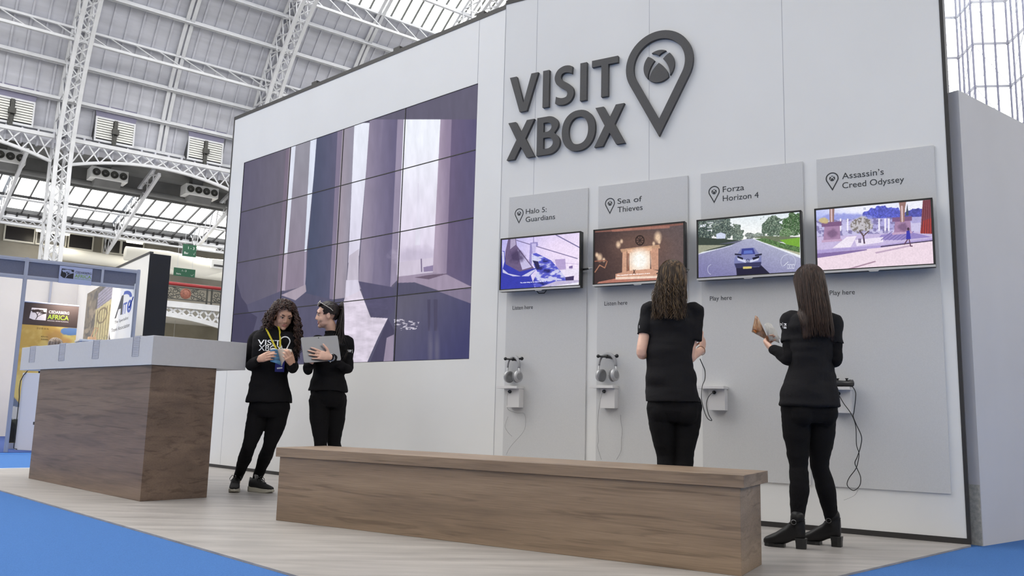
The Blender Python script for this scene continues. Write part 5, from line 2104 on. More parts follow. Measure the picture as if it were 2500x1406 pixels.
def hand(mb, wrist, d, nrm, side, curl=(25, 30, 32, 36), bend=.9, spread=6, thumb=(40, 25), size=1.0):
    """d: wrist to knuckles, nrm: out of the back of the hand, side: +1 if the thumb lies on the d x nrm side"""
    d, nrm = Vector(d).normalized(), Vector(nrm)
    nrm = (nrm - d * nrm.dot(d)).normalized()
    lat = d.cross(nrm).normalized() * side
    w = Vector(wrist)
    k = size
    sec = []
    for t, hw, hd in ((-.012, .024, .018), (.02, .029, .0165), (.05, .038, .0155), (.078, .041, .0135), (.092, .038, .011)):
        sec.append((w + d * t * k, lat, hw * k, nrm, hd * k))
    stack(mb, sec, 16, 2.4)
    L = (.040, .045, .041, .032)
    for i, off in enumerate((.030, .010, -.011, -.030)):
        p = w + d * ((.086, .092, .088, .079)[i] * k) + lat * off * k
        a = R(spread * (1.4 - i))
        dd = (d * cos(a) + lat * sin(a)).normalized()
        ax = dd.cross(nrm).normalized()
        pts, rr = [p - dd * .012 * k], [.0095 * k]
        ang = 0
        cur = dd.copy()
        for j in range(3):
            ang = R(curl[i] * (1.0, 1.1, .8)[j])
            cur = (Matrix.Rotation(-ang, 3, ax) @ cur).normalized()
            p = p + cur * L[i] * k * (1.0, .66, .52)[j]
            pts.append(p.copy())
            rr.append((.0088, .0080, .0066)[j] * k * (1.0 if i < 3 else .88))
        limb(mb, pts, rr, 10, 3)
    p = w + d * .022 * k + lat * .026 * k
    a, b = R(thumb[0]), R(thumb[1])
    td = (d * cos(a) + lat * sin(a) - nrm * sin(b)).normalized()
    t2 = (td * .85 + d * .5).normalized()
    limb(mb, [p - td * .01 * k, p + td * .036 * k, p + td * .036 * k + t2 * .030 * k, p + td * .036 * k + t2 * .055 * k], [.0135 * k, .0115 * k, .0100 * k, .0075 * k], 10, 3)


def head_mesh(mb, c, f, up, s=1.0):
    """head with face; c centre between the ears, f gaze, up"""
    f = Vector(f).normalized()
    up = Vector(up)
    up = (up - f * up.dot(f)).normalized()
    r = f.cross(up).normalized()
    rot = Matrix((r, f, up)).transposed()
    c = Vector(c)

    def T(x, y, z):
        return c + rot @ (Vector((x, y, z)) * s)

    def B(x, y, z, a, b, d, n=20, m=14):
        mb.ball(T(x, y, z), a * s, b * s, d * s, n, m, rot)
    B(0, -.014, .036, .073, .092, .082)
    B(0, .022, -.022, .062, .066, .082)
    B(0, .030, -.064, .048, .050, .046)
    B(0, .066, -.092, .021, .020, .018)
    B(0, .062, .035, .052, .026, .030)
    for sx in (-1, 1):
        B(sx * .034, .049, -.034, .025, .024, .030)
        B(sx * .040, .016, -.064, .014, .040, .026)
        B(sx * .032, .070, .024, .026, .016, .009)
        B(sx * .010, .087, -.030, .008, .009, .008)
        B(sx * .074, -.008, -.012, .008, .019, .030)
        B(sx * .078, -.014, .006, .007, .014, .015)
    limb(mb, [T(0, .080, .020), T(0, .089, -.004), T(0, .096, -.024)], [.007 * s, .009 * s, .0105 * s], 12, 3)
    B(0, .072, -.062, .024, .014, .012)
    return T, rot


m_skinA = M('skin_olive', (205, 160, 136), .5, noise=(30, .03))
m_skinB = M('skin_fair', (226, 182, 160), .5, noise=(30, .03))
m_lip = M('lips', (176, 104, 98), .45)
m_eyew = M('eye_white', (225, 222, 218), .3)
m_eyed = M('eye_dark', (40, 28, 22), .2)
m_teeth = M('teeth', (236, 232, 224), .3)
m_tee = M('black_cotton', (29, 28, 30), .9, bump=(90, .25), spec=.2)
m_knit = M('black_sweater', (26, 25, 27), .95, bump=(120, .35), spec=.15)
m_legg = M('black_jeans', (21, 20, 22), .9, bump=(160, .35), spec=.15)
m_leather = M('black_leather', (20, 19, 20), .42, spec=.3)
m_shoe = M('black_mesh_shoe', (24, 23, 25), .85, bump=(240, .4))
m_sole = M('off_white_sole', (172, 168, 156), .6)


def hairmat(name, dark, mid, light, scale=60):
    m = bpy.data.materials.new(name)
    m.use_nodes = True
    t = NT(m)
    b = t.n['Principled BSDF']
    b.inputs['Roughness'].default_value = .42
    b.inputs['Specular IOR Level'].default_value = .35
    tc = t.add('ShaderNodeTexCoord')
    mp = t.add('ShaderNodeMapping')
    mp.inputs['Scale'].default_value = (scale, scale, 3.0)
    t.link(tc.outputs['Object'], mp.inputs['Vector'])
    n = t.add('ShaderNodeTexNoise')
    n.inputs['Scale'].default_value = 1.0
    n.inputs['Detail'].default_value = 3
    t.link(mp.outputs['Vector'], n.inputs['Vector'])
    r = t.add('ShaderNodeValToRGB')
    e = r.color_ramp.elements
    e[0].position, e[1].position = .34, .68
    e[0].color, e[1].color = rgba(dark), rgba(light)
    k = e.new(.5)
    k.color = rgba(mid)
    t.link(n.outputs['Fac'], r.inputs['Fac'])
    t.link(r.outputs['Color'], b.inputs['Base Color'])
    return m


m_hairA = hairmat('dark_brown_curls', (38, 26, 22), (60, 42, 36), (88, 62, 52))
m_hairB = hairmat('near_black_hair', (24, 19, 18), (36, 28, 26), (54, 42, 38))
m_hairC = hairmat('brown_hair_with_blonde_streaks', (44, 33, 27), (74, 57, 43), (138, 112, 80), 80)
m_hairD = hairmat('long_dark_brown_hair', (42, 30, 27), (60, 44, 38), (84, 64, 54), 110)


def face(parent, T, rot, s, smile=False, lids=.5):
    for sx in (-1, 1):
        m = MB().ball(T(sx * .031, .0735, .005), .0125 * s, .0085 * s, .0048 * s, 14, 10, rot)
        e = m.part('eye', m_eyew, parent, smooth=True)
        m = MB().ball(T(sx * .031, .0805, .0035), .0056 * s, .0030 * s, .0040 * s, 12, 8, rot)
        m.part('iris', m_eyed, e, smooth=True)
        m = MB()
        limb(m, [T(sx * .018, .0805, .005), T(sx * .031, .0835, .0098), T(sx * .045, .075, .006)], [.0012 * s, .0022 * s, .0014 * s], 8, 4)
        m.part('eyelash', m_eyed, parent)
        m = MB()
        limb(m, [T(sx * .014, .0865, .026), T(sx * .032, .0855, .0315), T(sx * .050, .070, .025)], [.0026 * s, .0032 * s, .0016 * s], 8, 4)
        m.part('eyebrow', m_hairB, parent)
    m = MB()
    w = .026 if smile else .022
    dz = .004 if smile else 0
    limb(m, [T(-w, .074, -.061 + dz), T(-.008, .0835, -.056), T(0, .0835, -.0575), T(.008, .0835, -.056), T(w, .074, -.061 + dz)], [.002 * s, .0040 * s, .0034 * s, .0040 * s, .002 * s], 10, 3)
    limb(m, [T(-w, .074, -.062 + dz), T(0, .0825, -.0715 if smile else -.0675), T(w, .074, -.062 + dz)], [.002 * s, .0050 * s, .002 * s], 10, 5)
    m.part('lips', m_lip, parent, smooth=True)
    if smile:
        m = MB().ball(T(0, .0815, -.064), .017 * s, .005 * s, .0042 * s, 12, 8, rot)
        m.part('teeth', m_teeth, parent, smooth=True)


def boot(t, heel, ang, L=.245, hh=.05, name='ankle_boot', mat=None):
    mat = mat or m_leather
    """block heeled ankle boot; heel point on the floor, ang heading of the toe"""
    f = Vector((cos(ang), sin(ang), 0))
    r = Vector((sin(ang), -cos(ang), 0))
    up = Vector((0, 0, 1))
    h = Vector((heel[0], heel[1], 0))
    m = MB()
    sec = []
    for x, hw, zl, zh in ((-.012, .016, hh + .012, .165), (.0, .026, hh, .17), (.03, .033, hh - .002, .175), (.065, .034, hh - .010, .165), (.10, .034, hh - .026, .125), (.135, .038, .014, .105),
                          (.17, .041, .008, .082), (.205, .038, .008, .066), (.235, .026, .010, .052), (.248, .012, .016, .040)):
        x *= L / .245
        zc, hd = (zl + zh) / 2, (zh - zl) / 2
        sec.append((h + f * x + up * zc, r, hw, up, hd))
    stack(m, sec, 18, 2.6)
    limb(m, [h + f * .034 + up * .12, h + f * .030 + up * .180], [.038, .040], 16, 3)
    b = link_part(name, fuse(m, name, .005, 4, ORG[t.name]), mat, t)
    m = MB().rings([[h + f * (.012 + .03 * x * k) + r * (.028 * y * k) + up * z for x, y in ((-1, -.8), (-.3, -1), (1, -1), (1, 1), (-.3, 1), (-1, .8))] for z, k in ((0, .9), (hh * .6, .93), (hh + .01, 1.05))])
    m.part('heel', m_black, b, bevel=.002)
    m = MB().rings([[h + f * (x * L / .245) + r * y + up * z for x, y in ((.115, -.030), (.14, -.036), (.18, -.039), (.21, -.035), (.236, -.021), (.245, 0), (.236, .021), (.21, .035), (.18, .039), (.14, .036), (.115, .030))] for z in (0, .020)])
    m.part('sole', m_black, b)
    m = MB()
    N = 20
    m.tube([h + f * (.034 + .041 * cos(2 * PI * k / N)) + r * (.040 * sin(2 * PI * k / N)) + up * (.150 - .012 * cos(2 * PI * k / N)) for k in range(N)], .008, 6, flat=.4, closed=True)
    m.part('ankle_strap', m_leather, b)
    for sd in (1, -1):
        m = MB()
        c = h + f * .045 + r * (.043 * sd) + up * .150
        m.tube([c + f * (.014 * cos(2 * PI * k / 14)) + up * (.013 * sin(2 * PI * k / 14)) for k in range(14)], .0026, 6, closed=True)
        m.part('buckle', M('dark_buckle', (120, 120, 122), .3, .8), b)
    return b


def sneaker(t, heel, ang, L=.255):
    f = Vector((cos(ang), sin(ang), 0))
    r = Vector((sin(ang), -cos(ang), 0))
    up = Vector((0, 0, 1))
    h = Vector((heel[0], heel[1], 0))
    m = MB()
    sec = []
    for x, hw, zl, zh in ((-.008, .020, .03, .085), (.008, .034, .028, .105), (.04, .038, .026, .112), (.08, .038, .026, .110), (.12, .040, .024, .092), (.16, .043, .022, .074), (.20, .043, .022, .062), (.235, .034, .022, .052), (.252, .018, .024, .044)):
        sec.append((h + f * x + up * ((zl + zh) / 2), r, hw, up, (zh - zl) / 2))
    stack(m, sec, 18, 2.4)
    b = link_part('sneaker', fuse(m, 'sneaker', .005, 3, ORG[t.name]), m_shoe, t)
    out = [(-.018, 0), (-.012, .024), (.02, .039), (.08, .040), (.13, .043), (.18, .047), (.22, .043), (.25, .028), (.262, 0)]
    out = out + [(x, -y) for x, y in reversed(out[1:-1])]
    m = MB().rings([[h + f * x * k + r * y * k + up * (z + (.012 if x < .04 else 0) * (z > .02) + (.007 if x > .24 else 0) * (z < .01)) for x, y in out] for z, k in ((0.0, .95), (.006, 1.0), (.026, 1.0), (.032, .96))])
    m.part('sole', m_sole, b, smooth=False, bevel=.003)
    m = MB()
    for k in range(4):
        p = h + f * (.155 - .022 * k) + up * (.083 + .011 * k)
        m.tube([p - r * .022 + up * -.005, p + up * .004, p + r * .022 + up * -.005], .003, 6)
    p = h + f * .085 + up * .122
    for sd in (-1, 1):
        m.tube([p, p + r * (.03 * sd) + up * .012 + f * .01, p + r * (.048 * sd) - up * .016 + f * .022, p + r * (.04 * sd) - up * .035 + f * .035, p + r * (.02 * sd) - up * .012 + f * .02], .0028, 6)
    m.part('laces', m_black, b)
    m = MB().beam(h + f * .066 + up * .108, h + f * .052 + up * .148, .036, .012, side=r)
    m.part('tongue', m_silver, b, 'pale grey tongue', bevel=.003)
    m = MB().beam(h + f * -.010 + up * .07, h + f * .002 + up * .118, .03, .006, side=r)
    m.part('heel_tab', m_silver, b)
    return b


def sleeve_mark(t, top_obj, p, ux, uz, nrm, parts):
    bv = BVHTree.FromPolygons([top_obj.matrix_basis @ v.co for v in top_obj.data.vertices], [tuple(q.vertices) for q in top_obj.data.polygons])
    return bv


def drape(mb, V, Fc, target, org, off=.0025, direction=None):
    """lay flat lettering onto a body surface along a direction (vertices in world coordinates)"""
    me = target.data
    bv = BVHTree.FromPolygons([v.co + Vector(org) for v in me.vertices], [tuple(q.vertices) for q in me.polygons])
    out = []
    for v in V:
        hit = bv.ray_cast(v, direction)
        q = hit[0] - direction * off if hit[0] is not None else v
        out.append(q)
    mb.add(out, Fc)


def fine_text(s, step=4):
    """lettering cut into small triangles so that it can follow folds"""
    V, Fc = glyphs(s, 1.0, 0.0, .012)
    bm = bmesh.new()
    vs = [bm.verts.new(v) for v in V]
    for f in Fc:
        try:
            bm.faces.new([vs[i] for i in f])
        except ValueError:
            pass
    for _ in range(2):
        es = [e for e in bm.edges if e.calc_length() > .12]
        if es:
            bmesh.ops.subdivide_edges(bm, edges=es, cuts=2, use_grid_fill=False)
        bmesh.ops.triangulate(bm, faces=bm.faces)
    bm.verts.index_update()
    V = [v.co.copy() for v in bm.verts]
    Fc = [tuple(v.index for v in f.verts) for f in bm.faces]
    bm.free()
    return V, Fc


def strands(mb, paths, r0, r1=None, n=5):
    for P in paths:
        m = len(P)
        rr = [r0 * (1 - (i / (m - 1)) ** 3 * .75) for i in range(m)]
        mb.tube(P, rr, n)


def settle(paths, skins, gap=.006):
    """lift hair off the shoulders it would sink into"""
    trees = []
    for o in skins:
        org = ORG[o.name]
        trees.append(BVHTree.FromPolygons([v.co + org for v in o.data.vertices], [tuple(q.vertices) for q in o.data.polygons]))
    for P in paths:
        for i, p in enumerate(P):
            for bv in trees:
                l, n, k, d = bv.find_nearest(p, .09)
                if l is not None and (p - l).dot(n) < gap:
                    p = l + n * gap
            P[i] = p
        for _ in range(3):
            Q_ = [v.copy() for v in P]
            for i in range(1, len(P) - 1):
                P[i] = (Q_[i - 1] + Q_[i] * 2 + Q_[i + 1]) / 4
    return paths


def scalp(T, th, ph, k=1.0):
    """point on the hair cap: th from the crown, ph around, 0 = face, 180 = nape"""
    t, p = R(th), R(ph)
    return T(.084 * k * sin(t) * sin(p), -.014 + .104 * k * sin(t) * cos(p), .034 + .094 * k * cos(t))
def build_person(name_label, P, mats, group=None):
    """common figure: P holds joints in world coordinates"""
    feet = P['base']
    t = thing('person', name_label, 'person', WD, (feet.x, feet.y, 0), group)
    org = ORG[t.name]
    up = Vector((0, 0, 1))
    pf, cf = Vector(P['pelvis_f']).normalized(), Vector(P['chest_f']).normalized()
    pr, cr = pf.cross(up).normalized(), cf.cross(up).normalized()       # the figure's right
    pel, wai, che, nek = (Vector(P[k]) for k in ('pelvis', 'waist', 'chest', 'neck'))
    k = P.get('k', 1.0)

    def torso(e, hem=None, loose=0.0):
        """cross sections grown by e"""
        s = []
        cut = pel if hem is None else hem
        s.append((cut, pr, .172 * k + e + loose, pf, .122 * k + e + loose))
        s.append((pel.lerp(wai, .25), pr, .170 * k + e + loose, pf, .118 * k + e + loose))
        s.append((wai, (pr + cr).normalized(), .134 * k + e + loose, (pf + cf).normalized(), .098 * k + e + loose))
        s.append((wai.lerp(che, .55), cr, .143 * k + e + loose * .6, cf, .106 * k + e))
        s.append((che + cf * .012, cr, .156 * k + e, cf, .120 * k + e))
        s.append((che.lerp(nek, .42), cr, .163 * k + e, cf, .100 * k + e))
        s.append((che.lerp(nek, .72) - cf * .006, cr, .138 * k + e, cf, .078 * k + e))
        s.append((che.lerp(nek, .92) - cf * .008, cr, .082 * k + e, cf, .062 * k + e))
        s.append((nek + up * .012, cr, .056 * k + e * .6, cf, .056 * k + e * .6))
        return s
    H = Vector(P['head'])
    # ---- body skin: one continuous surface
    m = MB()
    stack(m, torso(-.010), 26)
    stack(m, [(pel - up * .10, pr, .10 * k, pf, .07 * k), (pel - up * .05, pr, .150 * k, pf, .10 * k), (pel + up * .04, pr, .155 * k, pf, .10 * k)], 24)
    limb(m, [nek - up * .05, nek + up * .02, H - up * .07 - Vector(P['head_f']).normalized() * .02], [.060, .050, .050], 16)
    T, rot = head_mesh(m, H, P['head_f'], P.get('head_up', (0, 0, 1)), P.get('hs', 1.0))
    for s_ in 'LR':
        hip, kn, an = (Vector(P[q + s_]) for q in ('hip', 'knee', 'ankle'))
        limb(m, [hip + up * .05, hip.lerp(kn, .35), kn, kn.lerp(an, .32), an], [.070 * k, .062 * k, .040 * k, .040 * k, .028 * k], 16)
        fd = Vector(P['foot' + s_]) - an
        fd.z = 0
        fd.normalize()
        limb(m, [an, an + fd * .035 - up * .035, an + fd * .11 - up * max(0.02, an.z - .045)], [.027, .027, .020], 12)
        sh, el, wr = (Vector(P[q + s_]) for q in ('sh', 'el', 'wr'))
        limb(m, [sh, sh.lerp(el, .5), el, el.lerp(wr, .4), wr], [.046 * k, .040 * k, .036 * k, .034 * k, .023] if P['sleeve'] == 'short' else [.040 * k, .034 * k, .029 * k, .027 * k, .022], 14)
        hd = P.get('hand' + s_)
        if hd:
            hand(m, wr, **hd)
    body = link_part('body', fuse(m, 'body', .0046, 4, org), mats['skin'], t)
    # ---- leggings
    m = MB()
    e = .010
    stack(m, [(pel - up * .11, pr, .115 * k + e, pf, .09 * k + e), (pel - up * .05, pr, .164 * k + e, pf, .118 * k + e), (pel + up * .02, pr, .166 * k + e, pf, .116 * k + e), (pel.lerp(wai, .5), pr, .150 * k + e, pf, .108 * k + e)], 26)
    for b_ in (-1, 1):       # seat
        m.ball(pel - up * .055 + pr * (b_ * .074) - pf * .046, .080 * k, .078 * k, .095 * k)
    for s_ in 'LR':
        hip, kn, an = (Vector(P[q + s_]) for q in ('hip', 'knee', 'ankle'))
        ca = P.get('calf_back', .012)
        limb(m, [hip + up * .05, hip.lerp(kn, .35), kn.lerp(hip, .10), kn.lerp(an, .05), kn.lerp(an, .35) - pf * ca, kn.lerp(an, .72), an.lerp(kn, -.03)],
             [.086 * k + e, .078 * k + e, .053 * k + e, .049 * k + e, .052 * k + e, .040 * k + e, .032 * k + e], 18, 6)
    leg = link_part('leggings', fuse(m, 'leggings', .006, 3, org, (.008, 7, 19, 3)), mats['legs'], t)
    # ---- top
    m = MB()
    e = .016
    hem = pel + up * P.get('hem', -.02)
    sec = torso(e, hem, P.get('loose', .006))
    sec.insert(0, (hem - up * .012, pr, .176 * k + e + P.get('loose', .006), pf, .128 * k + e))
    if P.get('collar', 0):
        sec.append((nek + up * P['collar'], cr, .056 + e * .5, cf, .056 + e * .5))
    stack(m, sec, 28)
    for s_ in 'LR':
        sh, el, wr = (Vector(P[q + s_]) for q in ('sh', 'el', 'wr'))
        if P['sleeve'] == 'long':
            limb(m, [che.lerp(nek, .6).lerp(sh, .55), sh, sh.lerp(el, .5), el, el.lerp(wr, .45), wr.lerp(el, .06)], [.058 * k, .059 * k, .055 * k, .048 * k, .046 * k, .036 * k], 16)
        else:
            a = sh.lerp(el, P.get('sleeve_end', .62))
            limb(m, [che.lerp(nek, .6).lerp(sh, .55), sh, sh.lerp(el, .3)], [.058 * k, .062 * k, .061 * k], 16)
            d = (el - sh).normalized()
            lat = d.cross(cf).normalized()
            fr_ = lat.cross(d)
            stack(m, [(sh.lerp(el, .12), lat, .060 * k, fr_, .062 * k), (sh.lerp(el, .4), lat, .062 * k, fr_, .066 * k), (a, lat, .064 * k, fr_, .070 * k)], 18, 2.0)
    top = link_part(P.get('top_name', 'tee_shirt'), fuse(m, 'top', .0062, 3, org, (.030, 5, 9, 5)), mats['top'], t)
    if P['sleeve'] == 'layer':
        m = MB()
        for s_ in 'LR':
            sh, el, wr = (Vector(P[q + s_]) for q in ('sh', 'el', 'wr'))
            limb(m, [sh.lerp(el, .3), sh.lerp(el, .7), el, el.lerp(wr, .45), wr.lerp(el, .05)], [.050 * k, .049 * k, .047 * k, .045 * k, .037 * k], 16)
        link_part('under_sleeves', fuse(m, 'under_sleeves', .006, 3, org, (.012, 12, 26, 9)), mats['legs'], t)
    return t, body, top, T, rot, org


V3 = Vector


def fl(px, py):
    p = onz(px, py, 0)
    return p


# ------------------------------------------------------------------ woman with the curly hair, reading
D = 7.12
P = dict(base=fl(605, 1205), pelvis_f=(.22, -1, 0), chest_f=(.30, -1, 0), pelvis=at(657, 985, D), waist=at(658, 915, D), chest=at(664, 850, D), neck=at(668, 800, D), head=at(692, 771, D - .04) , head_f=(.50, -.80, -.40), hs=.98,
         hipR=at(632, 1010, D), hipL=at(682, 1008, D + .02), kneeR=at(608, 1090, D - .05), kneeL=at(657, 1090, D + .06), ankleR=fl(575, 1196) + V3((0, .04, .10)), ankleL=fl(625, 1197) + V3((0.0, .0, .10)),
         footR=fl(566, 1214), footL=fl(677, 1206),
         shR=at(622, 826, D + .03), shL=at(708, 830, D - .05), elR=at(612, 893, D + .02), elL=at(714, 897, D - .06), wrR=at(632, 878, D - .27), wrL=at(713, 890, D - .29),
         sleeve='long', top_name='sweater', hem=.02, loose=.012, k=.92, collar=.0)
P['handR'] = dict(d=at(656, 868, D - .33) - P['wrR'], nrm=(-.25, -1, .15), side=-1, curl=(20, 20, 22, 24), spread=1, thumb=(30, 45), size=.92)
P['handL'] = dict(d=at(703, 868, D - .36) - P['wrL'], nrm=(.45, -1, .1), side=1, curl=(34, 38, 42, 46), spread=1, thumb=(30, 45), size=.92)
t1, b1, top1, T, rot, org = build_person('woman with long curly dark hair and yellow lanyard reading an open booklet by the counter', P, dict(skin=m_skinA, legs=m_legg, top=m_knit))
face(b1, T, rot, .98)
random.seed(3)
m = MB()
for th, ph, r_ in [(20, 180, 1), (60, 180, 1), (95, 180, 1), (55, 120, 1), (55, 240, 1), (90, 120, 1), (90, 240, 1), (30, 60, 1), (30, 300, 1), (10, 0, 1), (45, 80, 1), (45, 280, 1), (80, 90, 1), (80, 270, 1), (34, 0, .96), (36, 25, .98), (36, 335, .98)]:
    m.ball(scalp(T, th, ph, .64), .040, n=12, m=8)
cap = m
mm = MB()
paths = []
up = V3((0, 0, 1))
for i in range(430):
    ph = random.uniform(66, 314)
    th0 = random.uniform(2, 40)
    th1 = 80 if 70 < ph < 290 else 72
    L = random.uniform(.12, .22) if ph < 175 else random.uniform(.26, .42)
    rad = random.uniform(.96, 1.16)
    base = []
    for j in range(7):
        th = th0 + (th1 - th0) * j / 6
        base.append(scalp(T, th, ph, rad + .10 * j / 6))
    p = base[-1]
    outw = (p - T(0, -.014, .034))
    outw.z = 0
    outw.normalize()
    jit = V3((random.uniform(-.03, .03), random.uniform(-.03, .03), 0))
    for j in range(1, 11):
        s = j / 10
        q = p + outw * (.045 * math.sin(s * 2.2) * random.uniform(.7, 1.2)) - up * (L * s) + V3((-.03, .11, 0)) * (s if ph < 150 else 0) + jit * s
        base.append(q)
    S = settle([spline(base, 4)], [top1], .010)[0]
    amp, fq, p0 = random.uniform(.006, .011), random.uniform(1.2, 1.9), random.uniform(0, 6.28)
    out = []
    for j, q in enumerate(S):
        a = p0 + j * fq * .55
        w = amp * min(1, j / 10)
        out.append(q + V3((cos(a) * w, sin(a) * w, sin(a * 1.3) * w * .4)))
    paths.append(out)
for i in range(230):
    sd = 1 if i % 2 else -1
    y0 = random.uniform(-.09, .092)
    d0 = V3((.012 * sd + random.uniform(-.01, .01), y0, .094 * math.sqrt(max(.02, 1 - (y0 / .104) ** 2)))).normalized()
    ph1 = R(random.uniform(58, 125) if y0 > 0 else random.uniform(90, 165))
    th1 = R(random.uniform(78, 100))
    d1 = V3((sin(th1) * sin(ph1) * sd, sin(th1) * cos(ph1), cos(th1)))
    kk = random.uniform(1.0, 1.10)
    base = []
    for j in range(9):
        d_ = d0.lerp(d1, j / 8).normalized()
        e_ = 1 / math.sqrt((d_.x / .084) ** 2 + (d_.y / .104) ** 2 + (d_.z / .094) ** 2)
        q = d_ * (e_ * (kk + .06 * j / 8))
        base.append(T(q.x / .98, -.014 + q.y / .98, .034 + q.z / .98))
    L = random.uniform(.06, .16) if sd > 0 else random.uniform(.10, .30)
    p = base[-1]
    outw = p - T(0, -.014, .034)
    outw.z = 0
    outw.normalize()
    for j in range(1, 8):
        s = j / 7
        base.append(p + outw * (.03 * math.sin(s * 2.2)) - up * (L * s) + V3((0, .05, 0)) * (s if sd > 0 else 0))
    S = settle([spline(base, 4)], [top1], .010)[0]
    fq, p0 = random.uniform(1.0, 1.7), random.uniform(0, 6.28)
    out = []
    for j, q in enumerate(S):
        w = .0022 + .006 * min(1, max(0, (j - 12) / 20))
        a = p0 + j * fq * .55
        out.append(q + V3((cos(a) * w, sin(a) * w, sin(a * 1.3) * w * .4)))
    paths.append(out)
strands(mm, paths, .0044, n=5)
link_part('hair_base', fuse(cap, 'hair_base', .008, 4, org), m_hairA, b1)
mm.part('curls', m_hairA, b1, smooth=True)
# lettering on the sweater, lanyard, badge
cf = V3(P['chest_f']).normalized()
cr = V3((-cf.y * -1, 0, 0)) if False else cf.cross(V3((0, 0, 1))).normalized()
ux = -cr
m = MB()
dirn = -cf
c0 = at(630, 836, D - .5)
for wd, px0, py0, ww, hh in (('VISIT', 629, 838, 52, 13), ('XBOX', 631, 853, 54, 14)):
    V, Fc = fine_text(wd)
    xa, xb = min(v.x for v in V), max(v.x for v in V)
    za, zb = min(v.y for v in V), max(v.y for v in V)
    o0 = at(px0, py0, D - .3)
    sx = ww * D / FPX / (xb - xa) * 1.02
    sz = hh * D / FPX / (zb - za)
    W = [o0 + ux * ((v.x - xa) * sx) + up * ((v.y - za) * sz) for v in V]
    drape(m, W, Fc, top1, org, .003, dirn)
N = 18
o0 = at(697, 838, D - .3)
ring = [(cos(R(a)) * .040, .03 + sin(R(a)) * .040) for a in range(-30, 211, 15)]
tip = [(0, -.075)]
outl = ring + tip
seg = []
for k_ in range(len(outl)):
    a, b = V3(outl[k_] + (0,)), V3(outl[(k_ + 1) % len(outl)] + (0,))
    d_ = (b - a).normalized()
    n_ = V3((-d_.y, d_.x, 0)) * .0045
    for j in range(3):
        p, q = a.lerp(b, j / 3), a.lerp(b, (j + 1) / 3)
        W = [o0 + ux * v.x + up * v.y for v in (p - n_, q - n_, q + n_, p + n_)]
        drape(m, W, [(0, 1, 2, 3)], top1, org, .003, dirn)
m.part('chest_print', m_white, top1, 'white lettering and pin print on the chest')
t = thing('lanyard', 'yellow lanyard with a dark blue badge around the neck of the curly haired woman', 'lanyard', WD, tuple(at(672, 850, D - .2)))
bv = BVHTree.FromPolygons([v.co + org for v in top1.data.vertices], [tuple(q.vertices) for q in top1.data.polygons])


def onto(px, py, off=.006):
    o_ = V3((0, 0, EYE))
    d_ = ray(px, py).normalized()
    h_ = bv.ray_cast(o_, d_)
    return (h_[0] - d_ * off) if h_[0] is not None else at(px, py, D - .15)


m = MB()
for line in ([(649, 801), (656, 815), (664, 831), (673, 848), (681, 862), (685, 880)], [(683, 808), (684, 825), (684, 842), (683, 858), (684, 880)]):
    pts = [onto(*q) for q in line]
    if line[0][0] > 670:
        pts = [at(676, 793, D - .03), at(680, 798, D - .075)] + pts
    for a, b in zip(pts[:-1], pts[1:]):
        m.beam(a, b, .0025, .014, side=cr)
m.part('strap', M('yellow_strap', (214, 196, 40), .6), t)
bp = onto(683, 893, .02)
MB().beam(bp + up * .045, bp - up * .05, .004, .075, side=cr).part('badge', M('dark_blue_badge', (44, 46, 130), .35), t)
m = MB()
bb = bp - cf * -.0035
put = [(-.02, .0), (.02, .004)]
m.beam(bp + cf * .003 - ux * .022 - up * .022, bp + cf * .003 + ux * .022 - up * .016, .012, .001, side=cf)
m.part('badge_print', m_white, t)

# shoes
sneaker(t1, fl(574, 1196), math.atan2(*(lambda v: (v.y, v.x))(fl(566, 1213) - fl(574, 1196))))
sneaker(t1, fl(611, 1199), math.atan2(*(lambda v: (v.y, v.x))(fl(690, 1206) - fl(611, 1199))))

# open booklet held low, covers towards the visitor
t = thing('booklet', 'open booklet with blue striped cover held by the curly haired woman', 'booklet', WD, tuple(at(687, 880, D - .27)))
sp0, sp1 = at(688, 893, D - .27), at(678, 853, D - .20)


def leaf(name, mat, tip0, tip1, bulge, off, lab=None, th=.002):
    m = MB()
    n = 8
    A, B = [], []
    for j in range(n + 1):
        u = j / n
        bl = V3((0, -bulge * math.sin(PI * u), .006 * math.sin(PI * u)))
        A.append(sp0.lerp(tip0, u) + bl + off)
        B.append(sp1.lerp(tip1, u) + bl + off)
    nrm = (A[1] - A[0]).cross(B[0] - A[0]).normalized() * th
    for j in range(n):
        m.add([A[j], A[j + 1], B[j + 1], B[j], A[j] + nrm, A[j + 1] + nrm, B[j + 1] + nrm, B[j] + nrm],
              [(0, 1, 2, 3), (7, 6, 5, 4), (0, 4, 5, 1), (1, 5, 6, 2), (2, 6, 7, 3), (3, 7, 4, 0)])
    return m.part(name, mat, t, lab)


m_cov = M('blue_striped_cover', (62, 104, 138), .35, noise=(9, .5), stretch=(1.2, 1.2, 4))
m_page = M('paper_pages', (222, 220, 214), .7)
leaf('front_cover', m_cov, at(667, 883, D - .30) + V3((-.02, 0, .0)), at(655, 858, D - .26), .02, V3((0, -.004, 0)))
leaf('back_cover', M('beige_cover', (176, 160, 146), .5), at(704, 874, D - .34), at(714, 856, D - .32), .02, V3((0, -.004, 0)))
leaf('left_pages', m_page, at(672, 880, D - .24), at(662, 850, D - .21), .022, V3((0, .006, 0)), None, .006)
leaf('right_pages', m_page, at(702, 872, D - .28), at(712, 853, D - .27), .022, V3((0, .006, 0)), None, .006)

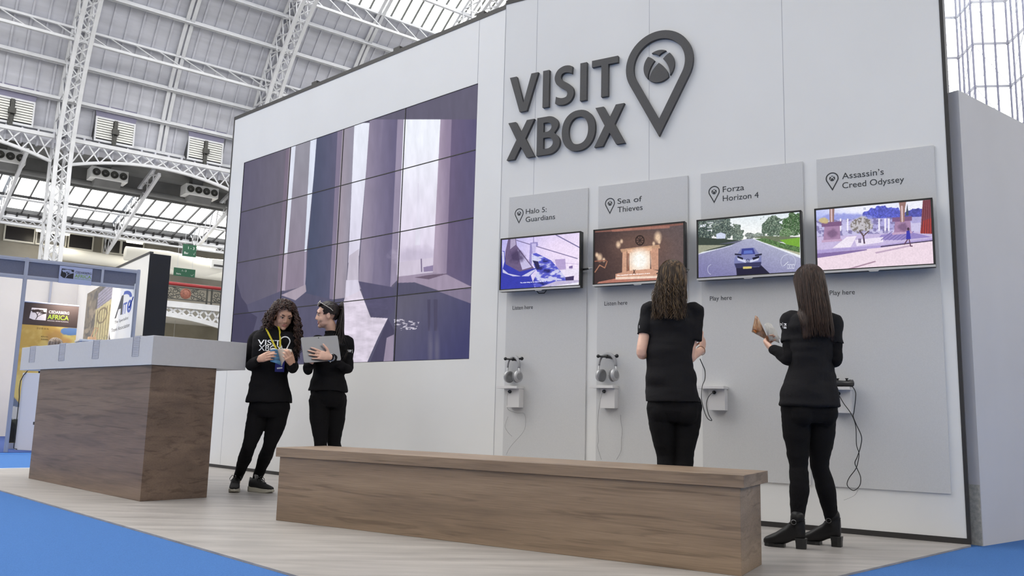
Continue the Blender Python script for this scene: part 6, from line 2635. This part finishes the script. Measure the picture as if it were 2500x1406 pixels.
# ------------------------------------------------------------------ woman with the tablet
D = 7.25
c4 = [at(734, 824, D - .43), at(824, 819, D - .27), at(821, 866, D - .31), at(736, 888, D - .47)]
ua = (c4[1] - c4[0]).normalized()
va = (c4[3] - c4[0])
va = (va - ua * va.dot(ua)).normalized()
tnn = ua.cross(va).normalized()
w_, h_ = (c4[1] - c4[0]).length, ((c4[3] - c4[0]).length + (c4[2] - c4[1]).length) / 2
h_ = .215
o_ = c4[0]


def Q(x, y, z=0):
    return o_ + ua * x + va * y + tnn * z


sg = -1 if (tnn.y > 0) else 1                       # side of the tablet towards the visitor
P = dict(base=onz(795, 1196, 0), pelvis_f=(-.62, -.80, 0), chest_f=(-.60, -.80, 0), pelvis=at(799, 962, D), waist=at(802, 908, D), chest=at(806, 862, D), neck=at(812, 818, D + .01), head=at(799, 770, D - .02), head_f=(-1.0, -.22, -.10), head_up=(-.05, 0, 1), hs=.98,
         hipR=at(778, 990, D - .04), hipL=at(822, 990, D + .05), kneeR=at(783, 1080, D - .07), kneeL=at(815, 1080, D + .04), ankleR=at(775, 1165, D - .05), ankleL=at(826, 1165, D + .06),
         footR=at(770, 1190, D - .2), footL=at(828, 1190, D - .1),
         shR=at(772, 836, D - .08), shL=at(846, 836, D + .05), elR=at(752, 902, D - .12), elL=at(849, 902, D - .02), wrR=at(757, 889, D - .30), wrL=at(797, 876, D - .30),
         sleeve='long', top_name='sweater', hem=.035, loose=.010, k=.92, collar=.03)
P['handR'] = dict(d=(-.1, -.25, .95), nrm=(-.35, -.9, -.2), side=1, curl=(32, 34, 36, 38), spread=3, thumb=(25, -25))
P['wrL'] = Q(w_ * .70, h_ * .88, sg * .026)
P['handL'] = dict(d=-ua * .95 - va * .30, nrm=tnn * sg, side=1, curl=(3, 3, 4, 5), spread=7, thumb=(62, -4))
t2, b2, top2, T, rot, org = build_person('smiling woman with ponytail and sunglasses on her head holding a grey tablet', P, dict(skin=m_skinB, legs=m_legg, top=m_knit))
face(b2, T, rot, .98, True)
for nm, P2 in (('sneaker', P['ankleR']), ('sneaker', P['ankleL'])):
    pass
a_ = math.atan2(-.8, -.62)
for q in ('ankleR', 'ankleL'):
    sneaker(t2, (P[q].x + .05, P[q].y + .05, 0), a_)
random.seed(11)
m = MB()
paths = []
kn = T(0, -.108, .062)                                # where the tail is gathered
for i in range(620):
    ph = random.uniform(6, 354)
    th = random.uniform(62, 108) if 60 < ph < 300 else random.uniform(36, 58)
    if 80 < ph < 280:
        th = random.uniform(70, 112)
    if 125 < ph < 235:
        th = random.uniform(80, 146)
    p0_ = scalp(T, th, ph, .99)
    pts = []
    for j in range(8):
        u = j / 7
        q = p0_.lerp(kn, u)
        c_ = T(0, -.014, .034)
        dd = q - c_
        l = rot.transposed() @ dd
        e_ = math.sqrt((l.x / .080) ** 2 + (l.y / .100) ** 2 + (l.z / .090) ** 2)
        if e_ < 1:
            q = c_ + dd / max(e_, .2)
        pts.append(q)
    paths.append(pts)
strands(m, paths, .0044, n=5)
m.part('swept_hair', m_hairB, b2, smooth=True)
m = MB()
for th, ph in [(0, 0), (25, 0), (28, 90), (28, 270), (30, 180), (60, 180), (60, 125), (60, 235), (88, 180), (88, 135), (88, 225), (60, 95), (60, 265), (38, 20), (38, 340), (48, 55), (48, 305), (72, 100), (72, 260)]:
    m.ball(scalp(T, th, ph, .60), .040, n=12, m=8)
link_part('hair_base', fuse(m, 'hair_base', .008, 5, org), m_hairB, b2)
m = MB()
paths = []
for i in range(330):
    a, r_ = random.uniform(0, 6.28), .026 * math.sqrt(random.random())
    off = rot @ V3((r_ * cos(a), 0, r_ * sin(a)))
    q0 = kn + off
    L = random.uniform(.26, .40)
    sw = V3((random.uniform(-.02, .03), random.uniform(-.03, .03), 0))
    b_ = -rot.col[1]
    pts = [q0, q0 + b_ * .028 + up * .012 + off * .6, q0 + b_ * .040 - up * .05 + off * 1.6, q0 + b_ * .026 - up * (L * .45) + off * 2.9 + sw * .4, q0 + b_ * .012 - up * (L * .75) + off * 3.0 + sw, q0 + b_ * .006 - up * L + off * 2.8 + sw * 1.6]
    paths.append(spline(pts, 4))
strands(m, settle(paths, [top2], .006), .0046, n=5)
m.part('ponytail', m_hairB, b2, smooth=True)
m = MB().tube([kn + rot @ V3((.022 * cos(2 * PI * k_ / 14), -.006, .022 * sin(2 * PI * k_ / 14))) for k_ in range(14)], .007, 8, closed=True)
m.part('hair_tie', m_black, b2)
# sunglasses pushed up into the hair
t = thing('sunglasses', 'sunglasses with pale frame pushed up on the ponytailed woman', 'sunglasses', WD, tuple(T(0, .05, .12)))
m_lens = M('dark_lens', (36, 36, 40), .15)
m_gfr = M('pale_frame', (206, 200, 190), .35)
for sx in (-1, 1):
    N = 18
    cL = T(sx * .034, .067, .112)
    a1 = rot @ V3((1, 0, 0))
    a2 = rot @ V3((0, -.62, .78))
    ring = [cL + a1 * (.027 * cos(2 * PI * k_ / N)) + a2 * (.021 * sin(2 * PI * k_ / N)) for k_ in range(N)]
    m = MB().tube(ring, .0028, 6, closed=True)
    m.part('rim', m_gfr, t)
    nn = (a1.cross(a2)).normalized() * .001
    m = MB().rings([[p + nn for p in ring], [p - nn for p in ring]])
    m.part('lens', m_lens, t)
    m = MB().tube([T(sx * .062, .062, .116), T(sx * .082, .03, .092), T(sx * .088, -.03, .050), T(sx * .086, -.05, .028)], .0032, 6)
    m.part('temple', m_gfr, t)
MB().tube([T(-.008, .070, .113), T(0, .073, .117), T(.008, .070, .113)], .0025, 6).part('bridge', m_gfr, t)
# tablet, its back towards us
t = thing('tablet', 'grey tablet computer seen from its back, held by the ponytailed woman', 'tablet', WD, tuple(at(780, 850, D - .33)))
m_tab = M('tablet_grey', (138, 138, 142), .38, .5)
rc = .012
outl = [(rc - rc * cos(R(a)), rc - rc * sin(R(a))) for a in range(0, 91, 18)] + [(w_ - rc + rc * sin(R(a)), rc - rc * cos(R(a))) for a in range(0, 91, 18)] + \
       [(w_ - rc + rc * cos(R(a)), h_ - rc + rc * sin(R(a))) for a in range(0, 91, 18)] + [(rc - rc * sin(R(a)), h_ - rc + rc * cos(R(a))) for a in range(0, 91, 18)]
MB().rings([[Q(x, y, -.0045) for x, y in outl], [Q(x, y, .0045) for x, y in outl]]).part('shell', m_tab, t, bevel=.001)
m = MB().rings([[Q(.008 + x * (w_ - .016) / w_, .008 + y * (h_ - .016) / h_, -sg * .0046) for x, y in outl], [Q(.008 + x * (w_ - .016) / w_, .008 + y * (h_ - .016) / h_, -sg * .0052) for x, y in outl]])
m.part('screen_glass', m_black, t)
m = MB().cyl(Q(w_ * .47, .012, sg * .0044), Q(w_ * .47, .012, sg * .0056), .0045, 12)
m.part('camera_lens', m_black, t)
# bracelets
t = thing('bracelet', 'two thin silver bracelets with a small charm on the left wrist of the ponytailed woman', 'bracelet', WD, tuple(P['wrL']))
dw = (P['elL'] - P['wrL']).normalized()
aw = dw.cross(up).normalized()
bw_ = aw.cross(dw)
for k_, rr_ in ((0, .031), (.011, .032)):
    m = MB().tube([P['wrL'] + dw * (.004 + k_) + aw * (rr_ * cos(2 * PI * q / 20)) + bw_ * (rr_ * sin(2 * PI * q / 20)) for q in range(20)], .0022, 6, closed=True)
    m.part('band', M('silver_metal', (206, 206, 208), .25, .9), t)
MB().ball(P['wrL'] + dw * .01 - bw_ * .036 - V3((0, .01, 0)), .006).part('charm', M('silver_charm', (230, 230, 230), .2, .8), t)


def sleeve_print(top, org, rows, px, py, dd, D0, nm='sleeve_print'):
    """small white print on a sleeve: short bars and an upright rule, laid on the cloth"""
    m = MB()
    bvt = BVHTree.FromPolygons([v.co + org for v in top.data.vertices], [tuple(q.vertices) for q in top.data.polygons])

    def pt(x, y):
        d_ = ray(x, y).normalized()
        h_ = bvt.ray_cast(V3((0, 0, EYE)), d_)
        return (h_[0] - d_ * .003) if h_[0] is not None else None
    for x0, y0, x1, y1 in rows:
        q = [pt(px + x0, py + y0), pt(px + x1, py + y0 + (x1 - x0) * dd), pt(px + x1, py + y1 + (x1 - x0) * dd), pt(px + x0, py + y1)]
        if all(p is not None for p in q):
            m.add(q, [(0, 1, 2, 3)])
    if m.v:
        m.part(nm, m_white, top, 'small white print on the sleeve')


sleeve_print(top2, org, [(0, 0, 4, 2), (4.6, 0, 10, 2), (0, 3.2, 3, 5), (3.6, 3.2, 9, 5), (12, -1, 12.8, 8), (14, 0, 17, 3), (14, 4, 17, 6)], 848, 854, .05, D)

# ------------------------------------------------------------------ woman with wavy hair at the third shelf
D = 5.10
P = dict(base=onz(1655, 1275, 0), pelvis_f=(.25, 1, 0), chest_f=(.22, 1, 0), pelvis=at(1645, 985, D), waist=at(1636, 898, D), chest=at(1635, 815, D), neck=at(1640, 742, D), head=at(1643, 686, D), head_f=(.42, .9, -.02), hs=1.0,
         hipL=at(1612, 1010, D), hipR=at(1680, 1008, D), kneeL=at(1625, 1110, D + .02), kneeR=at(1672, 1110, D - .02), ankleL=at(1632, 1222, D), ankleR=at(1668, 1222, D),
         footL=at(1635, 1240, D + .3), footR=at(1690, 1240, D + .3),
         shL=at(1583, 758, D + .02), shR=at(1698, 764, D - .02), elL=at(1566, 862, D - .02), elR=at(1683, 872, D - .02), wrL=at(1600, 862, D + .24), wrR=at(1713, 855, D + .13),
         sleeve='short', sleeve_end=.60, hem=.02, loose=.002, k=.86)
P['handR'] = dict(d=at(1719, 827, D + .19) - P['wrR'], nrm=(.9, -.35, .1), side=-1, curl=(48, 52, 54, 56), spread=2, thumb=(28, 0))
P['handL'] = dict(d=(.55, .8, .1), nrm=(-.5, .2, -.8), side=1, curl=(40, 42, 44, 46), spread=2, thumb=(30, 10))
t3, b3, top3, T, rot, org = build_person('woman with wavy brown hair and bare forearms, seen from behind at the car screen', P, dict(skin=m_skinB, legs=m_legg, top=m_tee))
for q, a in (('ankleL', 80), ('ankleR', 62)):
    sneaker(t3, (P[q].x, P[q].y - .05, 0), R(a))
face(b3, T, rot, 1.0)
random.seed(5)


def hair_fall(n, spread, Lr, wave, r0, T, fz=(52, 308), flare=(.02, .05), shift=V3((0, 0, 0)), sweep=.0, th_end=86, k0=.98):
    paths = []
    for i in range(n):
        ph = random.uniform(*fz)
        th0 = random.uniform(1, 30)
        rad = random.uniform(k0, k0 + .10)
        base = [scalp(T, th0 + (th_end - th0) * j / 6, ph, rad) for j in range(7)]
        p = base[-1]
        outw = p - T(0, -.014, .034)
        outw.z = 0
        outw.normalize()
        L = random.uniform(*Lr)
        fl_ = random.uniform(*flare)
        back = -(rot.col[1].copy())
        back.z = 0
        back.normalize()
        for j in range(1, 9):
            s = j / 8
            q = p + outw * (fl_ * s) + back * (spread * s * (1 - .3 * s) + s * max(0.0, .05 - (p - T(0, -.014, .034)).dot(back)) * sweep) + shift * s - up * (L * s)
            base.append(q)
        S = spline(base, 4)
        a0, fq = ph * .09 + th0 * .12 + random.uniform(-.6, .6), .30 + .06 * math.sin(ph * .05) + random.uniform(-.02, .02)
        tq = V3((-outw.y, outw.x, 0))
        out = []
        for j, q in enumerate(S):
            w = wave * max(0, (j - 20) / 36) ** 1.3
            out.append(q + tq * (w * sin(a0 + j * fq)) + outw * (w * .6 * cos(a0 + j * fq)))
        paths.append(out)
    return paths


m = MB()
strands(m, settle(hair_fall(1300, .045, (.14, .30), .020, .006, T, flare=(-.03, .022), shift=V3((-.010, -.01, 0)), k0=.93, sweep=.6), [top3], .005), .0029, n=3)
m.part('wavy_locks', m_hairC, b3, smooth=True)
m = MB()
for th, ph in [(0, 0), (25, 0), (30, 90), (30, 270), (30, 180), (60, 180), (60, 120), (60, 240), (90, 180), (90, 120), (90, 240), (60, 80), (60, 280), (90, 85), (90, 275)]:
    m.ball(scalp(T, th, ph, .62), .040, n=12, m=8)
link_part('hair_base', fuse(m, 'hair_base', .008, 6, org), m_hairC, b3)
t = thing('sunglasses', 'black sunglasses on the head of the wavy haired woman', 'sunglasses', WD, tuple(T(0, .06, .10)))
for sx in (-1, 1):
    cL = T(sx * .034, .088, .085)
    a1, a2 = rot @ V3((1, 0, 0)), rot @ V3((0, -.35, .94))
    ring = [cL + a1 * (.029 * cos(2 * PI * k_ / 16)) + a2 * (.024 * sin(2 * PI * k_ / 16)) for k_ in range(16)]
    nn = rot @ V3((0, .94, .35)) * .002
    MB().rings([[p + nn for p in ring], [p - nn for p in ring]]).part('lens', m_lens, t)
    MB().tube([T(sx * .064, .082, .090), T(sx * .090, .04, .075), T(sx * .094, -.03, .045)], .0035, 6).part('temple', m_black, t)
MB().tube([T(-.008, .092, .09), T(.008, .092, .09)], .003, 6).part('bridge', m_black, t)
gp = (P['wrR'] + P['handR']['d'].normalized() * .10)
t = thing('gamepad', 'white gamepad in the hands of the wavy haired woman', 'gamepad', WD, tuple(gp))
gl_ = (P['wrL'] - P['wrR'])
gr = V3((.86, -.35, .10)).normalized()
gf = V3((.3, .86, .3)).normalized()
gu = gr.cross(gf).normalized()
gc = gp + V3((-.062, .035, .012))
gamepad(t, M('gamepad_white', (222, 222, 222), .4), lambda x, y, z: gc + gr * x + gf * y + gu * z)
t = thing('wristband', 'thin bracelet on the right wrist of the wavy haired woman', 'bracelet', WD, tuple(P['wrR']))
dw = (P['elR'] - P['wrR']).normalized()
aw = dw.cross(up).normalized()
bw_ = aw.cross(dw)
MB().tube([P['wrR'] + dw * .012 + aw * (.028 * cos(2 * PI * q / 18)) + bw_ * (.028 * sin(2 * PI * q / 18)) for q in range(18)], .002, 6, closed=True).part('band', M('bronze_band', (150, 110, 80), .4, .5), t)
sleeve_print(top3, org, [(0, 0, 3, 2), (0, 3, 3, 5), (4.5, -1, 5.2, 6)], 1556, 795, .05, D)

# ------------------------------------------------------------------ woman with long straight hair and a magazine
D = 5.0
hL, hR = fl(1962, 1340), fl(2049, 1335)


def toe(h_, q, a):
    d_ = fl(*q) - h_
    g = math.atan2(d_.y, d_.x) - a
    return h_ + V3((cos(g), sin(g), 0)) * .22


P = dict(base=fl(1990, 1335), pelvis_f=(-.18, 1, 0), chest_f=(-.30, 1, 0), pelvis=at(1976, 985, D), waist=at(1981, 905, D), chest=at(1983, 835, D), neck=at(1984, 757, D), head=at(1974, 698, D + .02), head_f=(-.14, .98, -.12), hs=1.0,
         hipL=at(1942, 1012, D), hipR=at(2008, 1012, D + .02), kneeL=at(1950, 1135, D + .01), kneeR=at(2000, 1135, D + .06), ankleL=hL + V3((-.02, .03, .13)), ankleR=hR + V3((-.02, .03, .13)),
         footL=toe(hL, (1888, 1334), .10), footR=toe(hR, (1994, 1332), .42),
         shL=at(1930, 782, D + .03), shR=at(2032, 786, D - .02), elL=at(1930, 876, D - .01), elR=at(2040, 880, D - .03), wrL=at(1888, 853, D + .18), wrR=at(1998, 872, D + .24),
         sleeve='layer', sleeve_end=.58, hem=.0, loose=.002, k=.885)
P['handL'] = dict(d=at(1868, 838, D + .27) - P['wrL'], nrm=(-.75, .0, -.65), side=-1, curl=(38, 40, 42, 44), spread=2, thumb=(50, 10))
P['handR'] = dict(d=(-.8, .5, .1), nrm=(.3, .6, -.7), side=1, curl=(35, 38, 40, 42), spread=2, thumb=(35, 0))
t4, b4, top4, T, rot, org = build_person('woman with long straight dark hair reading a magazine by the rightmost screen, in ankle boots', P, dict(skin=m_skinB, legs=m_legg, top=m_tee))
face(b4, T, rot, 1.0)
random.seed(8)
m = MB()
strands(m, settle(hair_fall(1300, .05, (.30, .385), .0, .006, T, fz=(60, 300), flare=(-.022, .014), shift=V3((.004, -.03, 0)), k0=.93, sweep=.6), [top4], .005), .0030, n=3)
m.part('straight_locks', m_hairD, b4, smooth=True)
m = MB()
for th, ph in [(0, 0), (25, 0), (30, 90), (30, 270), (30, 180), (60, 180), (60, 120), (60, 240), (90, 180), (90, 120), (90, 240), (60, 80), (60, 280), (90, 85), (90, 275)]:
    m.ball(scalp(T, th, ph, .62), .040, n=12, m=8)
link_part('hair_base', fuse(m, 'hair_base', .008, 6, org), m_hairD, b4)
for h_, q in ((hL, 'footL'), (hR, 'footR')):
    d_ = P[q] - h_
    boot(t4, h_, math.atan2(d_.y, d_.x), .222 if q == 'footL' else .225)
sleeve_print(top4, org, [(0, 1, 2, 3), (2, 0, 4, 5), (4.6, 0, 8, 1.5), (7, 1, 8.4, 4), (4.6, 3.6, 8, 5), (10.5, -2, 11.2, 11), (14, 0, 20, 1.6), (16, 1.6, 19, 4.5), (14, 4.6, 17, 6), (18, 4.6, 20, 6), (13, 8, 20, 10), (13, 10.8, 20, 12.6)], 1900, 789, .10, D)

# the open magazine
t = thing('magazine', 'open magazine with glossy brown cover in the left hand of the long haired woman', 'magazine', WD, tuple(at(1868, 836, D + .27)))
sp0, sp1 = at(1868, 838, D + .25), at(1846, 800, D + .40)
m_mag = bpy.data.materials.new('glossy_magazine_cover')
m_mag.use_nodes = True
nt = NT(m_mag)
b_ = nt.n['Principled BSDF']
b_.inputs['Roughness'].default_value = .25
tc = nt.add('ShaderNodeTexCoord')
ns = nt.add('ShaderNodeTexNoise')
ns.inputs['Scale'].default_value = 16
nt.link(tc.outputs['Object'], ns.inputs['Vector'])
cr_ = nt.add('ShaderNodeValToRGB')
e_ = cr_.color_ramp.elements
e_[0].position, e_[1].position = .35, .7
e_[0].color, e_[1].color = rgba((120, 88, 66)), rgba((206, 178, 146))
k_ = e_.new(.52)
k_.color = rgba((172, 122, 84))
nt.link(ns.outputs['Fac'], cr_.inputs['Fac'])
nt.link(cr_.outputs['Color'], b_.inputs['Base Color'])


def sheet(name, mat, a, b, c, d, bulge, th=.0015, lab=None):
    """curved sheet a-b (spine) to d-c (free edge)"""
    m = MB()
    n = 10
    A, B = [], []
    for j in range(n + 1):
        u = j / n
        bl = bulge * math.sin(PI * u)
        A.append(a.lerp(d, u) + bl)
        B.append(b.lerp(c, u) + bl)
    nrm = (A[1] - A[0]).cross(B[0] - A[0]).normalized() * th
    for j in range(n):
        m.add([A[j], A[j + 1], B[j + 1], B[j], A[j] + nrm, A[j + 1] + nrm, B[j + 1] + nrm, B[j] + nrm], [(0, 1, 2, 3), (7, 6, 5, 4), (0, 4, 5, 1), (1, 5, 6, 2), (2, 6, 7, 3), (3, 7, 4, 0)])
    return m.part(name, mat, t, lab, smooth=True)


sheet('cover', m_mag, at(1878, 834, D + .22), at(1852, 778, D + .22), at(1844, 770, D + .34), at(1835, 810, D + .40), V3((-.004, -.03, -.004)))
mm_ = sheet('pages', m_page, at(1878, 832, D + .235), at(1866, 793, D + .235), at(1882, 792, D + .36), at(1903, 828, D + .36), V3((0, .01, .012)), .006)
sheet('loose_page', m_page, at(1877, 831, D + .24), at(1876, 800, D + .24), at(1896, 806, D + .33), at(1903, 838, D + .33), V3((0, .006, .006)), .001)
m = MB()
for k_ in range(9):
    a = at(1884 + 1.6 * k_, 806 + 3.4 * k_, D + .225)
    b = at(1895 + 1.0 * k_, 803 + 3.6 * k_, D + .225)
c1, c2 = at(1844, 803, D + .335), at(1850, 812, D + .32)
m.beam(at(1841, 806, D + .345), at(1847, 812, D + .33), .022, .001)
m.part('cover_print', M('orange_print', (216, 140, 74), .4), t)

# ------------------------------------------------------------------ seated visitor in the shell stand, only the head in sight
hd = at(136, 842, 12.75)
random.seed(21)
base = V3((hd.x, hd.y, 0))
fdir = V3((.25, .95, 0)).normalized()
rdir = fdir.cross(up)
pel = V3((hd.x, hd.y, .52)) - fdir * .06
P = dict(base=base, pelvis_f=fdir, chest_f=fdir, pelvis=pel, waist=pel + up * .15, chest=pel + up * .32 + fdir * .03, neck=hd - up * .17 - fdir * .02, head=hd - up * .03, head_f=(.25, .95, -.3), hs=1.0,
         hipL=pel - rdir * .09, hipR=pel + rdir * .09, kneeL=pel - rdir * .12 + fdir * .40, kneeR=pel + rdir * .12 + fdir * .40, ankleL=pel - rdir * .12 + fdir * .42 - up * .42, ankleR=pel + rdir * .12 + fdir * .42 - up * .42,
         footL=pel - rdir * .12 + fdir * .7, footR=pel + rdir * .12 + fdir * .7,
         shL=hd - up * .25 - rdir * .17, shR=hd - up * .25 + rdir * .17, elL=hd - up * .50 - rdir * .20, elR=hd - up * .50 + rdir * .20, wrL=hd - up * .52 - rdir * .12 + fdir * .24, wrR=hd - up * .52 + rdir * .12 + fdir * .24,
         sleeve='long', top_name='sweater', hem=.02, k=1.0)
P['neck'] = V3((hd.x, hd.y, hd.z - .17)) - fdir * .03
t5, b5, top5, T, rot, org = build_person('seated visitor with light brown hair, only the crown showing over the counter', P, dict(skin=m_skinB, legs=m_legg, top=m_knit))
m_hairE = hairmat('light_brown_hair', (120, 104, 92), (150, 132, 116), (186, 168, 150))
m = MB()
rot5 = rot
strands(m, hair_fall(260, .0, (.02, .10), .004, .006, T, fz=(40, 320), flare=(.0, .01)), .0065, n=5)
m.part('short_locks', m_hairE, b5, smooth=True)
m = MB()
for th, ph in [(0, 0), (25, 0), (30, 90), (30, 270), (30, 180), (60, 180), (60, 120), (60, 240), (90, 180), (90, 120), (90, 240), (60, 80), (60, 280)]:
    m.ball(scalp(T, th, ph, .62), .040, n=12, m=8)
link_part('hair_base', fuse(m, 'hair_base', .008, 6, org), m_hairE, b5)
for q in ('ankleL', 'ankleR'):
    sneaker(t5, (P[q].x - fdir.x * .04, P[q].y - fdir.y * .04, 0), math.atan2(fdir.y, fdir.x))
t = thing('stool', 'stool under the seated visitor in the shell stand', 'stool', WD, (pel.x, pel.y, 0))
MB().cyl((pel.x, pel.y, .37), (pel.x, pel.y, .415), .17, 24).part('seat', m_dark, t, bevel=.004)
for k_ in range(4):
    a = PI / 4 + k_ * PI / 2
    MB().tube([(pel.x + .12 * cos(a), pel.y + .12 * sin(a), .37), (pel.x + .17 * cos(a), pel.y + .17 * sin(a), -.004)], .012, 8).part('leg', m_alu, t)
